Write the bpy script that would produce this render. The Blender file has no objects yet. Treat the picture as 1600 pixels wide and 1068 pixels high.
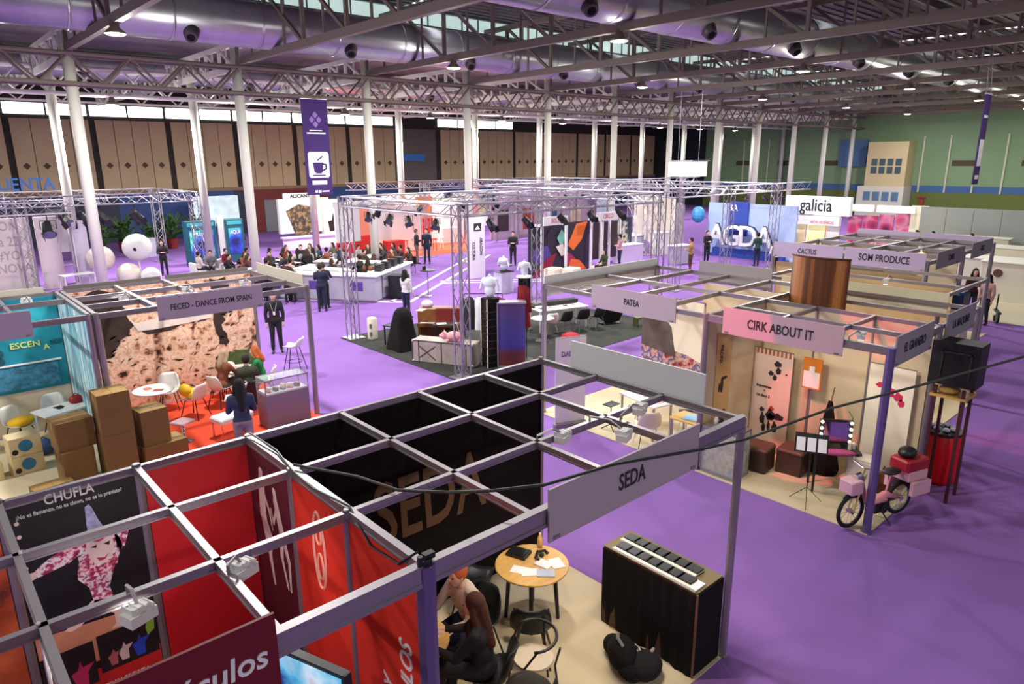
import bpy, bmesh, math, random
from math import sin, cos, pi, radians, sqrt, atan2
from mathutils import Vector, Matrix
random.seed(7)
C = bpy.context.scene.collection
SC = bpy.context.scene
# ---------------------------------------------------------------- camera
cd = bpy.data.cameras.new('camera'); cam = bpy.data.objects.new('camera', cd); C.objects.link(cam)
cd.sensor_width = 36.0; cd.lens = 24.235; cd.clip_start = 0.05; cd.clip_end = 400
yaw, pit, rol = 0.840542, 0.259076, 0.0057415
_f = Vector((cos(pit)*cos(yaw), cos(pit)*sin(yaw), -sin(pit)))
_r = _f.cross(Vector((0, 0, 1))).normalized(); _d = _f.cross(_r)
_r2 = cos(rol)*_r + sin(rol)*_d; _d2 = -sin(rol)*_r + cos(rol)*_d
M = Matrix((( _r2.x, -_d2.x, -_f.x, -2.268), (_r2.y, -_d2.y, -_f.y, -6.415), (_r2.z, -_d2.z, -_f.z, 5.514), (0, 0, 0, 1)))
cam.matrix_world = M
SC.camera = cam
SC.view_settings.view_transform = 'Standard'; SC.view_settings.look = 'None'
SC.view_settings.gamma = 1.0; SC.view_settings.use_curve_mapping = False
SC.view_settings.exposure = 0.0
SC.cycles.max_bounces = 5; SC.cycles.diffuse_bounces = 3; SC.cycles.glossy_bounces = 3
SC.cycles.transmission_bounces = 4; SC.cycles.transparent_max_bounces = 6
SC.cycles.caustics_reflective = False; SC.cycles.caustics_refractive = False
SC.cycles.sample_clamp_indirect = 4.0; SC.cycles.use_denoising = True
# ---------------------------------------------------------------- world (even fill light added through the unbuilt sides of the hall)
W = bpy.data.worlds.new('world'); SC.world = W; W.use_nodes = True
W.node_tree.nodes['Background'].inputs[0].default_value = (0.93, 0.96, 1.0, 1)
W.node_tree.nodes['Background'].inputs[1].default_value = 0.16
# ---------------------------------------------------------------- ceiling lamps of the hall (their fittings are built further down)
LAMPS = [(-8.5+12*i, y, 9.05) for i in range(7) for y in (-14.8, 0.2, 8.4, 16.8)] + [(0.5+12*i, 31.1, 8.1) for i in range(6)] + [(6.5+12*i, 31.1, 8.1) for i in range(5)]  # leftmost column and rearmost row are unseen lamps added to brighten the sign boards
def area(name, loc, power, size, color, rot=(0, 0, 0), shape='DISK', spread=180):
    l = bpy.data.lights.new(name, 'AREA'); l.energy = power; l.size = size; l.color = color; l.shape = shape; l.spread = radians(spread)
    o = bpy.data.objects.new(name, l); C.objects.link(o); o.location = loc; o.rotation_euler = rot; return o
def spot(name, loc, target, power, color, angle=60, size=0.1, blend=0.5):
    l = bpy.data.lights.new(name, 'SPOT'); l.energy = power; l.color = color; l.spot_size = radians(angle); l.spot_blend = blend; l.shadow_soft_size = size
    o = bpy.data.objects.new(name, l); C.objects.link(o); o.location = loc
    o.rotation_euler = (Vector(target)-Vector(loc)).to_track_quat('-Z', 'Y').to_euler(); return o
POW = {-14.8: 260, 0.2: 260, 8.4: 800, 16.8: 1050, 31.1: 800}
def point(name, loc, power, size, color):
    l = bpy.data.lights.new(name, 'POINT'); l.energy = power; l.color = color; l.shadow_soft_size = size
    o = bpy.data.objects.new(name, l); C.objects.link(o); o.location = loc; return o
for x, y, z in LAMPS:
    p = POW[y]*(0.55 if x > 36 else 1)*(0.7 if y == 0.2 and x > 12 else 1)*((2.0 if x < 5 else .3) if y < -5 else 1)
    area('ceiling_lamp_light', (x, y, z-0.08), p, 0.5, (1.0, 0.97, 0.93))
    point('roof_fill_light', (x, y, z-0.34), p*0.28, 0.2, (1.0, 0.97, 0.9))  # floating fill added below each fitting to brighten the roof steel
# ---------------------------------------------------------------- materials
MT = {}
def mat(name, col, rough=0.6, metal=0.0, emit=0.0, var=0.0, scale=6.0, bump=0.0, alpha=1.0, spec=None, trans=0.0, stretch=None):
    if name in MT: return MT[name]
    m = bpy.data.materials.new(name); m.use_nodes = True; nt = m.node_tree; b = nt.nodes['Principled BSDF']
    c = tuple(((v/255.0)/12.92 if v/255.0 <= 0.04045 else ((v/255.0+0.055)/1.055)**2.4) for v in col)+(1,)
    b.inputs['Base Color'].default_value = c; b.inputs['Roughness'].default_value = rough; b.inputs['Metallic'].default_value = metal
    if spec is not None: b.inputs['Specular IOR Level'].default_value = spec
    if emit: b.inputs['Emission Color'].default_value = c; b.inputs['Emission Strength'].default_value = emit
    if alpha < 1: b.inputs['Alpha'].default_value = alpha
    if trans: b.inputs['Transmission Weight'].default_value = trans
    if var or bump:
        tc = nt.nodes.new('ShaderNodeTexCoord'); n = nt.nodes.new('ShaderNodeTexNoise'); n.inputs['Scale'].default_value = scale; n.inputs['Detail'].default_value = 4
        src = tc.outputs['Object']
        if stretch:
            mp = nt.nodes.new('ShaderNodeMapping'); mp.inputs['Scale'].default_value = stretch; nt.links.new(src, mp.inputs['Vector']); src = mp.outputs['Vector']
        nt.links.new(src, n.inputs['Vector'])
        if var:
            r = nt.nodes.new('ShaderNodeValToRGB'); r.color_ramp.elements[0].position = 0.3; r.color_ramp.elements[1].position = 0.7
            r.color_ramp.elements[0].color = tuple(v*(1-var) for v in c[:3])+(1,); r.color_ramp.elements[1].color = tuple(min(1, v*(1+var)) for v in c[:3])+(1,)
            nt.links.new(n.outputs['Fac'], r.inputs['Fac']); nt.links.new(r.outputs['Color'], b.inputs['Base Color'])
            if emit: nt.links.new(r.outputs['Color'], b.inputs['Emission Color'])
        if bump:
            bp = nt.nodes.new('ShaderNodeBump'); bp.inputs['Strength'].default_value = bump; bp.inputs['Distance'].default_value = 0.02
            nt.links.new(n.outputs['Fac'], bp.inputs['Height']); nt.links.new(bp.outputs['Normal'], b.inputs['Normal'])
    MT[name] = m; return m
def ramp_mat(name, stops, kind='noise', scale=5.0, rough=0.7, detail=8, stretch=(1, 1, 1), emit=0.0, distort=0.0):
    """stops: list of (pos, rgb); procedural print / natural pattern"""
    if name in MT: return MT[name]
    m = mat(name, (128, 128, 128), rough); nt = m.node_tree; b = nt.nodes['Principled BSDF']
    tc = nt.nodes.new('ShaderNodeTexCoord'); mp = nt.nodes.new('ShaderNodeMapping'); mp.inputs['Scale'].default_value = stretch
    nt.links.new(tc.outputs['Object'], mp.inputs['Vector'])
    if kind == 'voronoi':
        n = nt.nodes.new('ShaderNodeTexVoronoi'); n.inputs['Scale'].default_value = scale; out = n.outputs['Distance']
    elif kind == 'wave':
        n = nt.nodes.new('ShaderNodeTexWave'); n.inputs['Scale'].default_value = scale; n.inputs['Distortion'].default_value = distort; n.inputs['Detail'].default_value = 3; out = n.outputs['Fac']
    else:
        n = nt.nodes.new('ShaderNodeTexNoise'); n.inputs['Scale'].default_value = scale; n.inputs['Detail'].default_value = detail; n.inputs['Distortion'].default_value = distort; out = n.outputs['Fac']
    nt.links.new(mp.outputs['Vector'], n.inputs['Vector'])
    r = nt.nodes.new('ShaderNodeValToRGB'); el = r.color_ramp.elements
    while len(el) < len(stops): el.new(0.5)
    for e, (p, col) in zip(el, stops):
        e.position = p; e.color = tuple(((v/255.0)/12.92 if v <= 10 else ((v/255.0+0.055)/1.055)**2.4) for v in col)+(1,)
    nt.links.new(out, r.inputs['Fac']); nt.links.new(r.outputs['Color'], b.inputs['Base Color'])
    if emit: nt.links.new(r.outputs['Color'], b.inputs['Emission Color']); b.inputs['Emission Strength'].default_value = emit
    return m
carpet = mat('purple_carpet', (140, 102, 175), 0.95, var=0.05, scale=0.7, bump=0.15, spec=0.1)
white = mat('white_paint', (232, 231, 228), 0.5)
offw = mat('cream_panel', (226, 216, 196), 0.7)
black = mat('black_fabric', (22, 19, 20), 0.9, spec=0.2)
blk = mat('black_plastic', (26, 26, 30), 0.45)
alu = mat('anodised_aluminium', (160, 154, 158), 0.38, metal=0.7)
alud = mat('truss_aluminium', (170, 166, 176), 0.38, metal=0.65)
chrome = mat('chrome', (220, 220, 225), 0.12, metal=1.0)
steelw = mat('white_steel', (226, 226, 212), 0.5)
steelb = mat('grey_brown_steel', (122, 110, 98), 0.55)
ducts = mat('galvanised_duct', (176, 176, 180), 0.3, metal=0.8, var=0.08, scale=2)
fgrey = mat('grey_fascia_board', (158, 152, 158), 0.6)
fwhite = mat('white_fascia_board', (226, 228, 230), 0.6)
flil = mat('lilac_fascia_board', (196, 178, 208), 0.6)
red = mat('red_panel', (205, 24, 34), 0.55)
dred = mat('dark_red_board', (110, 10, 20), 0.5)
letd = mat('dark_lettering', (40, 38, 42), 0.6)
letw = mat('white_lettering', (240, 240, 240), 0.6)
wood = mat('light_wood', (214, 170, 96), 0.45, var=0.12, scale=5, stretch=(1, 8, 1))
woodd = mat('brown_wood', (96, 58, 36), 0.5, var=0.2, scale=6, stretch=(1, 8, 1))
card = mat('brown_cardboard', (124, 94, 44), 0.8, var=0.06, scale=3)
skin = mat('skin', (214, 172, 150), 0.55)
dskin = mat('tanned_skin', (170, 115, 85), 0.55)
glass = mat('clear_glass', (220, 235, 235), 0.05, alpha=0.25)
# ---------------------------------------------------------------- mesh builder
class MB:
    def __init__(s): s.v = []; s.f = []; s.m = []; s.mi = 0; s.T = None
    def add(s, vs, fs):
        b = len(s.v)
        if s.T is not None: vs = [tuple(s.T @ Vector(v)) for v in vs]
        s.v += [tuple(v) for v in vs]; s.f += [tuple(i+b for i in f) for f in fs]; s.m += [s.mi]*len(fs); return s
    def box(s, x0, x1, y0, y1, z0, z1):
        vs = [(x0, y0, z0), (x1, y0, z0), (x1, y1, z0), (x0, y1, z0), (x0, y0, z1), (x1, y0, z1), (x1, y1, z1), (x0, y1, z1)]
        return s.add(vs, [(0, 3, 2, 1), (4, 5, 6, 7), (0, 1, 5, 4), (1, 2, 6, 5), (2, 3, 7, 6), (3, 0, 4, 7)])
    def cbox(s, c, d, rz=0.0):
        x, y, z = c; a, b, h = d[0]/2, d[1]/2, d[2]/2
        vs = []
        for sx, sy, sz in ((-1, -1, -1), (1, -1, -1), (1, 1, -1), (-1, 1, -1), (-1, -1, 1), (1, -1, 1), (1, 1, 1), (-1, 1, 1)):
            u, v = sx*a, sy*b; vs.append((x+u*cos(rz)-v*sin(rz), y+u*sin(rz)+v*cos(rz), z+sz*h))
        return s.add(vs, [(0, 3, 2, 1), (4, 5, 6, 7), (0, 1, 5, 4), (1, 2, 6, 5), (2, 3, 7, 6), (3, 0, 4, 7)])
    def bar(s, p, q, w, h=None, up=(0, 0, 1)):
        h = h or w; p = Vector(p); q = Vector(q); d = (q-p).normalized(); U = Vector(up)
        if abs(d.dot(U)) > 0.99: U = Vector((1, 0, 0))
        a = d.cross(U).normalized(); b = a.cross(d).normalized(); vs = []
        for P in (p, q):
            for i, j in ((-1, -1), (1, -1), (1, 1), (-1, 1)): vs.append(P+a*(i*w/2)+b*(j*h/2))
        return s.add(vs, [(0, 1, 2, 3), (7, 6, 5, 4), (0, 4, 5, 1), (1, 5, 6, 2), (2, 6, 7, 3), (3, 7, 4, 0)])
    def cyl(s, p, q, r, r1=None, n=10, caps=True):
        r1 = r if r1 is None else r1; p = Vector(p); q = Vector(q); d = (q-p).normalized()
        U = Vector((0, 0, 1)) if abs(d.z) < 0.95 else Vector((1, 0, 0)); a = d.cross(U).normalized(); b = a.cross(d)
        vs = [P+(a*cos(2*pi*i/n)+b*sin(2*pi*i/n))*R for P, R in ((p, r), (q, r1)) for i in range(n)]
        fs = [(i, (i+1) % n, n+(i+1) % n, n+i) for i in range(n)]
        if caps: fs += [tuple(range(n-1, -1, -1)), tuple(range(n, 2*n))]
        return s.add(vs, fs)
    def tube(s, pts, r, n=6, closed=False):
        pts = [Vector(p) for p in pts]; L = len(pts); vs = []; rr = r if isinstance(r, (list, tuple)) else [r]*L
        prev = None
        for i, P in enumerate(pts):
            if closed: d = pts[(i+1) % L]-pts[i-1]
            else: d = pts[min(i+1, L-1)]-pts[max(i-1, 0)]
            d.normalize()
            if prev is None: U = Vector((0, 0, 1)) if abs(d.z) < 0.9 else Vector((1, 0, 0)); a = d.cross(U).normalized()
            else: a = (prev-d*prev.dot(d)).normalized()
            prev = a; b = a.cross(d)
            vs += [P+(a*cos(2*pi*k/n)+b*sin(2*pi*k/n))*rr[i] for k in range(n)]
        fs = []
        for i in range(L if closed else L-1):
            j = (i+1) % L
            fs += [(i*n+k, i*n+(k+1) % n, j*n+(k+1) % n, j*n+k) for k in range(n)]
        if not closed: fs += [tuple(range(n-1, -1, -1)), tuple(range((L-1)*n, L*n))]
        return s.add(vs, fs)
    def lathe(s, prof, c=(0, 0, 0), n=16, sx=1.0, sy=1.0):
        vs = []; fs = []
        for r, z in prof: vs += [(c[0]+r*sx*cos(2*pi*k/n), c[1]+r*sy*sin(2*pi*k/n), c[2]+z) for k in range(n)]
        for i in range(len(prof)-1): fs += [(i*n+k, i*n+(k+1) % n, (i+1)*n+(k+1) % n, (i+1)*n+k) for k in range(n)]
        fs += [tuple(range(n-1, -1, -1)), tuple(range((len(prof)-1)*n, len(prof)*n))]
        return s.add(vs, fs)
    def ball(s, c, r, n=12, m=8, sc=(1, 1, 1)):
        prof = [(max(1e-4, sin(pi*i/m)), -cos(pi*i/m)) for i in range(m+1)]
        vs = []; fs = []
        for R, z in prof: vs += [(c[0]+r*sc[0]*R*cos(2*pi*k/n), c[1]+r*sc[1]*R*sin(2*pi*k/n), c[2]+r*sc[2]*z) for k in range(n)]
        for i in range(m): fs += [(i*n+k, i*n+(k+1) % n, (i+1)*n+(k+1) % n, (i+1)*n+k) for k in range(n)]
        return s.add(vs, fs)
    def cap(s, p, q, r0, r1, n=10):
        """tapered capsule"""
        p = Vector(p); q = Vector(q); d = (q-p)
        if d.length < 1e-5: return s.ball(p, r0)
        d.normalize(); U = Vector((0, 0, 1)) if abs(d.z) < 0.95 else Vector((1, 0, 0)); a = d.cross(U).normalized(); b = a.cross(d)
        rings = [(p-d*r0*cos(t), r0*sin(t)) for t in (0.05, 0.5, 1.0, pi/2)]+[(q+d*r1*cos(t), r1*sin(t)) for t in (pi/2, 1.0, 0.5, 0.05)]
        vs = []; fs = []
        for P, R in rings: vs += [P+(a*cos(2*pi*k/n)+b*sin(2*pi*k/n))*R for k in range(n)]
        for i in range(len(rings)-1): fs += [(i*n+k, i*n+(k+1) % n, (i+1)*n+(k+1) % n, (i+1)*n+k) for k in range(n)]
        fs += [tuple(range(n-1, -1, -1)), tuple(range((len(rings)-1)*n, len(rings)*n))]
        return s.add(vs, fs)
    def poly(s, pts, o, u, v, t=0.01):
        """extruded polygon: 2-D pts in frame o + a*u + b*v, thickness t along u x v"""
        o = Vector(o); u = Vector(u); v = Vector(v); nn = u.cross(v).normalized()*t; n = len(pts)
        ar = sum(pts[i][0]*pts[(i+1) % n][1]-pts[(i+1) % n][0]*pts[i][1] for i in range(n))
        if ar < 0: pts = pts[::-1]
        vs = [o+u*a+v*b for a, b in pts]+[o+u*a+v*b+nn for a, b in pts]
        return s.add(vs, [tuple(range(n-1, -1, -1)), tuple(range(n, 2*n))]+[(i, (i+1) % n, n+(i+1) % n, n+i) for i in range(n)])
    def mesh(s, name, mats, smooth=False):
        me = bpy.data.meshes.new(name); me.from_pydata(s.v, [], s.f)
        for m in (mats if isinstance(mats, (list, tuple)) else [mats]): me.materials.append(m)
        me.polygons.foreach_set('material_index', s.m)
        if smooth: me.polygons.foreach_set('use_smooth', [len(f) <= 4 for f in s.f])
        me.update(); return me
def link(name, me, parent=None, loc=(0, 0, 0), rz=0.0):
    o = bpy.data.objects.new(name, me); C.objects.link(o); o.location = loc; o.rotation_euler = (0, 0, rz)
    if parent is not None: o.parent = parent
    return o
def part(name, mb, mats, parent, smooth=False, label=None):
    o = link(name, mb.mesh(name, mats, smooth), parent)
    if label: o['label'] = label
    return o
def thing(name, label, cat, loc=(0, 0, 0), rz=0.0, group=None):
    o = bpy.data.objects.new(name, None); C.objects.link(o); o.location = loc; o.rotation_euler = (0, 0, rz); o.empty_display_size = 0.1
    o['label'] = label; o['category'] = cat
    if group: o['group'] = group
    return o
def one(name, mb, mats, label, cat, loc=(0, 0, 0), rz=0.0, group=None, smooth=False, kind=None):
    o = link(name, mb.mesh(name, mats, smooth), None, loc, rz); o['label'] = label; o['category'] = cat
    if group: o['group'] = group
    if kind: o['kind'] = kind
    return o
def struct(name, mb, mats, smooth=False, parent=None):
    o = link(name, mb.mesh(name, mats, smooth), parent)
    if parent is None: o['kind'] = 'structure'
    return o
KIDS = {}
def kids(r):
    return [o for o in C.objects if o.parent == r]
def dup(root, loc, rz=0.0, label=None, group=None, mats=None, ch=None):
    """copy of a thing with its parts and sub-parts; mats maps part name -> material"""
    r = root.copy(); C.objects.link(r); r.location = loc; r.rotation_euler = (0, 0, rz)
    if label: r['label'] = label
    if group: r['group'] = group
    if root.name not in KIDS: KIDS[root.name] = [(k, kids(k)) for k in kids(root)]
    for k, sub in KIDS[root.name]:
        c = k.copy(); C.objects.link(c); c.parent = r; base = k.name.split('.')[0]
        if mats and base in mats:
            c.material_slots[0].link = 'OBJECT'; c.material_slots[0].material = mats[base]
        for g in sub:
            d = g.copy(); C.objects.link(d); d.parent = c
    return r
def text_mesh(txt, size, depth=0.004, wx=1.0, align='CENTER', shear=0.0):
    cu = bpy.data.curves.new('lettering', 'FONT'); cu.body = txt; cu.size = size; cu.extrude = depth; cu.align_x = align; cu.align_y = 'CENTER'; cu.shear = shear; cu.offset = size*0.012
    cu.resolution_u = 3
    o = bpy.data.objects.new('t', cu); C.objects.link(o)
    dg = bpy.context.evaluated_depsgraph_get(); me = bpy.data.meshes.new_from_object(o.evaluated_get(dg)); me.name = 'lettering'
    bpy.data.objects.remove(o); bpy.data.curves.remove(cu)
    for v in me.vertices: v.co.x *= wx
    return me
def text(txt, size, origin, u, v, m, parent, name='lettering', wx=0.8, align='CENTER', shear=0.0, depth=0.004):
    """lettering on a surface: u = reading direction, v = up direction of the letters"""
    me = text_mesh(txt, size, depth, wx, align, shear); me.materials.append(m)
    u = Vector(u).normalized(); v = Vector(v).normalized(); n = u.cross(v)
    T = Matrix(((u.x, v.x, n.x, origin[0]), (u.y, v.y, n.y, origin[1]), (u.z, v.z, n.z, origin[2]), (0, 0, 0, 1)))
    me.transform(T)
    return link(name, me, parent)
ORD = ['first', 'second', 'third', 'fourth', 'fifth', 'sixth', 'seventh', 'eighth', 'ninth', 'tenth', 'eleventh', 'twelfth', 'thirteenth', 'fourteenth']
# ================================================================ the hall
b = MB(); b.add([(-30, -40, 0), (90, -40, 0), (90, 48.2, 0), (-30, 48.2, 0)], [(0, 1, 2, 3)]); struct('floor', b, carpet)
conc = mat('beige_concrete', (196, 186, 158), 0.6, var=0.06, scale=0.7)
b = MB(); b.box(25.5, 70.9, -30, 1.2, 0.0, 0.012); b.box(33, 70.9, 1.2, 12, 0, 0.012); struct('floor', b, conc)
# pale lines taped on the carpet round the catering island
b = MB()
for (x0, y0), (x1, y1) in (((12.2, 17.04), (8.6, 21.6)), ((12.75, 16.55), (9.0, 21.2)), ((12.2, 17.04), (23.2, 25.6)), ((12.75, 16.5), (24.2, 25.1)), ((12.2, 17.04), (12.75, 16.5)), ((16.3, 19.2), (22.0, 14.8)), ((16.6, 19.7), (22.3, 15.3))):
    b.bar((x0, y0, 0.004), (x1, y1, 0.004), 0.16, 0.008)
struct('trim_1', b, mat('white_carpet_tape', (235, 230, 240), 0.8))
# back wall: beige boards above, blue and maroon band, doors
beige = mat('beige_wall_board', (190, 166, 130), 0.65, var=0.05, scale=0.6); dark = mat('dark_gap', (46, 40, 36), 0.8)
YW = 48.2
b = MB(); b.box(-30, 71.2, YW+0.06, YW+0.3, 0, 12.5)
struct('wall_back', b, dark)
b = MB(); g0 = -10.05; gaps = [g0+4.75*i for i in range(18)]
for i, g in enumerate(gaps[:-1]):
    if 31 < g < 36: continue
    w = (4.75-0.35)/4
    for k in range(4): b.box(g+0.3+k*w+0.02, g+0.3+(k+1)*w-0.02, YW-0.03, YW+0.07, 3.55, 8.2)
struct('wall_back', b, beige)
b = MB()
for i, g in enumerate(gaps[:-1]):
    if 31 < g < 36: continue
    w = 1.1
    for k in range(4):
        x = g+0.3+(k+.5)*w
        b.poly([(0, -.22), (.22, 0), (0, .22), (-.22, 0)], (x, YW-0.03, 5.25), (1, 0, 0), (0, 0, 1), 0.01)
struct('trim_2', b, mat('dark_vent', (86, 66, 52), 0.8))
b = MB(); b.box(32.7, 37.2, YW-0.02, YW+0.08, 3.5, 8.2); struct('wall_back', b, mat('recess_grey', (98, 92, 88), 0.7))
b = MB(); b.box(33.2, 35.8, YW-0.12, YW-0.03, 5.4, 6.0); one('wayfinding_sign', b, mat('blue_sign', (40, 110, 190), 0.5), 'small blue sign high on the grey recess of the back wall', 'sign')
blue = mat('blue_wall', (42, 70, 128), 0.6); maroon = mat('maroon_wall', (110, 28, 26), 0.6); dk = mat('navy_wall', (40, 44, 66), 0.6)
b = MB()
segs = [(-30, 10, 1), (10, 11.5, 0), (11.5, 15.3, 0), (15.3, 18, 0), (18, 19, 1), (19, 26, 2), (26, 33, 0), (33, 37, 1), (37, 53, 0), (53, 56, 2), (56, 71, 0)]
for x0, x1, k in segs: b.mi = k; b.box(x0, x1, YW-0.02, YW+0.07, 0, 3.5)
struct('wall_back', b, [blue, dk, maroon])
b = MB(); b.box(-30, 71, YW-0.03, YW+0.02, 3.32, 3.55); struct('trim_3', b, mat('tan_trim', (140, 112, 82), 0.6))
dg = mat('grey_door', (120, 122, 128), 0.5)
for i, x in enumerate((20.3, 21.6, 5.6, 28.2, 46.0)):
    b = MB(); b.box(x, x+1.15, YW-0.07, YW-0.02, 0.02, 2.5); d = struct('door_%d' % (i+1), b, dg)
    b = MB(); b.cyl((x+0.95, YW-0.12, 1.05), (x+0.95, YW-0.12, 1.25), 0.02, n=6); struct('door_handle', b, chrome, parent=d)
glow = mat('daylit_glazing', (240, 246, 248), 0.4, emit=3.0)
for i, g in enumerate(gaps[:-1]):
    if 31 < g < 36 or g > 46: continue
    b = MB(); b.box(g+0.1, g+4.65, YW-0.02, YW+0.07, 8.45, 9.15)
    struct('window_%d' % (i+1), b, glow)
    b = MB(); b.box(g+2.3, g+2.4, YW-0.06, YW-0.02, 8.4, 9.2); struct('window_frame', b, dark, parent=C.objects['window_%d' % (i+1)])
# far wall
green = mat('green_wall', (118, 146, 108), 0.7, var=0.05, scale=0.3); olive = mat('olive_wall', (92, 104, 44), 0.7)
XW = 71.0
b = MB(); b.box(XW, XW+0.2, -30, 41.0, 2.9, 12.5); b.mi = 1; b.box(XW-0.01, XW+0.2, -30, 41.0, 2.3, 2.9); b.mi = 2; b.box(XW, XW+0.2, -30, 41.0, 0, 2.3)
b.mi = 3; b.box(XW, XW+0.2, 41, 48.2, 0, 12.5)
struct('wall_right', b, [green, mat('blue_band', (52, 92, 140), 0.6), olive, mat('dark_opening', (24, 34, 46), 0.8)])
b = MB()
for y in (-3, -.8, 1.4, 3.6, 6.2, 8.8, 11.0, 13.2, 15.4, 17.6, 24, 27, 30, 33, 36, 39): b.box(XW-0.12, XW, y-0.07, y+0.07, 2.3, 7.4)
struct('trim_4', b, mat('pale_rib', (188, 190, 168), 0.6))
b = MB()
for y in (14.2, 8.9, 26, 31, 36): b.box(XW-0.04, XW, y-0.9, y+0.9, 4.7, 5.2)
struct('trim_5', b, mat('brown_grille', (72, 60, 40), 0.8))
b = MB(); b.mi = 0; b.box(69.2, 70.95, 18.3, 21.9, 2.8, 6.9); b.mi = 1; b.box(69.0, 70.95, 18.2, 22.4, 0, 2.8); struct('wall_cabin', b, [mat('ochre_block', (196, 180, 138), 0.7), mat('pale_block', (206, 204, 188), 0.7)])
for i in range(8):
    y = 18.75+(i % 4)*0.72; z = 4.0+(i//4)*0.75
    b = MB(); b.box(69.14, 69.2, y, y+0.5, z, z+0.6); struct('window_%d' % (30+i), b, mat('dark_window', (50, 74, 84), 0.3))
for i in range(4):
    y = 18.6+i*0.85
    b = MB(); b.box(68.94, 69.0, y, y+0.6, 1.5, 2.3); struct('window_%d' % (40+i), b, mat('blue_window', (86, 120, 150), 0.3))
b = MB(); b.box(70.7, 70.95, 22.6, 25.3, 4.6, 7.2); one('hanging_poster', b, mat('blue_poster', (72, 110, 150), 0.6), 'large plain blue poster high on the green end wall', 'poster')
# grey partition in front of the end wall
b = MB()
for i in range(22): b.box(41.4, 41.55, 7.6-1.3*(i+1)+0.01, 7.6-1.3*i-0.01, 0.0, 2.72)
b.box(41.4, 41.5, 7.6-1.3*22, 7.6, 2.72, 2.8)
one('partition_wall', b, mat('grey_partition', (150, 154, 152), 0.7, var=0.04, scale=0.5), 'long grey folding partition standing across the far right hall end', 'partition')
# ---------------------------------------------------------------- roof
roof = mat('roof_deck', (104, 96, 100), 0.6, var=0.1, scale=0.4)
b = MB()
xs = [-30, 16.7, 17.3, 30.4, 31.0, 44.4, 45.2, 55.5, 56.2, 63.2, 63.9, 71.2]
for i in range(0, len(xs), 2): b.box(xs[i], xs[i+1], -19, 22.0, 12.2, 12.4)
for i in range(60): # ribs of the decking
    y = -10+i*0.53
    b.box(-12, 71.2, y, y+0.1, 12.14, 12.2)
b.box(-30, 71.2, 22.0, 48.4, 10.7, 10.9)
struct('ceiling', b, roof)
for i in range(1, len(xs)-1, 2):
    b = MB(); b.box(xs[i], xs[i+1], 1.5, 22, 12.25, 12.3); struct('window_%d' % (50+i), b, glow)
gl = mat('lantern_glazing', (196, 220, 214), 0.3, emit=0.85, var=0.06, scale=1)
b = MB(); b.box(-30, 71.2, 22.0, 22.06, 10.8, 12.2); struct('window_60', b, gl)
b = MB()
for i in range(90): b.box(-12+i, -12+i+0.05, 21.94, 22.0, 10.7, 12.2)
b.box(-12, 71.2, 21.9, 22.0, 11.45, 11.52); b.box(-12, 71.2, 21.8, 22.1, 12.1, 12.25); b.box(-12, 71.2, 21.85, 22.1, 10.6, 10.8)
struct('window_frame', b, mat('grey_mullion', (120, 124, 122), 0.5), parent=C.objects['window_60'])
# purlins running the length of the hall
pk = mat('purlin_grey', (90, 82, 88), 0.6)
for i, y in enumerate((-6.5, -3.5, -0.5, 2.5, 5.5, 11.5, 14.5, 17.5)):
    b = MB(); b.box(-12, 71, y-0.06, y+0.06, 11.7, 11.95); b.box(-12, 71, y-0.1, y+0.1, 11.95, 12.0)
    one('roof_purlin', b, pk, 'slim grey roof purlin under the deck, %s from the near side of the hall' % ORD[i], 'roof beam', group='roof purlins')
# ---------------------------------------------------------------- steel columns
XA = [3.52+6*k for k in range(-1, 12)]
def col_label(i, row): return 'tall white steel column, %s from the left in the %s row' % (ORD[i], row)
def column(x, y, h, lab, grp):
    t = thing('steel_column', lab, 'column', (x, y, 0), 0, grp)
    b = MB(); b.cyl((0, 0, 0.03), (0, 0, h), 0.2, n=14); part('shaft', b, steelw, t, smooth=True)
    b = MB(); b.cbox((0, 0, 0.02), (0.6, 0.6, 0.04)); part('base_plate', b, steelw, t)
    b = MB(); b.cbox((0, 0, h+.02), (0.5, 0.5, 0.06)); part('head_plate', b, steelw, t)
    return t
ca = column(XA[1], 23.6, 9.95, col_label(0, 'nearer'), 'columns of the nearer row')
for i, x in enumerate(XA[2:]): dup(ca, (x, 23.6, 0), 0, col_label(i+1, 'nearer'))
XB = [-2.27+37.5*(.17+.16*k) for k in range(0, 12)]
cb = column(XB[0], 31.1, 10.3, col_label(0, 'farther'), 'columns of the farther row')
for i, x in enumerate(XB[1:]): dup(cb, (x, 31.1, 0), 0, col_label(i+1, 'farther'))
# ---------------------------------------------------------------- lattice girders along the hall
def girder(y, z0, z1, m, lab, r=0.06, x0=-10.0, x1=71.0, pitch=2.0, off=0.0):
    t = thing('lattice_girder', lab, 'girder', (0, y, 0))
    for nm, z in (('lower_chord', z0), ('upper_chord', z1)):
        b = MB(); b.cyl((x0, 0, z), (x1, 0, z), r*1.25, n=8); part(nm, b, m, t)
    b = MB(); x = x0+off
    while x+pitch < x1:
        b.cyl((x, 0, z0), (x+pitch/2, 0, z1), r*0.8, n=5, caps=False); b.cyl((x+pitch/2, 0, z1), (x+pitch, 0, z0), r*0.8, n=5, caps=False); x += pitch
    part('diagonal_web', b, m, t)
girder(23.25, 8.2, 9.2, steelb, 'dark lattice girder running along the nearer column row', off=0.5)
girder(23.95, 8.2, 9.2, steelb, 'lattice girder just behind the dark one on the nearer column row', off=0.5)
girder(30.8, 8.45, 9.55, steelw, 'white lattice girder running along the farther column row')
girder(31.5, 8.45, 9.55, steelw, 'white lattice girder behind the farther column row, near the clerestory', off=1.0)
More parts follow.
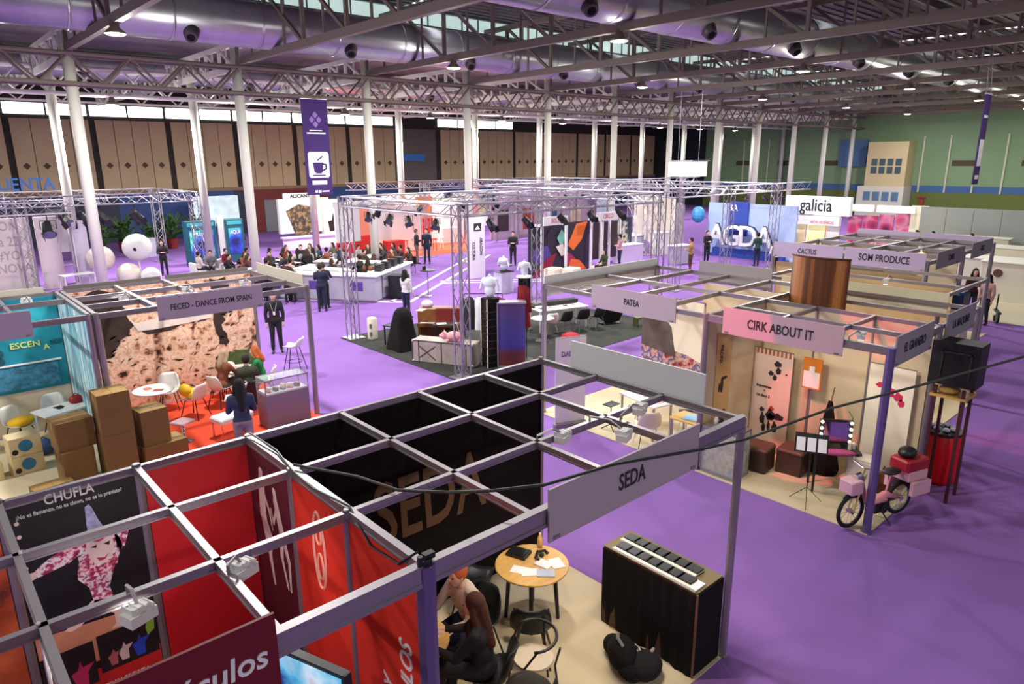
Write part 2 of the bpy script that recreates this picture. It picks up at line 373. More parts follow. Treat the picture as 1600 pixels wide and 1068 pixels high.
girder(39.5, 8.7, 9.6, steelw, 'thin lattice girder deep in the roof before the back wall', r=0.05)
# ---------------------------------------------------------------- roof trusses across the hall
def truss_mesh(root, y0, y1, z0, z1, m, w=0.2, step=3.0):
    b = MB(); b.bar((0, y0, z0), (0, y1, z0), w, 0.26); part('lower_chord', b, m, root)
    b = MB(); b.bar((0, y0, z1), (0, y1, z1), w, 0.2); part('upper_chord', b, m, root)
    b = MB(); y = y1; k = 0
    while y-step > y0-0.01:
        b.bar((0, y, z0), (0, y, z1), 0.12, 0.12); b.bar((0, y-step, z0) if k % 2 == 0 else (0, y, z0), (0, y, z1) if k % 2 == 0 else (0, y-step, z1), 0.11, 0.11)
        b.bar((0, y-step/2, z0), (0, y-step/2, z1), 0.07, 0.07)
        y -= step; k += 0
    b.bar((0, y, z0), (0, y, z1), 0.12, 0.12)
    part('web', b, m, root)
t0 = thing('roof_truss', 'grey steel roof truss across the hall, first from the left', 'truss', (3.52, 0, 0), 0, 'cross trusses over the hall')
truss_mesh(t0, -15.4, 23.4, 9.4, 11.6, steelb)
for i, x in enumerate(XA[2:]): dup(t0, (x, 0, 0), 0, 'grey steel roof truss across the hall, %s from the left' % ORD[i+1])
t1 = thing('roof_truss', 'white lattice tie between column rows, first from the left', 'truss', (3.52, 0, 0), 0, 'lattice ties towards the back wall')
truss_mesh(t1, 23.6, 47.8, 9.2, 10.1, steelw, 0.1, 1.6)
for i, x in enumerate(XA[2:]): dup(t1, (x, 0, 0), 0, 'white lattice tie between column rows, %s from the left' % ORD[i+1])
# ---------------------------------------------------------------- air ducts
def duct(y, z, r, lab, noz, side, x0=-12.0, x1=68.0):
    t = thing('air_duct', lab, 'duct', (0, y, z))
    b = MB(); b.cyl((x0, 0, 0), (x1, 0, 0), r, n=28); part('pipe', b, ducts, t, smooth=True)
    x = x0+2.9
    while x < x1:
        b = MB(); b.cyl((x, 0, 0), (x+0.08, 0, 0), r+0.02, n=28, caps=True); part('flange', b, ducts, t, smooth=True); x += 3.0
    for x in noz:
        b = MB(); d = Vector((-0.25, side*0.6, -0.62)).normalized(); p = Vector((x, 0, 0))+d*(r*0.85)
        b.cyl(p, p+d*0.42, 0.3, 0.2, n=14); part('air_nozzle', b, mat('dark_nozzle', (66, 60, 62), 0.5), t, smooth=True)
        b = MB(); b.cyl(p+d*0.421, p+d*0.43, 0.13, n=12); part('nozzle_opening', b, black, t)
duct(20.0, 10.25, 0.78, 'large round silver air duct below the glazed lantern', [0.7+6*k for k in range(0, 9)], -1)
duct(33.3, 9.95, 0.62, 'slimmer silver air duct above the white lattice girder', [2+4*k for k in range(0, 8)], -1)
duct(8.4, 10.25, 0.8, 'large round silver air duct nearest overhead, at upper right', [7.7+6*k for k in range(0, 7)], -1)
# ---------------------------------------------------------------- ceiling lamps
def bay_lamp():
    t = thing('ceiling_lamp', 'bell shaped ceiling lamp', 'lamp', (0, 0, 0), 0, 'high bay lamps under the roof')
    b = MB(); b.lathe([(0.06, 0.34), (0.1, 0.3), (0.14, 0.12), (0.27, 0.0), (0.28, -0.04)], n=16); part('lamp_shade', b, steelb, t, smooth=True)
    b = MB(); b.lathe([(0.25, -0.055), (0.2, -0.07), (0.02, -0.075)], n=16); part('diffuser', b, mat('lit_diffuser', (255, 250, 240), 0.5, emit=14), t)
    return t
L0 = bay_lamp(); k = 0
rowname = {-14.8: 'unseen row added behind the camera', 0.2: 'row over the front stands', 8.4: 'row under the near duct', 16.8: 'row beside the lantern duct', 31.1: 'row below the white girder'}
cnt = {}
for i, (x, y, z) in enumerate(sorted(LAMPS, key=lambda q: (q[1], q[0]))):  # first lamp of the nearer rows is an unseen added light
    cnt[y] = cnt.get(y, 0)+1
    lab = 'lit round ceiling lamp, %s from the left in the %s' % (ORD[cnt[y]-1], rowname[y])
    if i == 0: L0.location = (x, y, z); L0['label'] = lab
    else: dup(L0, (x, y, z), 0, lab)
# ---------------------------------------------------------------- hanging banners
vio = mat('violet_banner_cloth', (62, 34, 104), 0.8)
t = thing('hanging_banner', 'tall violet banner with a coffee cup sign hung on the nearer column row', 'banner', (12.65, 23.25, 6.05))
b = MB(); b.box(-0.62, 0.62, -0.015, 0.015, -2.05, 2.1); part('banner_cloth', b, vio, t)
b = MB(); b.poly([(-.42, -.55), (.42, -.55), (.5, -.48), (.5, .5), (.42, .58), (-.42, .58), (-.5, .5), (-.5, -.48)], (0.02, -0.02, -0.75), (1, 0, 0), (0, 0, 1), 0.012); part('cup_sign', b, letw, t); b = MB(); b.cyl((-.6, 0, 2.08), (-.6, 0, 2.16), .01, n=5); b.box(-.64, .64, -.02, .02, 2.06, 2.1); part('hanging_bar', b, alu, t)
b = MB(); b.poly([(-.27, .12), (-.22, -.3), (-.1, -.36), (.1, -.36), (.18, -.3), (.22, .12)], (0, -0.034, -0.75), (1, 0, 0), (0, 0, 1), 0.01)
b.tube([(0.2, -0.045, -0.7), (0.36, -0.045, -0.72), (0.36, -0.045, -0.9), (0.18, -0.045, -0.98)], 0.035, 6); b.box(-.3, .3, -.05, -.034, -1.22, -1.17)
b.tube([(-.05, -.045, -.55), (.02, -.045, -.48), (.12, -.045, -.44), (.2, -.045, -.36)], 0.025, 6); part('cup', b, vio, t)
b = MB(); b.poly([(-.36, 0), (.36, 0), (.36, .18), (-.36, .18)], (0, -0.02, -1.6), (1, 0, 0), (0, 0, 1), 0.01); part('caption_strip', b, letw, t)
b = MB()
for ex, ez in ((0, .2), (-.17, 0), (.17, 0), (0, -.2)): b.poly([(-.13, 0), (0, -.15), (.13, 0), (0, .15)], (ex, -0.02, 1.2+ez), (1, 0, 0), (0, 0, 1), 0.01)
part('lozenge_logo', b, mat('lilac_print', (150, 120, 190), 0.8), t)
b = MB(); b.box(-.3, .3, -.03, -.015, .72, .76); b.box(-.45, .45, -.03, -.015, .6, .66); b.box(-.25, -.12, -.03, -.015, -1.95, -1.85); b.box(-.08, .05, -.03, -.015, -1.95, -1.85); b.box(.1, .45, -.03, -.015, -1.93, -1.87); part('small_print', b, letw, t)
t = thing('hanging_banner', 'narrow violet banner hanging edge-on at the right of the hall', 'banner', (30, 2.5, 6.15))
b = MB(); b.box(-0.35, 0.35, -0.35, -0.32, -1.7, 1.65); part('banner_cloth', b, vio, t); b = MB(); b.box(-.38, .38, -.36, -.3, 1.65, 1.7); b.tube([(-.3, -.33, 1.7), (0, 0, 5.6), (.3, -.33, 1.7)], .01, 4); part('hanging_bar', b, alu, t)
b = MB(); b.box(-.2, .25, -.37, -.35, -1.0, 0.0); b.box(-.2, .2, -.37, -.35, -1.5, -1.35); b.box(-.2, .2, -.37, -.35, .8, .9); part('pale_print', b, letw, t)
t = thing('hanging_banner', 'blue hanging banner cut by the left picture edge', 'banner', (0.35, 23.25, 6.0))
b = MB(); b.box(-1.2, 0.28, -0.015, 0.015, -0.9, 0.75); part('banner_cloth', b, mat('blue_cloth', (40, 96, 170), 0.8), t); b = MB(); b.box(-1.2, .28, -.02, .02, .73, .78); b.cyl((0, 0, .75), (0, 0, 2.16), .01, n=5); part('hanging_bar', b, alu, t)
t = thing('lettered_sign', 'blue sign of big separate letters high at the left edge', 'sign', (3.5, 40.0, 4.3))
text('CUENTA', .95, (0, 0, 0), (1, 0, 0), (0, 0, 1), mat('blue_letters', (50, 100, 170), 0.6), t, wx=0.85, depth=0.05)
# white lightbox hung in the middle distance
t = thing('hanging_lightbox', 'white box sign hung high behind the truss stand at right of centre', 'sign', (33.52, 17.9, 4.9))
b = MB(); b.cbox((0, 0, 0), (1.6, 1.6, 0.85), 0.0); part('box', b, mat('lit_white_box', (245, 245, 245), 0.5, emit=0.5), t)
b = MB(); b.box(-.9, .9, -.9, .9, .44, .5); part('lid', b, alud, t)
b = MB()
for sx in (-.7, .7): b.cyl((0, sx, .5), (0, sx, 4.4), 0.012, n=5)
part('suspension_wires', b, alud, t)
# ================================================================ modular exhibition stands
H = 2.91
warm = (1.0, 0.80, 0.58)
def post_mb(x, y, h=H, r=0.045):
    b = MB(); b.cyl((x, y, 0), (x, y, h), r, n=8); b.cyl((x, y, h), (x, y, h+0.02), r*0.7, n=8)
    b.cyl((x, y, 0), (x, y, 0.02), r*1.4, n=8); return b
def beam_mb(p, q, z=H, w=0.05, h=0.07):
    b = MB(); b.bar((p[0], p[1], z-h/2), (q[0], q[1], z-h/2), w, h); b.bar((p[0], p[1], z-h*0.86), (q[0], q[1], z-h*0.86), w*1.25, h*0.2); return b
def fascia(t, c, axis, txt, m, size=0.2, w=2.0, h=0.45, z=2.875, face=-1, tm=None, wx=0.72):
    """sign board 2 m wide; axis 'x' runs along X and faces -Y, axis 'y' runs along Y and faces -X"""
    b = MB()
    if axis == 'x': b.cbox((c[0], c[1], z), (w, 0.02, h))
    else: b.cbox((c[0], c[1], z), (0.02, w, h))
    o = part('fascia_board', b, m, t)
    b = MB()
    for s in (-1, 1):
        if axis == 'x': b.cbox((c[0]+s*(w/2-0.08), c[1], z-h/2+0.03), (0.07, 0.035, 0.03))
        else: b.cbox((c[0], c[1]+s*(w/2-0.08), z-h/2+0.03), (0.035, 0.07, 0.03))
    link('board_clip', b.mesh('board_clip', alu), o)
    if txt:
        if axis == 'x': text(txt, size, (c[0], c[1]-0.012, z), (1, 0, 0), (0, 0, 1), tm or letd, o, wx=wx)
        else: text(txt, size, (c[0]-0.012, c[1], z), (0, -1, 0), (0, 0, 1), tm or letd, o, wx=wx)
    return o
def panel(t, x0, x1, y0, y1, m, z0=0.02, z1=H-0.07, label=None):
    b = MB(); b.box(x0, x1, y0, y1, z0, z1); return part('wall_panel', b, m, t, label=label)
def floor_pad(x0, x1, y0, y1, m, lab, z=0.016):
    b = MB(); b.box(x0, x1, y0, y1, 0.002, z); return one('stand_carpet', b, m, lab, 'carpet')
def arm_light(c, tgt, lab, grp, power=18, col=warm, arm=0.5, d=(0, -1)):
    """small white flood lamp on an arm fixed to a stand beam; c = beam point"""
    t = thing('arm_floodlight', lab, 'lamp', c, 0, grp)
    e = (d[0]*arm, d[1]*arm, 0.02)
    b = MB(); b.tube([(0, 0, 0.0), (0, 0, 0.05), (e[0]*.6, e[1]*.6, 0.09), e], 0.012, 6); part('arm', b, alu, t)
    b = MB(); b.cbox((e[0], e[1], -0.03), (0.17, 0.11, 0.07), 0.35); b.cbox((e[0], e[1], 0.02), (0.11, 0.07, 0.04), 0.35)
    for k in range(4): b.cbox((e[0]-.06+.04*k, e[1], 0.02), (0.008, 0.1, 0.05), 0.35)
    part('lamp_housing', b, white, t)
    b = MB(); b.cbox((e[0], e[1], -0.068), (0.14, 0.085, 0.006), 0.35); part('lens', b, mat('lit_lamp_lens', (255, 236, 205), 0.4, emit=10), t)
    p = Vector(c)+Vector(e)+Vector((0, 0, -0.09))
    spot('floodlight_beam', p, tgt, power, col, 120, 0.05, 0.7)
    return t
# ---- stand of the big black wall (SEDA)
S = thing('exhibition_stand', 'open front stand with black cloth wall and large bronze letters', 'stand', (0, 0, 0))
for x, y in ((4, 0), (4, -3)): part('post', post_mb(x, y), alu, S)
b = MB(); b.cyl((0, -3, 0), (0, -3, H+.01), 0.07, n=8); part('post', b, mat('violet_reflection_post', (118, 104, 150), 0.4, metal=0.5), S)  # violet reflection on the metal is put into the post colour
b = MB(); b.cyl((0, -3, H), (0, -3, H+0.05), 0.05, n=8); b.cbox((0.03, -3.0, H+.06), (0.08, 0.05, 0.04)); b.cyl((-.05, -3.02, H+.02), (-.05, -3.02, H+.09), 0.02, n=8); part('post_cap', b, blk, S)
part('post', post_mb(0, 0), alu, S)
for y in (0, -1, -2): part('roof_beam', beam_mb((0, y), (4, y)), alu, S)
for x in (1, 2, 3): part('roof_beam', beam_mb((x, 0), (x, -3)), alu, S)
part('roof_beam', beam_mb((4, 0), (4, -3)), alu, S)
part('roof_beam', beam_mb((0, -3), (4, -3), H+.02, 0.07, 0.16), alu, S)
part('roof_beam', beam_mb((0, 0), (0, -3), H+0.01, 0.06, 0.08), alu, S)
bw = panel(S, 0.04, 3.96, -0.05, -0.02, mat('black_cloth_wall', (24, 19, 20), 0.95, bump=0.5, scale=3, spec=0.15, stretch=(6, 1, .6)), label='black cloth wall')
tx = text('SEDA', 1.12, (2.12, -0.055, 1.5), (1, 0, 0), (0, 0, 1), mat('bronze_letters', (104, 78, 54), 0.8), bw, wx=0.62, shear=-0.05)
fascia(S, (2.1, -3.06), 'x', 'SEDA', mat('mauve_grey_fascia', (178, 164, 172), 0.6), 0.21)
o = fascia(S, (4.06, -1.5), 'y', '', fwhite, 0.2, z=3.02)
pale = mat('pale_stand_carpet', (206, 192, 160), 0.9, var=0.07, scale=1.4)
floor_pad(0.03, 4.0, -3.02, -0.03, pale, 'pale beige carpet inside the black walled stand')
arm_light((2, -2, H), (2.4, -1.6, 0), 'small white floodlight at the middle crossing of the black walled stand roof grid', 'floodlights of the black walled stand', 130, d=(.55, -.15))
arm_light((2.75, -2.0, H), (3.0, -1.6, 0), 'small white floodlight right of centre under the black walled stand roof grid', 'floodlights of the black walled stand', 130, d=(0, -.9))
arm_light((3.0, -2.2, H), (3.4, -1.9, 0), 'small white floodlight nearest the long grey sign board of the black walled stand', 'floodlights of the black walled stand', 110, d=(.9, .2))
# ---- red stand
S = thing('exhibition_stand', 'red walled stand with printed posters at lower left', 'stand', (0, 0, 0))
for x in (-1, -2, -3): part('post', post_mb(x, 0), alu, S)
for y in (-1, -2): part('post', post_mb(-0.03, y, r=0.035), alu, S)
for y in (-1, -2): part('roof_beam', beam_mb((-4, y), (0, y)), alu, S)
part('roof_beam', beam_mb((-4, 0), (0, 0)), alu, S)
part('roof_beam', beam_mb((-1.05, -3), (0, -3), H+.02, 0.07, 0.16), alu, S)
part('roof_beam', beam_mb((-4, -3), (-1.05, -3), H), alu, S)
for x in (-1, -2, -3): part('roof_beam', beam_mb((x, 0), (x, -3)), alu, S)
panel(S, -0.96, -0.04, -0.03, 0.0, red, label='bright red back wall panel')
orm = ramp_mat('orange_poster', [(0.3, (40, 20, 20)), (0.42, (170, 60, 30)), (0.6, (206, 96, 50)), (0.8, (150, 50, 30))], scale=3.0, detail=4)
p0 = panel(S, -2.96, -2.04, -0.03, 0.0, orm, label='orange and brown printed panel')
panel(S, -3.96, -3.04, -0.03, 0.0, red)
for x0 in (-0.98,):
    pass
panel(S, -0.04, -0.015, -0.97, -0.04, mat('plum_poster', (84, 14, 34), 0.6, var=0.25, scale=2.2), label='plum printed panel with pale figure')
pR1 = panel(S, -0.04, -0.015, -1.97, -1.03, mat('orange_red_panel', (226, 50, 34), 0.55), label='orange-red wall panel with outlined figure eight')
pR2 = panel(S, -0.04, -0.015, -2.95, -2.03, mat('orange_red_panel', (226, 50, 34), 0.55), label='orange-red wall panel with white lettering')
text('CIRCOS Y', 0.22, (-0.042, -2.53, 1.35), (0, 0, 1), (0, 1, 0), letw, pR2, wx=0.8, shear=0.15)
text('ESPECTáCULOS', 0.22, (-0.042, -2.78, 1.55), (0, 0, 1), (0, 1, 0), letw, pR2, wx=0.85, shear=0.15)
# outlined figure eight
b = MB()
def oval(cy, cz, ry, rz, n=22, ph=0.0, a=0.0):
    return [(-0.045, cy+ry*cos(t)*cos(a)-rz*sin(t)*sin(a), cz+ry*cos(t)*sin(a)+rz*sin(t)*cos(a)) for t in [2*pi*k/n+ph for k in range(n)]]
b.tube(oval(-1.5, 2.35, 0.10, 0.36), 0.014, 4, closed=True)
b.tube(oval(-1.5, 2.5, 0.045, 0.09), 0.012, 4, closed=True); b.tube(oval(-1.5, 2.2, 0.05, 0.12), 0.012, 4, closed=True)
link('outline_logo', b.mesh('outline_logo', mat('peach_print', (244, 170, 150), 0.6)), pR1)
# pale figures printed on the plum panel
pp = mat('pale_print', (226, 196, 190), 0.6)
pl = [o for o in kids(S) if o.get('label') == 'plum printed panel with pale figure'][0]
for segs in ([(-.34, 2.66, .05, -.33, 2.6, .045), (-.33, 2.56, .07, -.30, 2.25, .075), (-.30, 2.22, .075, -.36, 1.9, .05), (-.36, 1.9, .045, -.42, 1.5, .025), (-.28, 2.2, .06, -.45, 2.0, .04), (-.45, 2.0, .035, -.36, 1.72, .02), (-.33, 2.5, .03, -.46, 2.3, .022), (-.46, 2.3, .02, -.5, 2.12, .015)], [(-.62, 2.56, .04, -.63, 2.52, .04), (-.63, 2.46, .05, -.7, 2.2, .06), (-.7, 2.2, .05, -.66, 1.9, .035), (-.66, 1.9, .03, -.74, 1.6, .02), (-.72, 2.15, .05, -.82, 1.9, .035), (-.82, 1.9, .03, -.8, 1.6, .02), (-.64, 2.4, .025, -.54, 2.2, .018), (-.54, 2.2, .018, -.5, 2.34, .012)]):
    b = MB(); b.T = Matrix.Translation((-.043, 0, 0)) @ Matrix.Diagonal((.06, 1, 1, 1))
    for y0, z0, r0, y1, z1, r1 in segs: b.cap((0, y0, z0), (0, y1, z1), r0, r1)
    link('printed_figure', b.mesh('printed_figure', pp, True), pl)
# clown poster
pc = panel(S, -1.96, -1.04, -0.03, 0.0, mat('black_poster', (16, 12, 18), 0.5), label='black poster with a white headline and a dancing clown')
text('CHUFLA', 0.12, (-1.53, -0.032, 2.83), (1, 0, 0), (0, 0, 1), letw, pc, wx=0.8)
text('¿No es flamenco, no es clown, no es lo previsto?', 0.05, (-1.53, -0.032, 2.745), (1, 0, 0), (0, 0, 1), letw, pc, wx=0.78)
b = MB(); b.poly([(-1.955, 1.63), (-1.05, 1.56), (-1.05, 1.2), (-1.955, 1.2)], (0, -.034, 0), (1, 0, 0), (0, 0, 1), -.004); link('printed_floor', b.mesh('printed_floor', mat('salmon_print', (214, 140, 110), 0.6, var=0.12, scale=4)), pc)
b = MB(); b.box(-1.96, -1.04, -0.034, -0.03, 0.02, 1.12); link('printed_red_field', b.mesh('printed_red_field', mat('red_print', (200, 30, 30), 0.6)), pc)
for k, z in enumerate((2.7, 2.58, 2.45, 2.29, 2.16, 2.03, 1.9)):
    b = MB(); b.cyl((-1.915, -0.03, z), (-1.915, -0.037, z), 0.017, n=10); link('printed_footlight', b.mesh('printed_footlight', mat('peach_light_print', (255, 224, 206), 0.5)), pc)
clown = ramp_mat('clown_suit_print', [(0.36, (150, 30, 80)), (0.44, (206, 84, 130)), (0.5, (240, 214, 226)), (0.58, (250, 240, 244)), (0.68, (110, 90, 140))], scale=22, detail=3)
b = MB(); Y0 = -0.036
def pf(pts, m=None): b.poly(pts, (0, Y0, 0), (1, 0, 0), (0, 0, 1), -0.002)
def pr_(nm, m): link(nm, b.mesh(nm, m), pc)
pf([(-1.55, 2.4), (-1.5, 2.43), (-1.4, 2.45), (-1.26, 2.39), (-1.22, 2.3), (-1.21, 2.23), (-1.27, 2.1), (-1.31, 2.02), (-1.36, 1.88), (-1.34, 1.74), (-1.42, 1.7), (-1.49, 1.74), (-1.51, 1.93), (-1.58, 2.04), (-1.57, 2.12), (-1.55, 2.19)])
pf([(-1.53, 2.36), (-1.55, 2.26), (-1.62, 2.22), (-1.68, 2.21), (-1.85, 2.18), (-1.87, 2.24), (-1.8, 2.29), (-1.74, 2.32), (-1.64, 2.37)])
pf([(-1.26, 2.37), (-1.22, 2.42), (-1.14, 2.44), (-1.13, 2.4), (-1.15, 2.33), (-1.19, 2.22), (-1.25, 2.17)])
pf([(-1.51, 1.8), (-1.34, 1.76), (-1.31, 1.66), (-1.36, 1.6), (-1.45, 1.7), (-1.54, 1.68), (-1.6, 1.72)]); pr_('printed_clown_suit', clown)
Y0 = -0.037; b = MB(); pf([(-1.85, 2.24), (-1.86, 2.18), (-1.9, 2.17), (-1.96, 2.15), (-1.97, 2.18), (-1.92, 2.2), (-1.97, 2.22), (-1.93, 2.24)]); pr_('printed_hand', mat('pale_skin_print', (236, 204, 196), .6)); b = MB(); pf([(-1.31, 1.66), (-1.36, 1.62), (-1.36, 1.5), (-1.4, 1.46), (-1.28, 1.45), (-1.27, 1.5)]); pr_('printed_foot', MT['pale_skin_print']); b = MB(); pf([(-1.6, 1.72), (-1.54, 1.68), (-1.62, 1.6), (-1.7, 1.58), (-1.74, 1.61)]); pr_('printed_foot', MT['pale_skin_print'])
Y0 = -0.039; b = MB(); pf([(-1.46, 2.42), (-1.4, 2.45), (-1.33, 2.42), (-1.28, 2.34), (-1.27, 2.26), (-1.3, 2.16), (-1.36, 2.11), (-1.43, 2.13), (-1.47, 2.2), (-1.48, 2.32)]); pr_('printed_face', mat('powder_face_print', (240, 214, 212), 0.6))
Y0 = -0.042; b = MB(); pf([(-1.44, 2.41), (-1.4, 2.445), (-1.34, 2.41), (-1.33, 2.35), (-1.38, 2.33), (-1.43, 2.35)]); pr_('printed_red_cap', mat('magenta_print', (196, 40, 80), 0.6))
b = MB(); pf([(-1.45, 2.3), (-1.4, 2.31), (-1.41, 2.28)]); pr_('printed_eye', blk)
b = MB(); pf([(-1.35, 2.3), (-1.3, 2.31), (-1.31, 2.27)]); pr_('printed_eye', blk)
b = MB(); pf([(-1.42, 2.19), (-1.36, 2.17), (-1.32, 2.2), (-1.36, 2.15), (-1.4, 2.15)]); pr_('printed_mouth', MT['magenta_print'])
for nm, pts in (('printed_ruffle', [(-1.66, 2.40), (-1.64, 2.45), (-1.58, 2.46), (-1.53, 2.42), (-1.52, 2.35), (-1.56, 2.3), (-1.63, 2.32)]), ('printed_ruffle', [(-1.56, 2.16), (-1.48, 2.22), (-1.42, 2.1), (-1.3, 2.14), (-1.24, 2.22), (-1.27, 2.08), (-1.38, 2.0), (-1.5, 2.04)]), ('printed_ruffle', [(-1.24, 2.4), (-1.2, 2.46), (-1.15, 2.45), (-1.16, 2.36), (-1.2, 2.33)])):
    b = MB(); pf(pts); pr_(nm, ramp_mat('ruffle_print', [(.4, (160, 30, 76)), (.5, (236, 130, 160)), (.6, (250, 226, 236))], scale=30, detail=2))
Y0 = -0.044; b = MB(); pf([(-1.45, 2.44), (-1.45, 2.52), (-1.44, 2.68), (-1.41, 2.7), (-1.39, 2.66), (-1.36, 2.54), (-1.33, 2.46), (-1.38, 2.43)]); pr_('printed_cone_hat', mat('blue_white_print', (176, 182, 226), 0.6, var=0.35, scale=24))
for x0, x1, z0, z1 in ((-1.955, -1.56, 1.0, 1.42), (-1.53, -1.05, 1.06, 1.44)):
    b = MB(); b.box(x0, x1, -0.042, -0.036, z0, z1); pr_('printed_stage_photo', mat('dark_print', (26, 16, 20), 0.6))
Y0 = -0.044
for x, z, s, m in ((-1.86, 1.15, 1, (150, 60, 70)), (-1.68, 1.14, 1.3, (190, 40, 90)), (-1.42, 1.18, .8, (180, 90, 100)), (-1.33, 1.2, .9, (220, 190, 190)), (-1.2, 1.2, 1.1, (36, 70, 190))):
    b = MB(); pf([(x-.035*s, z-.1*s), (x+.03*s, z-.1*s), (x+.035*s, z), (x+.08*s, z+.06*s), (x+.015, z+.05*s), (x, z+.1*s), (x-.02, z+.04*s), (x-.06*s, z+.02*s)]); pr_('printed_dancer', cloth_ if False else mat('dancer_%d_%d_%d' % m, m, .6))
b = MB(); pf([(-1.13, 1.26), (-1.07, 1.3), (-1.06, 1.4), (-1.12, 1.42), (-1.14, 1.34)]); pr_('printed_green_dancer', mat('lime_print', (150, 190, 60), 0.6))
text('LO QUE NADIE ESPERABA DE CHUFLA', 0.05, (-1.5, -0.036, 0.92), (1, 0, 0), (0, 0, 1), letw, pc, wx=0.8)
o = fascia(S, (-2.1, -3.06), 'x', '', dred, 0.2, w=2.1, h=0.95, z=2.62)
text('espectáculos', 0.2, (-1.6, -3.075, 2.86), (1, 0, 0), (0, 0, 1), letw, o, wx=0.95, shear=0.1)
floor_pad(-4, -0.05, -3.02, -0.03, mat('grey_stand_carpet', (120, 70, 66), 0.9), 'dark carpet inside the red stand')
arm_light((-1, -2.2, H), (-.6, -.4, 1.2), 'white floodlight hung in the middle of the red stand', 'floodlights of the red stand', 70, (1, .93, .85), d=(.3, .0), arm=0.3)
arm_light((-1.55, -2.0, H), (-1.6, -0.2, 1.0), 'white floodlight low over the stage photos of the clown poster', 'floodlights of the red stand', 70, (1, .93, .85), d=(0, -.6), arm=0.4)
t = thing('display_screen', 'blue lit screen standing in the red stand near the picture bottom', 'screen', (-0.72, -2.45, 0), 0.35)
b = MB(); b.cbox((0, 0, 2.0), (0.06, 0.95, 0.6)); part('screen_body', b, blk, t)
b = MB(); b.cbox((-0.036, 0, 2.0), (0.01, 0.88, 0.54)); part('picture', b, ramp_mat('screen_picture', [(0.35, (20, 60, 140)), (0.5, (90, 190, 230)), (0.62, (200, 225, 240)), (0.75, (170, 60, 90))], scale=2.5, emit=0.7), t)
b = MB(); b.cyl((0.03, 0, 0.02), (0.03, 0, 1.75), 0.03, n=8); b.cyl((0.03, 0, 0.0), (0.03, 0, 0.02), 0.25, n=16); part('stand', b, blk, t)
b = MB(); b.tube([(-1.98, -1.0, 2.93), (-2.0, -1.1, 2.7), (-1.96, -1.25, 2.4), (-2.0, -1.6, 2.2), (-2.02, -2.0, 2.93)], 0.012, 6)
one('white_cable', b, white, 'white cable looped on the left roof crossing of the red stand', 'cable')
b = MB(); b.tube([(0.0, -0.05, 2.96), (0.03, -.6, 2.945), (-.04, -1.1, 2.93), (-.06, -1.5, 2.93), (0.0, -2.0, 2.94), (-.06, -2.4, 2.8), (-.05, -2.75, 2.82), (-.02, -2.95, 2.99)], 0.01, 6)
one('black_cable', b, blk, 'black cable trailing along the beam between red and black stand', 'cable')
b = MB(); pts = [(0.0, -1.02, 2.955), (0.3, -1.6, 2.95), (0.42, -2.03, 2.945), (0.64, -2.4, 2.99), (0.77, -2.8, 3.11), (0.99, -3.12, 3.2), (1.79, -3.13, 3.12), (3.01, -3.13, 2.88), (3.74, -3.2, 2.8), (4.47, -3.7, 3.08), (5.22, -4.3, 3.32), (5.95, -4.9, 3.58), (8.06, -5.6, 3.74), (12, -7, 4.4)]
CABLE = b; b.tube(pts, 0.013, 6)
one('hanging_cable', b, mat('dark_green_cable', (38, 46, 38), 0.6), 'long dark cable slung across the black walled stand towards upper right', 'cable')
# ---- far left double stand: ESCENA (teal) and FECED (rock mural)
S = thing('exhibition_stand', 'stand with a rock face mural and a lilac grey sign board', 'stand', (0, 0, 0))
for x, y in ((0.2, 7.4), (4.2, 7.4), (4.2, 10.45), (0.2, 10.45)): part('post', post_mb(x, y, r=0.06), alu, S)
for y in (7.4, 8.4, 9.4, 10.45): part('roof_beam', beam_mb((0.2, y), (4.2, y), w=0.07, h=0.1), alu, S)
for x in (0.2, 1.2, 2.2, 4.2): part('roof_beam', beam_mb((x, 7.4), (x, 10.45), w=0.07, h=0.1), alu, S)
b = MB(); b.box(-0.5, 0.5, -0.02, 0.02, 0, 1)
rock = ramp_mat('rock_mural', [(0.33, (40, 26, 24)), (0.385, (150, 100, 80)), (0.43, (220, 168, 138)), (0.54, (244, 214, 188)), (0.6, (214, 160, 130)), (0.66, (244, 222, 202))], scale=5.0, detail=15, rough=0.8, distort=0.25)
nt = rock.node_tree
pm = panel(S, 0.26, 4.14, 10.37, 10.41, rock, label='mural of a pink and ochre rock face')
def jag(p, s=.07, n=5, seed=1):
    r = random.Random(seed); o = []
    for i in range(len(p)):
        a, c = p[i], p[(i+1) % len(p)]
        for k in range(n): t_ = k/n; o.append((a[0]*(1-t_)+c[0]*t_+r.uniform(-s, s), a[1]*(1-t_)+c[1]*t_+r.uniform(-s, s)))
    return o
rk = mat('dark_crevice_print', (52, 36, 30), 0.8, var=0.4, scale=3); b = MB(); Y0 = 10.365
rnd = random.Random(3)
for k in range(70):
    x = rnd.uniform(.4, 4.0); z = rnd.uniform(.3, 2.0); a = rnd.uniform(.03, .11); bb = rnd.uniform(.01, .035); th = rnd.uniform(-.6, 1.2)
    b.poly([(a*cos(th)-0*sin(th), a*sin(th)), (bb*-sin(th), bb*cos(th)), (-a*cos(th), -a*sin(th)), (bb*.6*sin(th), -bb*.6*cos(th))], (x, Y0, z), (1, 0, 0), (0, 0, 1), -0.003)
b.poly(jag([(.3, 1.5), (.3, 2.8), (1.3, 2.8), (1.35, 2.23), (1.45, 1.98), (1.13, 1.66), (.9, 1.3), (.7, 1.35)], .06), (0, Y0, 0), (1, 0, 0), (0, 0, 1), -0.003)
b.poly([(1.55, 1.84), (2.5, 1.86), (2.2, 1.74), (1.7, 1.72)], (0, Y0, 0), (1, 0, 0), (0, 0, 1), -0.003)
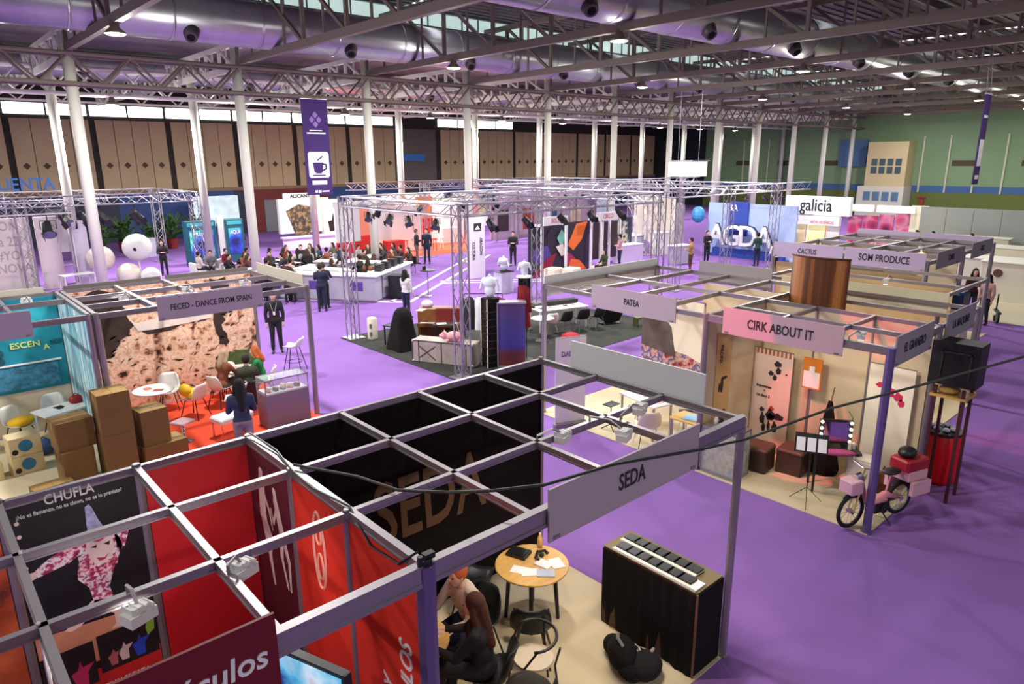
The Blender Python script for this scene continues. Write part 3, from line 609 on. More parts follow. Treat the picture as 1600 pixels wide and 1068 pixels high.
b.poly(jag([(3.2, 2.8), (3.6, 2.8), (3.5, 2.1), (3.36, 1.7), (3.5, 1.25), (3.3, 1.15), (3.15, 1.5)], .05, 4), (0, Y0, 0), (1, 0, 0), (0, 0, 1), -0.003)
link('printed_crevices', b.mesh('printed_crevices', rk), pm)
b = MB(); Y0 = 10.36; b.poly([(1.34, 2.18), (1.48, 2.02), (1.85, 2.05), (2.13, 2.2), (2.84, 2.3), (3.15, 2.3), (3.11, 1.9), (2.52, 1.85), (1.82, 1.82), (1.5, 1.84)], (0, Y0, 0), (1, 0, 0), (0, 0, 1), -0.003); link('printed_white_ledge', b.mesh('printed_white_ledge', mat('white_ledge_print', (236, 222, 214), 0.7)), pm)
b = MB(); b.poly(jag([(3.1, .55), (3.25, .9), (3.62, 1.0), (4.08, .98), (4.06, .5), (3.3, .5)], .04), (0, Y0, 0), (1, 0, 0), (0, 0, 1), -0.003); link('printed_scrub', b.mesh('printed_scrub', mat('green_scrub_print', (74, 96, 50), 0.8, var=0.5, scale=6)), pm)
fascia(S, (2.2, 7.34), 'x', 'FECED - DANCE FROM SPAIN', mat('lilac_grey_fascia', (176, 162, 180), 0.6), 0.16, wx=0.74, z=2.85)
floor_pad(0.2, 4.2, 6.4, 10.35, mat('orange_red_carpet', (232, 74, 40), 0.9, var=0.06, scale=2), 'bright orange-red carpet of the rock mural stand')
b = MB(); b.box(0.22, 4.18, 8.42, 8.46, 0, 0)  # placeholder geometry kept out of the build
S2 = thing('exhibition_stand', 'stand with a teal lettered wall at the left edge', 'stand', (0, 0, 0))
for x, y in ((0.08, 7.4), (0.08, 10.45), (-3.9, 10.45), (-3.9, 7.4)): part('post', post_mb(x, y), alu, S2)
for y in (7.4, 9.4, 10.45): part('roof_beam', beam_mb((-3.9, y), (0.1, y), w=0.07, h=0.1), alu, S2)
for x in (-2.9, -1.9, -0.9, .1): part('roof_beam', beam_mb((x, 7.4), (x, 10.45), w=0.06, h=0.08), alu, S2)
teal = mat('teal_print', (20, 140, 164), 0.6, var=0.08, scale=1)
tw = panel(S2, -3.9, 0.06, 10.37, 10.41, teal, z0=.93, label='teal printed wall with yellow green letters')
panel(S2, -3.9, 0.06, 10.38, 10.42, mat('cream_wall', (216, 204, 180), 0.7), z0=0.02, z1=.93, label='plain cream lower wall')
b = MB(); b.box(-3.9, -0.02, 10.34, 10.37, 1.5, 1.53); link('printed_white_line', b.mesh('printed_white_line', letw), tw)
b = MB(); b.box(-3.9, -0.1, 10.345, 10.37, 1.0, 1.46); link('printed_skyline', b.mesh('printed_skyline', mat('skyline_print', (60, 130, 160), 0.7, var=0.5, scale=9)), tw)
text('ESCEN', 0.17, (-0.6, 10.36, 1.9), (1, 0, 0), (0, 0, 1), mat('yellow_green_letters', (214, 232, 120), 0.6), tw, wx=1.05)
text('A', 0.15, (-0.24, 10.36, 1.8), (1, 0, 0), (0, 0, 1), MT['yellow_green_letters'], tw, wx=1.1)
text('NORTE', 0.15, (0.0, 10.36, 1.88), (1, 0, 0), (0, 0, 1), mat('dark_teal_letters', (20, 84, 96), 0.6), tw, wx=0.7)
for zz in (2.16, 1.78, 1.62):
    b = MB(); b.cyl((-1.08, 10.368, zz), (-1.08, 10.355, zz), 0.1, n=16); link('printed_dot', b.mesh('printed_dot', MT['dark_teal_letters']), tw)
side = MB(); side.box(0.08, 0.12, 7.5, 10.35, 0.02, 2.84)
part('wall_panel', side, ramp_mat('waterfall_print', [(0.3, (70, 160, 180)), (0.5, (150, 205, 215)), (0.65, (230, 244, 244))], scale=2.0, stretch=(1, 4, .3), detail=5), S2, label='side wall printed with pale blue falling water')
fascia(S2, (-1.75, 7.34), 'x', 'ESCENA NORTE', MT['lilac_grey_fascia'], 0.16, z=2.9)
floor_pad(-3.9, 0.18, 6.4, 10.35, mat('cream_stand_carpet', (214, 198, 162), 0.9, var=0.05, scale=1.5), 'cream carpet of the teal walled stand')
for nm, x0, x1, y0, y1, m in (('a', .25, 2.15, 10.5, 10.52, 'grey_brown_board'), ('b', 2.25, 4.15, 10.5, 10.52, 'grey_brown_board')):
    b = MB(); b.box(x0, x1, y0, y1, 2.72, 2.99); part('fascia_board', b, mat('grey_brown_board', (112, 104, 96), .6), S)
b = MB(); b.box(4.26, 4.28, 7.7, 10.2, 2.78, 3.12); part('fascia_board', b, mat('cream_white_board', (214, 206, 190), .6), S)
for x0, x1 in ((-1.9, -.1), (-3.9, -2.0)): b = MB(); b.box(x0, x1, 10.5, 10.52, 2.74, 3.02); part('fascia_board', b, MT['cream_white_board'], S2)
for i, (x, y, tg) in enumerate(((1.0, 8.4, (1.4, 10.2, 1.2)), (2.2, 8.4, (2.2, 10.2, 1.2)), (3.4, 8.4, (3.4, 10.2, 1.0)))):
    arm_light((x, y, H), tg, 'small floodlight over the rock mural stand, %s from the left' % ORD[i], 'floodlights of the rock mural stand', 60, (1, .9, .78), d=(0, .9))
for i, x in enumerate((-0.5, -1.9)):
    arm_light((x, 9.4, H), (x, 10.8, 0.8), 'small floodlight over the teal walled stand, %s from the right' % ORD[i], 'floodlights of the teal walled stand', 55, (1, .86, .7), d=(0, .8))
# ---- PATEA / CIRK ABOUT IT block
wallc = mat('cream_cloth_wall', (214, 196, 164), 0.8, var=0.04, scale=1)
S = thing('exhibition_stand', 'corner stand with a mauve sign board and a white desk', 'stand', (8, 0, 0))
for x, y in ((0, 4), (4, 4), (0, 0), (4, 0)): part('post', post_mb(x, y, r=0.055), alu, S)
for y in (0, 1, 2, 3, 4): part('roof_beam', beam_mb((0, y), (4, y), w=0.06, h=0.08), alu, S)
for x in (0, 2, 4): part('roof_beam', beam_mb((x, 0), (x, 4), w=0.06, h=0.08), alu, S)
panel(S, 0.05, 4, -0.015, 0.015, wallc, label='cream wall between the mauve and the pink boarded stands')
panel(S, 2.98, 3.02, 0.05, 2.0, wallc, label='cream cloth wall with a white board')
pk = panel(S, 2.95, 2.97, 1.9, 3.6, ramp_mat('carnival_photo', [(0.3, (40, 24, 40)), (0.42, (150, 50, 60)), (0.5, (210, 170, 160)), (0.58, (70, 50, 120)), (0.7, (226, 210, 200))], scale=4, detail=8), z0=0.3, z1=2.4, label='large photo print of a crowd')
b = MB(); b.poly([(-3.6, 1.15), (-3.6, 2.3), (-3.2, 2.15), (-2.75, 1.7), (-2.6, 1.0)], (2.94, 0, 0), (0, -1, 0), (0, 0, 1), -0.004); link('printed_tree', b.mesh('printed_tree', mat('grey_bark_print', (92, 80, 78), 0.8, var=0.3, scale=4)), pk)
b = MB(); b.poly([(-2.7, 1.15), (-2.85, 1.75), (-3.25, 2.2), (-3.3, 2.38), (-1.92, 2.38), (-1.92, 1.0), (-2.3, 1.12)], (2.943, 0, 0), (0, -1, 0), (0, 0, 1), -0.003); link('printed_white_facade', b.mesh('printed_white_facade', mat('facade_print', (232, 222, 204), 0.7)), pk)
b = MB(); b.box(2.95, 2.97, 0.5, 1.8, 1.1, 2.2); part('white_board', b, white, S)
fascia(S, (-0.05, 1.6), 'y', 'PATEA', mat('mauve_fascia', (186, 170, 180), 0.6), 0.17)
for x in (1.0, 3.0):
    b = MB(); b.cbox((x+.05, 4.06, 2.86), (2.0, 0.02, 0.45)); part('fascia_board', b, fwhite, S)
b = MB(); b.cbox((4.4, 2.1, 2.84), (0.02, 1.9, 0.5)); part('fascia_board', b, fgrey, S)
floor_pad(7.9, 12, 0.02, 4.1, MT['pale_stand_carpet'], 'pale carpet of the mauve boarded corner stand')
S = thing('exhibition_stand', 'stand with a pink and grey sign board at the corner with the moped', 'stand', (8, -3, 0))
b = MB(); b.cyl((0, 0, 0), (0, 0, H), 0.065, n=8); b.cyl((0, 0, 0), (0, 0, .03), 0.09, n=8); part('post', b, mat('violet_reflection_post', (118, 104, 150), 0.4), S)
part('post', post_mb(2, 0, r=0.05), alu, S)
for y in (1, 2): part('roof_beam', beam_mb((0, y), (2, y)), alu, S)
part('roof_beam', beam_mb((0, 0), (2, 0), w=0.06, h=0.12), alu, S); part('roof_beam', beam_mb((0, 0), (0, 3), w=0.06, h=0.12), alu, S)
for x in (1, 2): part('roof_beam', beam_mb((x, 0), (x, 3)), alu, S)
pw = panel(S, 1.97, 2.0, 0.05, 2.95, wallc, label='cream cloth back wall')
b = MB()
for y in (.98, 1.96): b.box(1.955, 1.97, y-.015, y+.015, 0.02, 2.84)
part('wall_joint_strips', b, alu, S)
fascia(S, (-0.05, 1.65), 'y', 'CIRK ABOUT IT', mat('rose_grey_fascia', (196, 164, 172), 0.6), 0.22)
fascia(S, (0.75, -0.05), 'x', 'EL GRANERO', fgrey, 0.2, w=1.5, z=2.85)
b = MB(); b.box(1.96, 1.975, 0.05, 2.95, 2.2, 2.83)
floor_pad(7.9, 10.0, -3.05, -0.02, MT['pale_stand_carpet'], 'pale carpet under the moped and the cube poufs')
S = thing('exhibition_stand', 'small stand behind the pink boarded one with a dark side sign board', 'stand', (10, -3, 0))
for x, y in ((2, 0), (2, 3)): part('post', post_mb(x, y), alu, S)
for x0, y0, x1, y1 in ((0.05, 0, 2, 0), (2, 0, 2, 3), (.05, 3, 2, 3), (1, 0, 1, 3)): part('roof_beam', beam_mb((x0, y0), (x1, y1)), alu, S)
fascia(S, (0.5+.35, -0.05), 'x', 'LA MAQUINE', fgrey, 0.2, w=1.5, z=2.85)
fascia(S, (2.06, 1.5), 'y', '', mat('ivory_board', (232, 224, 190), 0.7), z=2.85)
floor_pad(10.02, 12.1, -3.05, -0.02, MT['cream_stand_carpet'], 'cream carpet of the small stand behind the pink boarded one')
for i, (x, y, tg, pw_) in enumerate(((8, -1.2, (9.6, -1.2, .8), 60), (8, -2.4, (9.5, -2.3, .8), 60), (8.0, 1.6, (10.4, 1.6, 1.0), 60), (8.0, 3.0, (10.4, 3.0, 1.0), 50))):
    arm_light((x, y, H), tg, 'small floodlight behind the sign boards of the corner block, %s from the right' % ORD[(1, 0, 2, 3)[i]], 'floodlights of the corner block', pw_*1.6, (1, .84, .62), d=(.9, 0))
# ---- SOM PRODUCE block
S = thing('exhibition_stand', 'long stand block with lilac sign boards on top, at right', 'stand', (17.5, 0, 0))
for x, y in ((0, -.4), (0, 1.7), (0, 3.8), (2.9, -.4), (5.8, -.4), (5.8, 3.8), (2.9, 3.8)): part('post', post_mb(x, y, r=0.06), alu, S)
for y in (-.4, .7, 1.7, 2.7, 3.8): part('roof_beam', beam_mb((0, y), (5.8, y), w=0.08, h=0.1), alu, S)
for x in (0, 1.5, 2.9, 4.4, 5.8): part('roof_beam', beam_mb((x, -.4), (x, 3.8), w=0.08, h=0.1), alu, S)
panel(S, 2.9, 2.94, -.3, 3.7, wallc); panel(S, 0.05, 5.7, 1.68, 1.72, wallc); panel(S, 0.02, 0.06, -.3, 3.7, mat('tan_board_wall', (206, 176, 128), 0.7), z1=2.5)
fascia(S, (-0.06, 2.75), 'y', 'CACTUS', flil, 0.2, w=2.05); fascia(S, (-0.06, .65), 'y', 'SOM PRODUCE', flil, 0.26, w=2.05)
fascia(S, (1.6, -.46), 'x', 'TOMBS', fgrey, 0.22, w=2.2); fascia(S, (4.4, -.46), 'x', 'GREC', fgrey, 0.22, w=2.0)
for y in (0.65, 2.75): b = MB(); b.cbox((5.88, y, 2.85), (0.02, 2.0, 0.45)); part('fascia_board', b, flil, S)
floor_pad(17.3, 23.4, -.6, 4.0, MT['cream_stand_carpet'], 'cream carpet under the lilac boarded stand block')
# ---- block between (seen from behind: cream boards)
S = thing('exhibition_stand', 'half hidden stand with cream board backs behind the wooden drum', 'stand', (12.6, 0, 0))
ivory = mat('ivory_board', (232, 224, 190), 0.7)
for x, y in ((0, -2.2), (0, 1.4), (3.0, -2.2), (3.0, 1.4)): part('post', post_mb(x, y), alu, S)
for a, c in (((0, -2.2), (3, -2.2)), ((0, 1.4), (3, 1.4)), ((0, -2.2), (0, 1.4)), ((3, -2.2), (3, 1.4)), ((1.5, -2.2), (1.5, 1.4))): part('roof_beam', beam_mb(a, c), alu, S)
for z in (2.8,): b = MB(); b.box(-.04, -.01, -2.2, 1.0, z-.22, z+.14); part('fascia_board', b, ivory, S)
b = MB(); b.box(-.03, .0, -2.1, 1.0, 1.6, 2.3); part('wall_panel', b, ivory, S)
b = MB(); b.box(2.96, 3.0, -1.6, 1.3, 0.02, 2.6); part('wall_panel', b, MT['tan_board_wall'], S)
floor_pad(12.55, 15.7, -2.3, 1.5, MT['cream_stand_carpet'], 'cream carpet of the half hidden stand behind the drum')
for i, (x, y) in enumerate(((14, -.8), (18.6, .7), (20.6, .7), (19, 2.8))):
    arm_light((x, y, H), (x+.9, y, 1.2), 'small floodlight over the right hand stand blocks, %s from the near side' % ORD[i], 'floodlights of the right hand blocks', 60, (1, .82, .58), d=(-.6, 0))
# red spotlight that colours the corner block
t = thing('stage_spotlight', 'red gelled spotlight clamped under the second roof truss', 'lamp', (3.52, 1.0, 9.2))
b = MB(); b.cyl((0.05, 0, -.1), (.3, -.02, -.42), 0.13, 0.16, n=12); part('lamp_body', b, blk, t)
b = MB(); b.tube([(0, 0, 0.1), (-.02, .16, 0), (0.1, .16, -.2)], .015, 5); part('yoke', b, blk, t)
b = MB(); b.cyl((.3, -.02, -.42), (.31, -.02, -.43), 0.14, n=12); part('lens', b, mat('red_gel', (255, 60, 70), 0.4, emit=6), t)
spot('red_spotlight_beam', (3.85, 1.0, 8.75), (7.95, -0.55, 2.8), 2600, (1.0, 0.07, 0.14), 11, 0.03, 0.15)
spot('red_spotlight_beam', (3.9, 1.0, 8.75), (9.98, -2.0, 3.0), 2600, (1.0, 0.05, 0.1), 8, 0.03, 0.2)
# ================================================================ furniture makers
def rbox(b, c, d, r=0.02, rz=0.0):
    """box with chamfered vertical edges and top rim"""
    x, y, z = c; a, w, h = d[0]/2, d[1]/2, d[2]/2
    def ring(ins, zz):
        pts = [(a-ins, w-r-ins), (a-r-ins, w-ins), (-a+r+ins, w-ins), (-a+ins, w-r-ins), (-a+ins, -w+r+ins), (-a+r+ins, -w+ins), (a-r-ins, -w+ins), (a-ins, -w+r+ins)]
        return [(x+u*cos(rz)-v*sin(rz), y+u*sin(rz)+v*cos(rz), zz) for u, v in pts]
    vs = ring(0, z-h)+ring(0, z+h-r)+ring(r*.7, z+h); fs = [tuple(range(7, -1, -1)), tuple(range(16, 24))]
    for k in (0, 8): fs += [(k+i, k+(i+1) % 8, k+8+(i+1) % 8, k+8+i) for i in range(8)]
    return b.add(vs, fs)
def shell_mb(w=0.46, d=0.44, h=0.36, t=0.012, z=0.44, n=9, m=10, flare=0.06):
    """moulded seat shell facing +x: grid surface bent from seat to back"""
    b = MB(); P = []
    for i in range(m+1):
        s = i/m
        if s < .5: x = d*0.5-d*(s/.5)*0.92; zz = z-0.03*sin(pi*s/.5)+ (0.0 if s > .08 else -0.015)
        else: q = (s-.5)/.5; x = -d*0.42-0.10*q; zz = z+h*q**0.9
        hw = w/2*(0.9+0.1*sin(pi*s)) if s < .6 else w/2*(1-0.35*((s-.6)/.4)**2.2)
        for j in range(n+1):
            v = (j/n-.5)*2; up = abs(v)**2.5*flare*(1 if s < .75 else (1-s)*4)
            fx = abs(v)**2.5*flare*(0 if s < .4 else 1)
            P.append((x+fx, v*hw, zz+up))
    vs = P+[(x-(t if k//(n+1) > m//2 else 0), y, zz-t) for k, (x, y, zz) in enumerate(P)]; N = len(P); fs = []
    for i in range(m):
        for j in range(n):
            a = i*(n+1)+j; fs.append((a, a+1, a+n+2, a+n+1)); fs.append((N+a, N+a+n+1, N+a+n+2, N+a+1))
    for i in range(m):
        for a, c in ((i*(n+1), (i+1)*(n+1)), ((i+1)*(n+1)+n, i*(n+1)+n)): fs.append((a, c, N+c, N+a))
    for j in range(n): fs.append((j+1, j, N+j, N+j+1)); k = m*(n+1)+j; fs.append((k, k+1, N+k+1, N+k))
    return b.add(vs, fs)
def legs4(t, m, z, s=0.17, so=0.24, r=0.014, r1=None, wood_=False):
    for sx in (-1, 1):
        for sy in (-1, 1):
            b = MB(); b.cyl((sx*so, sy*so, 0), (sx*s, sy*s, z), r1 or r, r if not wood_ else r*1.4, n=7); part('leg', b, m, t)
def shell_chair(loc, rz, lab, m=None, lm=None, grp=None, wood_=False):
    t = thing('shell_chair', lab, 'chair', loc, rz, grp)
    part('seat_shell', shell_mb(), m or white, t, smooth=True)
    legs4(t, lm or blk, 0.42, 0.13, 0.22, 0.011 if not wood_ else .014, wood_=wood_)
    b = MB(); b.bar((-.14, -.14, .41), (.14, .14, .41), .02); b.bar((-.14, .14, .41), (.14, -.14, .41), .02); part('seat_frame', b, lm or blk, t)
    return t
def round_table(loc, r, h, lab, top, leg, kind='legs', grp=None):
    t = thing('round_table', lab, 'table', loc, 0, grp)
    b = MB(); b.lathe([(r-.01, h-.03), (r, h-.022), (r, h-.006), (r-.008, h)], n=36); part('tabletop', b, top, t, smooth=False)
    if kind == 'legs':
        for k in range(4):
            a = pi/4+k*pi/2; b = MB(); b.cyl((r*.72*cos(a), r*.72*sin(a), 0), (r*.6*cos(a), r*.6*sin(a), h-.03), .022, .03, n=8); part('leg', b, leg, t)
    else:
        b = MB(); b.cyl((0, 0, .02), (0, 0, h-.03), .028, n=10); part('column', b, leg, t)
        b = MB(); b.lathe([(r*.6, 0), (r*.6, .012), (.05, .03)], n=24); part('base', b, leg, t)
    return t
def rect_table(loc, w, d, h, lab, top, leg, rz=0.0, grp=None, th=0.03):
    t = thing('table', lab, 'table', loc, rz, grp)
    b = MB(); rbox(b, (0, 0, h-th/2), (w, d, th), 0.006); part('tabletop', b, top, t)
    for sx in (-1, 1):
        for sy in (-1, 1):
            b = MB(); b.cbox((sx*(w/2-.05), sy*(d/2-.05), (h-th)/2), (.035, .035, h-th)); part('leg', b, leg, t)
    return t
def bar_stool(loc, rz, lab, m=None, lm=None, grp=None, h=0.72):
    t = thing('bar_stool', lab, 'stool', loc, rz, grp)
    o = part('seat_shell', shell_mb(h=.24, z=h), m or white, t, smooth=True)
    for sx in (-1, 1):
        for sy in (-1, 1): b = MB(); b.cyl((sx*.25, sy*.25, 0), (sx*.11, sy*.11, h-.02), .011, n=6); part('leg', b, lm or blk, t)
    b = MB(); b.tube([(.2*cos(a*pi/6), .2*sin(a*pi/6), .3) for a in range(12)], .009, 5, closed=True); part('foot_ring', b, lm or blk, t)
    return t
def sheet(c, w, d, lab, m, rz=0.0, name='leaflet', cat='leaflet', grp=None, th=0.006):
    b = MB(); b.cbox((0, 0, th/2), (w, d, th)); b.cbox((0, 0, th+.0005), (w*.75, d*.5, .001)); return one(name, b, m, lab, cat, c, rz, grp)
def carton(c, d, rz, lab, grp=None):
    t = thing('cardboard_box', lab, 'box', (c[0], c[1], c[2]), rz, grp)
    b = MB(); b.cbox((0, 0, d[2]/2), d); part('carton', b, card, t)
    b = MB(); b.cbox((0, 0, d[2]+.002), (d[0]*.99, .05, .003)); b.cbox((d[0]/2+.001, 0, d[2]-.08), (.003, .05, .16)); b.cbox((-d[0]/2-.001, 0, d[2]-.08), (.003, .05, .16)); part('packing_tape', b, mat('packing_tape', (160, 124, 66), 0.3), t)
    b = MB()
    for s in (-1, 1): b.cbox((s*d[0]*.25, 0, d[2]+.001), (d[0]*.47, d[1]*.985, .002))
    part('top_flaps', b, mat('carton_flap', (150, 118, 64), 0.8), t)
    return t
# ================================================================ SEDA stand
kw = mat('dark_stained_wood', (70, 40, 28), 0.5)
t = thing('display_counter', 'black cloth covered counter at the corner of the black walled stand', 'counter', (3.68, -2.32, 0))
b = MB(); rbox(b, (0, 0, .525), (.5, 1.3, 1.05), .01); part('counter_body', b, kw, t)
b = MB(); n = 26
P = [(-.262-.012*sin(k*1.9), -.655+1.31*k/n) for k in range(n+1)]
vs = []; fs = []
for z in (0.01, .35, .7, 1.03): vs += [(x-(.02 if z < .1 else 0)*sin(y*9), y, z) for x, y in P]
for i in range(3): fs += [(i*(n+1)+k, i*(n+1)+k+1, (i+1)*(n+1)+k+1, (i+1)*(n+1)+k) for k in range(n)]
b.add(vs, fs); b.box(-.25, .25, -.665, -.655, .02, 1.04); part('cloth_drape', b, black, t)
b = MB(); b.box(-.27, -.25, -.672, -.652, 0, 1.05); part('corner_strip', b, mat('bronze_strip', (120, 84, 62), .4, metal=.4), t)
b = MB(); b.box(-.25, .25, -.65, .65, 1.05, 1.056); part('counter_top', b, mat('olive_top', (110, 96, 60), .6), t)
for j, (x0, nm) in enumerate(((-.15, 'near'), (.07, 'far'))):
    t2 = thing('brochure_tray', 'long white tray of black catalogues, %s row on the covered counter' % nm, 'tray', (3.68+x0, -2.32+.06*(j*1.0), 1.057))
    b = MB(); b.box(-.1, .1, -.62+.1*j, .52, 0, .018); b.box(-.1, -.09, -.62+.1*j, .52, .018, .03); part('tray', b, white, t2)
    for k in range(7):
        lab = 'black catalogue in the %s white tray, %s from the wall side' % (nm, ORD[k])
        bb = MB(); bb.cbox((0, 0, .011), (.13, .17, .022)); bb.cbox((0.003, .0, .0235), (.1, .1, .001))
        o = one('catalogue', bb, blk, lab, 'catalogue', (3.68+x0+.022, -2.32+.06*j+.42-.143*k, 1.0755+.0), 0, 'catalogues on the covered counter')
T1 = round_table((2.84, -1.05, 0.016), .45, .75, 'round light wood table with dark legs inside the black walled stand', wood, blk)
def t1(x, y): return (2.84+x, -1.05+y, .767)
b = MB(); b.cbox((0, 0, .02), (.2, .26, .04)); b.cbox((0, 0, .045), (.17, .22, .01)); one('black_book', b, blk, 'thick black book lying on the round wood table', 'book', t1(.02, .26), .35)
for k, (x, y, a, l) in enumerate(((-.2, .0, .5, 'white leaflet on the near left of the wood table'), (-.14, -.12, .9, 'white leaflet overlapping the table rim side of the first'), (.1, -.1, .2, 'white leaflet in the middle of the wood table'), (.22, -.2, -.4, 'white leaflet on the right of the wood table'), (-.02, -.26, .8, 'pale blue leaflet near the front of the wood table'))):
    sheet(t1(x, y), .15, .21, l, mat('paper_white', (236, 236, 240), .6) if k < 4 else mat('paper_blue', (190, 200, 226), .6), a, grp='leaflets on the wood table', th=.004+.002*k)
b = MB(); b.tube([(-.09, 0, .01), (-.1, .05, .03), (0, .09, .045), (.1, .05, .03), (.09, 0, .01)], .02, 7); b.ball((0, .03, .025), .03, 8, 6); one('headphones', b, blk, 'black curved headphones on a leaflet of the wood table', 'headphones', t1(.2, .0), .2)
b = MB(); b.lathe([(.035, 0), (.036, .1), (.03, .14), (.013, .17), (.013, .2)], n=12); one('bottle', b, mat('orange_bottle', (232, 190, 120), .3), 'small pale orange bottle at the far rim of the wood table', 'bottle', t1(.33, .2), 0, smooth=True)
shell_chair((2.35, -1.55, .016), atan2(.5, .49), 'black shell chair with brown wooden legs seen from behind at the wood table', blk, woodd, wood_=True)
shell_chair((2.42, -.42, .016), atan2(-.6, .42), 'black shell chair with thin dark legs against the black cloth wall', blk, blk)
t = thing('wire_chair', 'black chair with a curved hoop back near the picture bottom', 'chair', (1.98, -1.98, .016), 2.7)
b = MB(); b.lathe([(.2, .43), (.215, .44), (.21, .465), (.1, .47)], n=22); part('seat', b, mat('cream_seat', (214, 200, 176), .7), t)
b = MB(); b.tube([(-.24*cos(a)*1.0, .26*sin(a), .72+.02*cos(a)) for a in [(-1.9+3.8*k/16) for k in range(17)]], .016, 7); part('hoop_back', b, blk, t, smooth=True)
for k, (x, y) in enumerate(((.2, .17), (.2, -.17), (-.2, .17), (-.2, -.17))):
    b = MB(); b.tube([(x*1.15, y*1.1, 0), (x*.9, y*.95, .44), (x*1.0 if x < 0 else x*.2, y*1.5, .72)], .012, 6); part('leg', b, blk, t)
round_table((0.98, -1.2, .016), .4, .75, 'second round light wood table half hidden by the violet reflecting post', wood, blk)
sheet((1.12, -1.3, .767), .15, .2, 'white note sheet on the second wood table', MT['paper_white'], .4)
# black bag and coat heap
t = thing('backpack', 'black backpack with loose straps on the floor before the counter', 'bag', (3.0, -2.35, .016), .9)
b = MB(); b.ball((0, 0, .17), .2, 14, 9, (1.3, .85, .8)); b.ball((.2, .05, .12), .13, 12, 8, (1.2, 1, .8)); b.ball((-.18, -.02, .12), .14, 12, 8, (1.3, .8, .7)); part('bag_body', b, black, t, smooth=True)
b = MB(); b.tube([(.05+.22*cos(a), -.22+.14*sin(a), .02+.02*sin(a*2)) for a in [pi*.8+k*pi*1.3/12 for k in range(13)]], .018, 6); part('strap', b, black, t)
b = MB(); b.tube([(-.1, .02, .33), (0, .06, .37), (.12, .03, .32)], .02, 6); part('carry_handle', b, mat('grey_webbing', (110, 108, 112), .7), t)
b = MB(); b.cbox((.02, -.2, .16), (.1, .02, .06)); part('label_patch', b, mat('silver_patch', (176, 176, 180), .4), t)
t = thing('folded_coat', 'black coat thrown over the bag beside the counter', 'coat', (3.08, -2.62, .016), .3)
b = MB(); b.ball((0, 0, .13), .17, 12, 8, (1.3, 1.0, .8)); b.ball((-.12, .1, .09), .12, 10, 7, (1.2, 1, .8)); part('cloth', b, mat('black_wool', (18, 16, 18), .95), t, smooth=True)
b = MB(); b.ball((.12, -.02, .25), .035, 8, 6, (1.4, .6, .5)); part('pale_lining', b, mat('grey_lining', (150, 148, 150), .7), t)
# ================================================================ rock mural stand
t = thing('glass_showcase', 'grey showcase with a glass top at the corner post of the mural stand', 'showcase', (3.46, 7.4, .016))
gm = mat('mauve_grey_cabinet', (128, 118, 138), .5)
b = MB(); rbox(b, (0, 0, .37), (.96, .5, .74), .008); part('cabinet', b, gm, t)
b = MB()
for sx in (-1, 1):
    for sy in (-1, 1): b.cbox((sx*.47, sy*.24, .9), (.02, .02, .32))
b.cbox((0, .24, 1.06), (.96, .02, .02)); b.cbox((0, -.24, 1.06), (.96, .02, .02)); b.cbox((.47, 0, 1.06), (.02, .5, .02)); b.cbox((-.47, 0, 1.06), (.02, .5, .02)); part('glass_frame', b, alu, t)
b = MB(); b.cbox((0, 0, 1.06), (.92, .46, .006)); b.cbox((0, -.245, .9), (.92, .004, .3)); b.cbox((-.475, 0, .9), (.004, .46, .3)); part('glass', b, glass, t)
b = MB(); b.cbox((0, 0, .755), (.9, .44, .03)); part('inner_shelf', b, white, t)
ccs = [(200, 60, 50), (240, 240, 235), (40, 40, 40), (220, 180, 120), (120, 140, 120), (240, 220, 200)]
for k in range(10):
    sheet((3.1+.08*k, 7.3+.16*(k % 2), .787), .07, .12, 'small %s booklet inside the glass showcase, %s from the left' % (('red', 'white', 'black', 'tan', 'sage', 'cream')[k % 6], ORD[k]), mat('booklet_%d' % (k % 6), ccs[k % 6], .6), .1*k, 'booklet', 'booklet', 'booklets in the showcase', th=.03+.02*(k % 3))
bar_stool((5.25, 10.75, 0), 2.4, 'white bar stool with thin dark legs beside the mural stand post')
shell_chair((1.85, 9.95, .016), -2.0, 'white shell chair behind the round white table', white, blk)
shell_chair((2.1, 9.0, .016), 2.2, 'white shell chair with a yellow jacket over it', white, blk)
shell_chair((2.75, 8.35, .016), 2.6, 'white shell chair on the open orange floor', white, blk)
shell_chair((3.1, 9.95, .016), -2.6, 'white shell chair against the rock mural at right', white, blk)
b = MB(); b.ball((0, 0, .1), .2, 12, 8, (1.1, 1, .55)); b.ball((-.16, .06, .2), .14, 10, 7, (.8, 1.3, 1.0)); one('yellow_jacket', b, mat('yellow_cloth', (236, 186, 30), .8), 'yellow jacket draped over a white chair in the mural stand', 'jacket', (2.12, 9.02, .47), .3, smooth=True)
round_table((1.4, 9.3, .016), .42, .74, 'round white table in the middle of the mural stand', white, chrome, 'col')
for k, (x, y) in enumerate(((-.1, .1), (.12, .05), (.05, -.15))): sheet((1.4+x, 9.3+y, .757), .15, .2, 'printed leaflet on the round white table, %s of three' % ORD[k], mat('leaflet_%d' % k, ((200, 120, 90), (240, 236, 230), (150, 90, 80))[k], .6), .5*k, th=.004+.002*k)
round_table((3.35, 9.55, .016), .4, .74, 'round white table beside the woman in green', white, chrome, 'col')
for k, (x, y) in enumerate(((-.1, .1), (.15, .0), (-.02, -.18))): sheet((3.35+x, 9.55+y, .757), .16, .22, 'white paper sheet before the woman in green, %s of three' % ORD[k], MT['paper_white'], .7*k, th=.004+.002*k)
t = thing('square_stool', 'low square acrylic stool on a chrome trumpet base', 'stool', (1.47, 7.74, .016), .5)
b = MB(); rbox(b, (0, 0, .42), (.36, .36, .04), .02); part('seat', b, mat('clear_acrylic', (190, 160, 170), .15, alpha=.8), t)
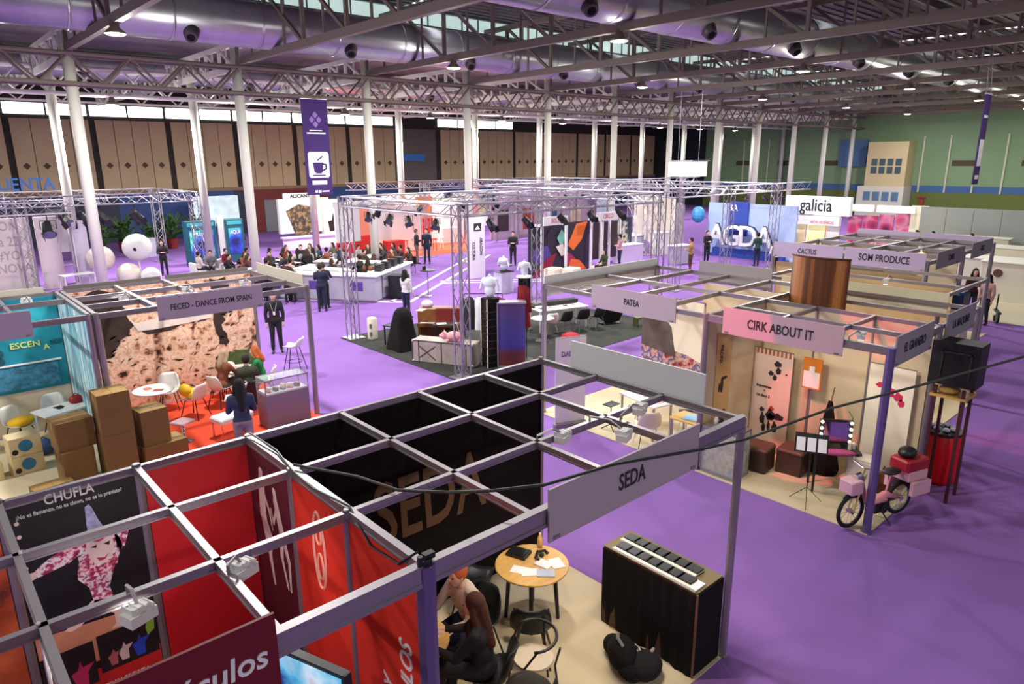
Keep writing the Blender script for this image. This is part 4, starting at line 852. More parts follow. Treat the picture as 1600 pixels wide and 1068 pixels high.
b = MB(); b.lathe([(.18, 0), (.17, .02), (.05, .05), (.03, .1), (.028, .4)], n=20); part('pedestal', b, chrome, t, smooth=True)
t = thing('bench', 'white padded bench on the orange floor', 'bench', (2.35, 7.45, .016), .2)
b = MB(); rbox(b, (0, 0, .4), (.75, .45, .1), .03); part('seat_pad', b, white, t)
for sx in (-1, 1):
    for sy in (-1, 1): b = MB(); b.cbox((sx*.33, sy*.18, .175), (.03, .03, .35)); part('leg', b, chrome, t)
# cardboard boxes of the teal stand
carton((.13, 7.0, .016), (.52, .5, .82), .05, 'tall cardboard box under the tallest one of the pile'); carton((.14, 7.01, .838), (.52, .5, .76), .03, 'topmost cardboard box of the tall stack by the post')
carton((-.5, 7.2, .016), (.5, .46, .62), .1, 'cardboard box at the lower left of the pile'); carton((-.47, 7.3, .638), (.58, .5, .52), .1, 'wide cardboard box resting on the lower left one')
carton((.86, 7.02, .016), (.78, .5, .42), .12, 'flat cardboard box at the lower right of the pile'); carton((.74, 7.04, .438), (.48, .46, .68), .12, 'upright cardboard box on the lower right one')
carton((-.95, 6.85, .016), (.6, .3, .2), .1, 'flat cardboard box at the foot of the pile nearest the red stand')
for k, (x, y, z, l) in enumerate(((-1.12, 8.3, .016, 'cream speaker box with blue discs, lower of the stack'), (-1.12, 8.3, .372, 'cream speaker box with blue discs, upper of the stack'), (-1.75, 8.25, .016, 'cream speaker box with a blue disc at the left picture edge'))):
    t = thing('speaker_box', l, 'box', (x, y, z), .1)
    b = MB(); rbox(b, (0, 0, .175), (.5, .36, .35), .01); part('case', b, mat('cream_box', (216, 196, 150), .6), t)
    b = MB(); b.cyl((.0, -.18, .18), (.0, -.19, .18), .11, n=20); part('blue_disc', b, mat('blue_disc', (40, 120, 160), .5), t)
    b = MB(); b.cyl((-.17, -.18, .09), (-.17, -.186, .09), .05, n=14); part('dark_disc', b, blk, t)
shell_chair((-1.0, 9.75, .016), -.9, 'white shell chair with a yellow cloth in the teal stand', white, blk); shell_chair((-.3, 10.05, .016), -1.4, 'white shell chair against the cream lower wall', white, blk)
shell_chair((-1.7, 9.7, .016), .3, 'white shell chair at the far left picture edge', white, blk)
b = MB(); b.ball((0, 0, .06), .2, 12, 8, (1.2, .9, .5)); one('yellow_cloth', b, MT['yellow_cloth'], 'folded yellow cloth on the teal stand chair', 'cloth', (-.97, 9.73, .46), .3, smooth=True)
rect_table((-.3, 9.3, .016), .9, .6, .74, 'small white table covered with papers in the teal stand', white, chrome, .3)
for k in range(4): sheet((-.5+.17*k, 9.25+.1*(k % 2), .757), .16, .21, 'paper sheet on the teal stand table, %s from the left' % ORD[k], MT['paper_white'] if k != 1 else blk, .4*k, grp='papers on the teal stand table', th=.004+.002*k)
b = MB(); b.ball((0, 0, .08), .12, 12, 8, (1.2, .8, .8)); b.tube([(-.08, 0, .14), (0, 0, .22), (.08, 0, .14)], .012, 6); one('red_handbag', b, mat('red_leather', (150, 24, 34), .5), 'small dark red handbag on the teal stand table', 'bag', (-.02, 9.42, .757), 0, smooth=True)
b = MB(); b.ball((0, 0, .16), .16, 12, 8, (1.3, 1, .95)); b.tube([(-.12, 0, .25), (0, .02, .36), (.12, 0, .25)], .012, 6); one('blue_bag', b, mat('blue_bag_cloth', (56, 76, 120), .8), 'blue bag on the floor below the white table', 'bag', (-.75, 8.9, .016), 0, smooth=True)
def potted(loc, s, lab, n=26, grp=None, rz=0, pm=None):
    t = thing('potted_plant', lab, 'plant', loc, rz, grp)
    b = MB(); b.lathe([(.13*s, 0), (.17*s, .28*s), (.18*s, .3*s)], n=14); part('pot', b, pm or mat('dark_pot', (70, 50, 46), .7), t)
    b = MB(); r2 = random.Random(n)
    for k in range(n):
        a = r2.uniform(0, 2*pi); rr = r2.uniform(.1, .42)*s; h = r2.uniform(.45, 1.1)*s
        b.tube([(0, 0, .28*s), (rr*.4*cos(a), rr*.4*sin(a), h*.75), (rr*cos(a), rr*sin(a), h)], [.008*s, .035*s, .004*s], 4)
        c, d = rr*cos(a), rr*sin(a); b.add([(c*.4, d*.4, h*.75), (c-.06*s*sin(a), d+.06*s*cos(a), h*.95), (c*1.3, d*1.3, h*.9), (c+.06*s*sin(a), d-.06*s*cos(a), h*.95)], [(0, 1, 2, 3)])
    part('foliage', b, mat('leaf_green', (52, 84, 38), .6, var=.3, scale=5), t); return t
potted((.62, 10.05, .016), .75, 'leafy green potted plant in the corner between teal and rock walls', 30)
# ================================================================ CIRK ABOUT IT stand
pouf = mat('brown_leatherette', (62, 46, 40), .5)
for x, y, l in ((8.86, -.72, 'dark brown cube pouf nearer the partition wall'), (9.2, -1.22, 'dark brown cube pouf nearer the vanity table')):
    t = thing('cube_pouf', l, 'pouf', (x, y, .016), .12)
    b = MB(); rbox(b, (0, 0, .2), (.46, .46, .4), .02); part('base', b, pouf, t)
    b = MB(); rbox(b, (0, 0, .43), (.48, .48, .06), .03); part('cushion', b, mat('brown_cushion', (92, 66, 54), .55), t)
def rollup(loc, rz, w, h, lab, m, name='roll_up_banner'):
    t = thing(name, lab, 'banner', loc, rz)
    b = MB(); b.box(-.012, .0, -w/2, w/2, .1, h); o = part('printed_sheet', b, m, t)
    b = MB(); rbox(b, (0, 0, .05), (.14, w+.04, .1), .02); part('base_cassette', b, alu, t)
    b = MB(); b.cyl((.03, 0, .08), (.03, 0, h), .01, n=6); b.bar((0, -w/2, h), (0, w/2, h), .02, .03); part('support_pole', b, alu, t)
    return t, o
t, o = rollup((9.72, -.42, .016), 0.0, .76, 2.0, 'tall pink white roll-up banner with two dark acrobats', mat('pinkish_print', (232, 206, 192), .6))
def blobs(lst, m, parent, nm, x=-.016):
    b = MB()
    for y, z, ry, rz_ in lst: b.poly([(ry*cos(a*pi/6)*(1+.2*sin(a*2.3)), rz_*sin(a*pi/6)*(1+.2*cos(a*1.7))) for a in range(12)], (x, y, z), (0, -1, 0), (0, 0, 1), -.003)
    link(nm, b.mesh(nm, m), parent)
dkp = mat('dark_figure_print', (48, 38, 40), .7); redp = mat('red_figure_print', (170, 60, 50), .7)
blobs([(-.1, 1.75, .07, .06), (-.12, 1.62, .05, .07), (.02, 1.55, .05, .05), (-.06, 1.48, .04, .06), (-.28, 1.58, .02, .02)], dkp, o, 'printed_acrobat')
blobs([(.14, .8, .05, .05), (.12, .62, .05, .12), (.08, .45, .04, .1), (-.04, .72, .09, .12), (-.2, .72, .1, .07), (-.14, .5, .05, .12), (-.02, .5, .03, .1)], dkp, o, 'printed_acrobat')
blobs([(-.05, .86, .05, .05), (-.04, .7, .06, .06)], redp, o, 'printed_face')
text('Improvisten', .075, (-.018, .14, 1.27), (0, -1, 0), (0, 0, 1), dkp, o, wx=.85); text('+', .08, (-.018, .12, 1.18), (0, -1, 0), (0, 0, 1), dkp, o); text('Un Bout 2', .075, (-.018, .14, 1.08), (0, -1, 0), (0, 0, 1), dkp, o, wx=.85)
b = MB()
for k in range(9): b.box(-.018, -.012, -.34+.08*k, -.3+.08*k, 1.9, 2.0)
link('printed_stripes', b.mesh('printed_stripes', mat('stripe_print', (170, 100, 60), .7)), o)
t = thing('wall_poster', 'narrow tan poster with a dark leaping figure on the partition wall', 'poster', (8.62, -.02, 0))
b = MB(); b.box(-.26, .26, -.01, 0, .6, 2.5); o = part('sheet', b, mat('tan_poster', (212, 176, 122), .7), t)
b = MB()
for (x, z, rx, rz_) in ((-.02, 1.5, .05, .16), (.06, 1.62, .09, .03), (-.1, 1.46, .03, .09), (.08, .95, .1, .05), (0, .86, .05, .08)): b.poly([(rx*cos(a*pi/5), rz_*sin(a*pi/5)) for a in range(10)], (x, -.011, z), (1, 0, 0), (0, 0, 1), .003)
link('printed_figure', b.mesh('printed_figure', dkp), o)
text('PIROPO', .12, (-.1, -.012, 2.1), (0, 0, -1), (1, 0, 0), dkp, o, wx=.8)
t = thing('sign_stand', 'slim grey stand holding an orange framed white sheet', 'sign', (9.75, -1.16, .016), 0.0)
b = MB(); b.cyl((0, 0, .02), (0, 0, 1.45), .014, n=6); b.lathe([(.15, 0), (.14, .02), (.02, .03)], n=16); part('pole', b, alu, t)
b = MB(); b.box(-.03, -.005, -.17, .17, 1.42, 2.0); part('frame', b, mat('orange_frame', (206, 120, 30), .6), t)
b = MB(); b.box(-.035, -.03, -.15, .15, 1.45, 1.75); b.box(-.035, -.03, -.05, .05, 1.75, 1.85); part('white_sheet', b, white, t)
t = thing('folded_umbrella', 'tall black folded stage umbrella leaning on the cream wall', 'umbrella', (9.55, -1.62, .016), 0.2)
b = MB(); b.lathe([(.2, 0), (.22, .1), (.14, .55), (.08, 1.05), (.03, 1.35)], n=9, sy=1.2); part('black_canopy', b, black, t)
b = MB(); b.cyl((0, 0, 1.3), (.06, -.03, 1.6), .012, n=6); b.tube([(.1, -.2, .5), (.12, -.3, .9), (.05, -.38, 1.1), (.08, -.3, 1.2)], .01, 5); part('shaft', b, mat('olive_stick', (110, 100, 60), .6), t)
# vanity
t = thing('vanity_mirror', 'theatre mirror framed with round bulbs on a dark dressing table', 'mirror', (9.0, -1.98, .80), atan2(-.6, -.8))
b = MB(); b.cbox((0, 0, .26), (.03, .52, .42)); part('mirror_frame', b, blk, t)
b = MB(); b.cbox((.018, 0, .26), (.006, .38, .34)); part('mirror_glass', b, mat('mirror', (200, 190, 220), .05, metal=1), t)
for s in (-1, 1):
    for k in range(4): b = MB(); b.ball((.04, s*.23, .1+.11*k), .026, 10, 7); part('bulb', b, mat('lit_bulb', (255, 240, 220), .5, emit=5), t)
b = MB(); b.cbox((0, .15, .025), (.1, .08, .05)); b.cbox((0, -.15, .025), (.1, .08, .05)); part('feet', b, blk, t)
t = rect_table((9.0, -2.0, .016), .45, .75, .76, 'dark dressing table under the bulb mirror', blk, blk, atan2(-.6, -.8)+0.0)
b = MB(); b.ball((.05, 0, 0), .1, 12, 7, (1, 2.9, .5)); b.T = None
o = one('pink_cloth', b, mat('magenta_cloth', (170, 70, 120), .8), 'magenta cloth heaped along the front of the dressing table', 'cloth', (8.8, -2.12, .8), atan2(-.6, -.8), smooth=True)
for k, (dx, dy) in enumerate(((-.12, .3), (.05, .34), (.0, -.3), (-.14, -.26))):
    b = MB(); b.lathe([(.03, 0), (.03, .06+.02*k), (.015, .08+.02*k)], n=10); one('make_up_jar', b, (white, offw)[k % 2], 'small pale make-up jar on the dressing table, %s from the left' % ORD[k], 'jar', (9.0+dx*.3-dy*.5, -2.0+dy*.8, .777), 0, 'make-up jars on the dressing table')
t = thing('music_stand', 'thin music stand with white cards at the carpet edge', 'stand', (8.2, -1.95, .016), 3.6)
b = MB()
for k in range(3): a = k*2*pi/3; b.cyl((.28*cos(a), .28*sin(a), .0), (0, 0, .28), .006, n=5)
part('tripod', b, blk, t)
b = MB(); b.cyl((0, 0, .2), (0, 0, .95), .008, n=6); part('pole', b, blk, t)
b = MB(); b.bar((.0, -.25, .92), (.0, .25, .92), .02); b.add([(.05, -.25, .9), (.05, .25, .9), (-.1, .25, 1.18), (-.1, -.25, 1.18)], [(0, 1, 2, 3)]); part('desk', b, blk, t)
for k in range(3): b = MB(); y = -.16+.16*k; b.poly([(-.065, 0), (.065, 0), (.065, .22), (-.065, .22)], (.062, y, .93), (0, 1, 0), Vector((-.15, 0, .28)).normalized(), .004); part('card', b, MT['paper_white'], t)
# moped
t = thing('moped', 'pink vintage moped with cream leg guards parked behind the corner post', 'moped', (8.42, -2.93, 0.016), atan2(-.26, 0.80)+pi)
pkm = mat('pink_enamel', (226, 150, 160), .35); rub = mat('tyre_rubber', (24, 24, 26), .8)
for x, nm in ((.53, 'front'), (-.53, 'rear')):
    b = MB(); b.tube([(x+.25*cos(a*pi/14), 0, .28+.25*sin(a*pi/14)) for a in range(28)], .03, 8, closed=True); w_ = part('wheel', b, rub, t, smooth=True)
    b = MB(); b.tube([(x+.215*cos(a*pi/14), 0, .28+.215*sin(a*pi/14)) for a in range(28)], .012, 6, closed=True)
    for k in range(14): a = k*2*pi/14; b.cyl((x, .02*(-1)**k, .28), (x+.21*cos(a), 0, .28+.21*sin(a)), .003, n=4)
    b.cyl((x, -.05, .28), (x, .05, .28), .04, n=12); link('rim', b.mesh('rim', chrome), w_)
b = MB(); b.tube([(x, y, z) for x, y, z in [(.53-.29*cos(a), 0, .28+.29*sin(a)) for a in [.2+k*.25 for k in range(9)]]], .025, 6); b.tube([(-.53-.29*cos(a), 0, .28+.29*sin(a)) for a in [.3+k*.25 for k in range(9)]], .028, 6); part('mudguard', b, blk, t)
b = MB(); b.cyl((.53, -.05, .28), (.36, -.05, .88), .018, n=7); b.cyl((.53, .05, .28), (.36, .05, .88), .018, n=7); b.cyl((.4, 0, .75), (.34, 0, .95), .022, n=7); part('fork', b, mat('cream_enamel', (220, 200, 130), .4), t)
b = MB(); b.tube([(.25, -.28, 1.0), (.34, -.2, 1.0), (.35, 0, .95), (.34, .2, 1.0), (.25, .28, 1.0)], .012, 6); part('handlebar', b, chrome, t)
b = MB(); b.tube([(.38, 0, .72), (.25, 0, .38), (0, 0, .33), (-.2, 0, .4), (-.53, 0, .3)], [.05, .06, .075, .06, .03], 8); b.cbox((.05, 0, .38), (.34, .24, .04)); part('frame', b, pkm, t, smooth=True)
b = MB(); b.cbox((-.05, 0, .24), (.26, .16, .16)); b.cyl((-.1, .1, .22), (-.1, -.1, .22), .08, n=12); b.tube([(-.1, -.1, .2), (-.4, -.12, .18), (-.75, -.12, .2)], .025, 7); part('engine', b, blk, t)
b = MB(); b.cyl((-.2, 0, .4), (-.28, 0, .74), .016, n=6); part('seat_post', b, pkm, t)
b = MB(); b.ball((-.28, 0, .78), .14, 12, 7, (1.2, .75, .35)); part('saddle', b, blk, t, smooth=True)
b = MB(); b.cyl((.42, 0, .84), (.52, 0, .83), .07, .06, n=12); part('headlamp', b, chrome, t)
b = MB(); rbox(b, (.58, 0, .72), (.24, .26, .2), .02); part('front_box', b, mat('pale_pink_box', (228, 176, 190), .5), t)
b = MB(); rbox(b, (-.68, 0, .7), (.44, .34, .16), .02); b.cbox((-.68, .22, .52), (.4, .06, .22)); b.cbox((-.68, -.22, .52), (.4, .06, .22)); part('pannier', b, mat('pale_pink_box', (228, 176, 190), .5), t)
for s in (-1, 1): b = MB(); b.cyl((-.05, s*.08, .2), (-.12, s*.22, .0), .012, n=5); part('kick_stand', b, blk, t)
b = MB(); rbox(b, (0, 0, .09), (.5, .34, .18), .03); o = one('red_suitcase', b, mat('dark_red_leather', (160, 26, 40), .45), 'dark red suitcase strapped on the back of the moped', 'suitcase', (8.42+.66*.95, -2.93-.66*.31, .80), atan2(-.26, .8))
b = MB(); b.ball((0, 0, .07), .13, 12, 8, (1.3, 1, .7)); one('helmet', b, blk, 'black helmet lying on the dark red suitcase', 'helmet', (9.0, -3.1, .98), 0, smooth=True)
t, o = rollup((9.86, -2.45, .016), 0.0, .72, 2.1, 'white roll-up banner with a magenta bird print beside the post', mat('cream_white_print', (234, 226, 206), .6))
blobs([(.15, 1.75, .08, .05), (0, 1.7, .1, .04), (-.14, 1.6, .07, .08), (-.2, 1.5, .05, .07), (-.02, 1.62, .05, .05)], mat('magenta_bird_print', (196, 40, 80), .6), o, 'printed_bird')
t = thing('wicker_basket', 'brown wicker basket with small things behind the moped', 'basket', (9.35, -2.68, .016), .2)
b = MB(); b.lathe([(.16, 0), (.2, .3), (.21, .34), (.19, .34)], n=16); b.T = None; part('basket_body', b, mat('wicker', (140, 90, 60), .8, var=.3, scale=20), t)
b = MB(); b.tube([(-.2, 0, .33), (-.1, 0, .5), (.1, 0, .5), (.2, 0, .33)], .012, 6); part('handle', b, MT['wicker'], t)
b = MB(); b.cbox((0, 0, .35), (.34, .4, .7)); b.cbox((-.18, 0, .35), (.02, .34, .62)); one('white_crate', b, mat('pale_crate', (216, 206, 196), .6), 'pale upright crate with black stripes behind the moped', 'crate', (9.1, -2.45, .016), .1)
t = thing('oil_drum', 'bright red drum with cups on top beside the side sign boards', 'drum', (10.75, -3.1, 0.016))
b = MB(); b.lathe([(.27, 0), (.29, .05), (.31, .3), (.315, .45), (.31, .62), (.28, .86), (.27, .88), (.02, .885)], n=28); part('drum_body', b, mat('glossy_red', (226, 16, 18), .35), t, smooth=True)
b = MB(); b.lathe([(.3, 0), (.3, .05), (.1, .06)], n=24, c=(0, 0, .885)); part('tray', b, blk, t)
for k in range(7): b = MB(); a = k*.9; b.ball((0, 0, .03), .06, 10, 6, (1.2, .9, .6)); one('white_cloth_ball', b, mat('lilac_white', (214, 206, 236), .6), 'small crumpled white cloth on the red drum, %s of seven' % ORD[k], 'cloth', (10.75+.16*cos(a), -3.1+.16*sin(a), .965), a, 'cloths on the red drum', smooth=True)
dr = mat('dark_red_frame', (70, 24, 34), .5)
t = thing('puppet_booth', 'black puppet cabinet on tall dark legs outside the corner block', 'cabinet', (10.12, -3.3, 0))
for sx in (-1, 1):
    for sy in (-1, 1): b = MB(); b.bar((sx*.22, sy*.2, 0), (sx*.22, sy*.2, 1.95), .045); part('leg', b, dr, t)
b = MB(); b.box(-.28, .28, -.26, .26, 1.78, 1.82); part('shelf', b, mat('golden_board', (190, 150, 80), .5), t)
b = MB(); b.box(-.22, .22, -.34, .34, 1.98, 2.68); o = part('black_cabinet', b, mat('black_lacquer', (12, 12, 14), .5), t)
b = MB(); b.box(-.25, -.24, -.24, -.22, 2.12, 2.54); b.box(-.25, -.24, .16, .18, 2.12, 2.54); b.box(-.25, -.24, -.24, .18, 2.52, 2.54); link('stage_frame', b.mesh('stage_frame', mat('brown_trim', (60, 40, 36), .5)), o)
b = MB(); b.ball((-.05, .05, 1.87), .12, 10, 6, (1.6, 1.4, .5)); part('gold_drape', b, mat('gold_cloth', (180, 146, 84), .5), t)
# counter with glass side at the partition
t = thing('display_case', 'display case with a painted circus scene at the partition wall end', 'showcase', (8.22, -.42, .016))
b = MB(); b.cbox((0, 0, .03), (.5, .7, .06)); b.cbox((0, 0, .86), (.5, .7, .03)); b.cbox((0, .34, .44), (.5, .02, .84))
for sx in (-1, 1):
    for sy in (-1, 1): b.cbox((sx*.235, sy*.335, .44), (.025, .025, .84))
part('case_frame', b, alu, t)
b = MB(); b.cbox((.0, 0, .25), (.4, .6, .36)); part('painted_scene', b, ramp_mat('painted_scene', [(.3, (40, 24, 16)), (.45, (170, 120, 40)), (.58, (206, 160, 70)), (.7, (60, 70, 60)), (.8, (190, 60, 40))], scale=7, detail=6), t)
b = MB(); b.cbox((-.24, 0, .44), (.004, .66, .8)); b.cbox((0, -.34, .44), (.46, .004, .8)); part('glass', b, glass, t)
for k, (c, l) in enumerate(((.1, 'dark'), (-.14, 'green'), (.2, 'white'))): b = MB(); b.lathe([(.04, 0), (.05, .06), (.02, .16)], n=10); b.ball((0, 0, .18), .035, 8, 6); one('figurine', b, (blk, mat('jade', (60, 130, 110), .5), white)[k], 'small %s figurine on the display case' % l, 'figurine', (8.2, -.42+c, .892), 0, 'figurines on the display case')
b = MB(); b.cbox((0, 0, .01), (.3, .42, .02)); b.cbox((0, 0, .022), (.26, .36, .004)); one('sky_photo_book', b, mat('sky_blue_cover', (150, 196, 220), .4), 'open light blue photo book on the wooden side table', 'book', (8.3, .28, .82), .2)
rect_table((8.3, .4, .016), .5, .6, .8, 'light wood side table behind the partition wall end', wood, alu)
# ================================================================ PATEA stand
rect_table((8.75, 1.75, .016), 1.1, .55, .74, 'white desk with papers in the mauve boarded stand', white, alu, 1.35)
for k in range(4): sheet((8.75+.06*k, 1.4+.2*k, .757), .2, .14, 'paper pile on the white desk of the mauve boarded stand, %s from the right' % ORD[k], MT['paper_white'] if k % 2 else mat('rose_paper', (220, 190, 190), .6), .2*k, grp='papers on the white desk of the mauve boarded stand', th=.012)
shell_chair((9.45, 2.3, .016), -2.4, 'white shell chair beyond the white desk of the mauve boarded stand', white, chrome); shell_chair((9.3, 1.0, .016), 2.5, 'black padded chair at the right end of the white desk', blk, chrome)
shell_chair((8.15, 1.25, .016), .9, 'pale chair in front of the white desk', offw, chrome)
t, o = rollup((7.85, 3.05, 0.0), 1.2, .7, 1.95, 'white roll-up banner beside the back corner post of the black walled stand', mat('lilac_white_print', (226, 218, 232), .6))
text('DANZA', .16, (-.018, 0, 1.6), (0, -1, 0), (0, 0, 1), mat('violet_print', (110, 80, 150), .6), o, wx=.8)
t = thing('tripod_table', 'small dark tripod table on the carpet edge of the mauve boarded stand', 'table', (8.3, 2.3, .016))
b = MB()
for k in range(3): a = k*2.1; b.cyl((.2*cos(a), .2*sin(a), 0), (0, 0, .12), .012, n=5)
b.cyl((0, 0, .1), (0, 0, .55), .012, n=6); part('tripod', b, blk, t)
b = MB(); b.cbox((0, 0, .56), (.3, .22, .02)); part('top', b, blk, t)
# wooden drum panel behind
t = thing('wooden_drum', 'large brown wooden plank drum standing above the corner block', 'drum', (10.95, -.62, 0))
plank = ramp_mat('brown_planks', [(.15, (96, 52, 22)), (.5, (150, 84, 38)), (.85, (178, 112, 56))], kind='wave', scale=2.2, distort=3.0, stretch=(1, 3, .15), rough=.5)
b = MB(); n = 14
for k in range(n):
    a0 = pi-.56+1.12*k/n; a1 = pi-.56+1.12*(k+.97)/n; R = 1.05
    p = [(R*cos(a0)+.75, R*sin(a0)), (R*cos(a1)+.75, R*sin(a1)), ((R-.04)*cos(a1)+.75, (R-.04)*sin(a1)), ((R-.04)*cos(a0)+.75, (R-.04)*sin(a0))]
    zt = 3.68
    b.add([(x, y, .02) for x, y in p]+[(x, y, zt) for x, y in p], [(0, 1, 5, 4), (1, 2, 6, 5), (2, 3, 7, 6), (3, 0, 4, 7), (4, 5, 6, 7), (3, 2, 1, 0)])
part('plank_front', b, plank, t)
b = MB(); b.tube([(1.06*cos(a)+.75, 1.06*sin(a), 3.69) for a in [pi-.56+1.12*k/12 for k in range(13)]], .02, 6); part('top_rim', b, woodd, t)
t = thing('blue_case', 'dark blue padded case lying on the white shelf behind the side boards', 'case', (16.3, -.95, 2.05), .0)
b = MB(); rbox(b, (0, 0, .2), (.6, 1.5, .4), .06); part('case_body', b, mat('navy_padded', (20, 50, 90), .4), t)
b = MB(); b.cbox((-.31, .1, .2), (.01, .25, .1)); part('badge', b, mat('pale_blue_badge', (140, 190, 220), .4), t)
b = MB(); b.box(16.0, 16.6, -1.75, -.15, 0.0, 2.05); one('white_plinth', b, offw, 'tall cream plinth under the dark blue padded case', 'plinth')
# ================================================================ people
def remesh(mb, vox, m, name, smooth_it=4):
    me = mb.mesh('tmp', m); o = bpy.data.objects.new('tmp', me); C.objects.link(o)
    r = o.modifiers.new('r', 'REMESH'); r.mode = 'VOXEL'; r.voxel_size = vox; r.use_smooth_shade = True
    s = o.modifiers.new('s', 'SMOOTH'); s.iterations = smooth_it; s.factor = 0.5
    dg = bpy.context.evaluated_depsgraph_get(); out = bpy.data.meshes.new_from_object(o.evaluated_get(dg))
    bpy.data.objects.remove(o); bpy.data.meshes.remove(me); out.name = name
    out.materials.clear(); out.materials.append(m); return out
def V(*a): return Vector(a)
HC = {}
def human_meshes(pose='stand', arms='down', hair='short', legs='trousers', fine=False, lean=0.0):
    """one connected body surface plus clothing and hair, facing +x, feet or seat contact at the origin level"""
    key = (pose, arms, hair, legs, fine, lean)
    if key in HC: return HC[key]
    sit = pose == 'sit'; zp = .50 if sit else .93
    up = V(sin(lean), 0, cos(lean)); P0 = V(0, 0, zp)
    at_ = lambda h, fx=0, y=0: P0+up*h+V(cos(lean), 0, -sin(lean))*fx+V(0, y, 0)
    waist, chest, neck, head = at_(.16), at_(.38, .01), at_(.53), at_(.69, .02)
    hl = head+V(.0, 0, 0)
    B = MB(); T = MB(); L = MB(); Hh = MB(); Sh = MB()
    def torso(b, g):
        b.ball(at_(.02), .155+g, 14, 10, (.78, 1.05, .8)); b.ball(waist, .135+g, 14, 10, (.78, 1.0, 1.15)); b.ball(chest, .15+g, 14, 10, (.76, 1.12, 1.15))
        b.cap(at_(.47, 0, -.15), at_(.47, 0, .15), .055+g, .055+g); b.cap(at_(.40, 0, -.12), at_(.40, 0, .12), .09+g, .09+g)
    torso(B, 0); B.cap(at_(.45), at_(.60, .015), .06, .052)
    B.ball(head, .1, 16, 12, (.98, .8, 1.2)); B.ball(head+V(.025, 0, -.06), .065, 12, 9, (1, .85, .9)); B.ball(head+V(.1, 0, -.015), .016, 8, 6, (1, .8, 1.5))
    for s in (-1, 1): B.ball(head+V(0, s*.082, -.01), .022, 8, 6, (.8, .45, 1.3))
    B.ball(head+V(.09, 0, -.06), .014, 8, 6, (.6, 1.8, .5))
    # arms
    for s in (-1, 1):
        S = at_(.465, 0, s*.18)
        if arms == 'down': E = S+V(-.02, s*.05, -.29); W = E+V(.06, -s*.01, -.25); hd = V(.06, 0, -1)
        elif arms == 'fold': E = S+V(.05, s*.05, -.27); W = E+V(.19, -s*.16, .04); hd = V(.3, -s*1, .05)
        elif arms == 'table': E = S+V(.17, s*.06, -.23); W = E+V(.23, -s*.09, .02); hd = V(1, -s*.2, -.05)
        elif arms == 'hip': E = S+V(-.1, s*.17, -.22); W = E+V(.13, -s*.13, -.14); hd = V(.6, -s*.5, -.5)
        elif arms == 'phone':
            E = S+V(.06, s*.04, -.28); W = E+(V(.2, -s*.05, .14) if s > 0 else V(.1, 0, -.23)); hd = V(.8, 0, .5) if s > 0 else V(.1, 0, -1)
        elif arms == 'lap': E = S+V(.06, s*.05, -.26); W = E+V(.2, -s*.08, -.08); hd = V(1, -s*.3, -.2)
        hd.normalize(); side = hd.cross(V(0, 0, 1)) if abs(hd.z) < .9 else hd.cross(V(0, 1, 0)); side.normalize(); nrm = side.cross(hd)
        B.cap(S, E, .05, .041); B.cap(E, W, .04, .027)
        B.cap(W, W+hd*.07, .027, .034, 8); B.cap(W+hd*.03-side*.012, W+hd*.075+side*.014, .022, .022, 8)
        for k in range(4):
            o = side*(-.027+.018*k); l = (.062, .075, .07, .055)[k]; a = W+hd*.085+o; m_ = a+hd*l*.5-nrm*.006; B.cap(a, m_, .0095, .009, 7); B.cap(m_, m_+(hd-nrm*.5).normalized()*l*.5, .009, .007, 7)
        tb = W+hd*.03-side*.03; B.cap(tb, tb+(hd*.7-side*.7).normalized()*.04, .011, .01, 7); B.cap(tb+(hd*.7-side*.7).normalized()*.04, tb+(hd*.95-side*.55).normalized()*.075, .01, .008, 7)
        T.cap(S, E, .062, .052); T.cap(E, E.lerp(W, .86), .051, .038)
        # legs
        if sit: hp = V(.02, s*.095, zp); K = V(.43, s*.12, .50); A = V(.40+.03*s, s*.12, .09)
        else: hp = V(0, s*.09, zp-.02); K = V(.02+.01*s, s*.1, .49); A = V(-.01-.03*s, s*.11, .085)
        B.cap(hp, K, .082, .056); B.cap(K, A, .054, .035); B.cap(A+V(-.02, 0, -.04), A+V(.13, s*.02, -.05), .035, .03)
        if legs == 'skirt':
            pass
        L.cap(hp, K, .096, .07); L.cap(K, A+V(0, 0, .03), .067, .052)
        Sh.cap(A+V(-.03, 0, -.035), A+V(.14, s*.02, -.048), .045, .036); Sh.cap(A, A+V(0, 0, .03), .04, .04)
    torso(T, .014); L.ball(at_(-.0), .172, 14, 10, (.8, 1.04, .62))
    if legs == 'skirt': L.cap(V(0, 0, zp), V(.02, 0, .4) if not sit else V(.3, 0, .42), .16, .24)
    if arms == 'hip' or legs == 'coat': T.cap(at_(.02), V(0, 0, zp-.25), .17, .19)
    hm = head+V(-.022, 0, .028)
    if hair != 'bald': Hh.ball(hm, .112, 16, 12, (.95, .84, 1.08))
    if hair in ('long', 'mid'):
        dz = .42 if hair == 'long' else .2
        Hh.cap(head+V(-.05, 0, -.02), head-up*dz+V(-.12, 0, 0), .095, .055 if hair == 'long' else .08); 
        for s in (-1, 1): Hh.cap(head+V(-.01, s*.075, .0), head-up*(dz*.7)+V(-.04, s*.1, 0), .04, .045)
    if hair == 'bun': Hh.ball(head+V(-.1, 0, .06), .05, 10, 8)
    v = .0085 if fine else .014; vc = .011 if fine else .018
    R = [('body', remesh(B, v, skin, 'body', 2)), ('top', remesh(T, vc, black, 'top')), ('shoes', remesh(Sh, vc, blk, 'shoes'))]
    R.append(('skirt' if legs == 'skirt' else 'trousers', remesh(L, vc, black, 'trousers')))
    if hair != 'bald': R.append(('hair', remesh(Hh, vc, black, 'hair', 3)))
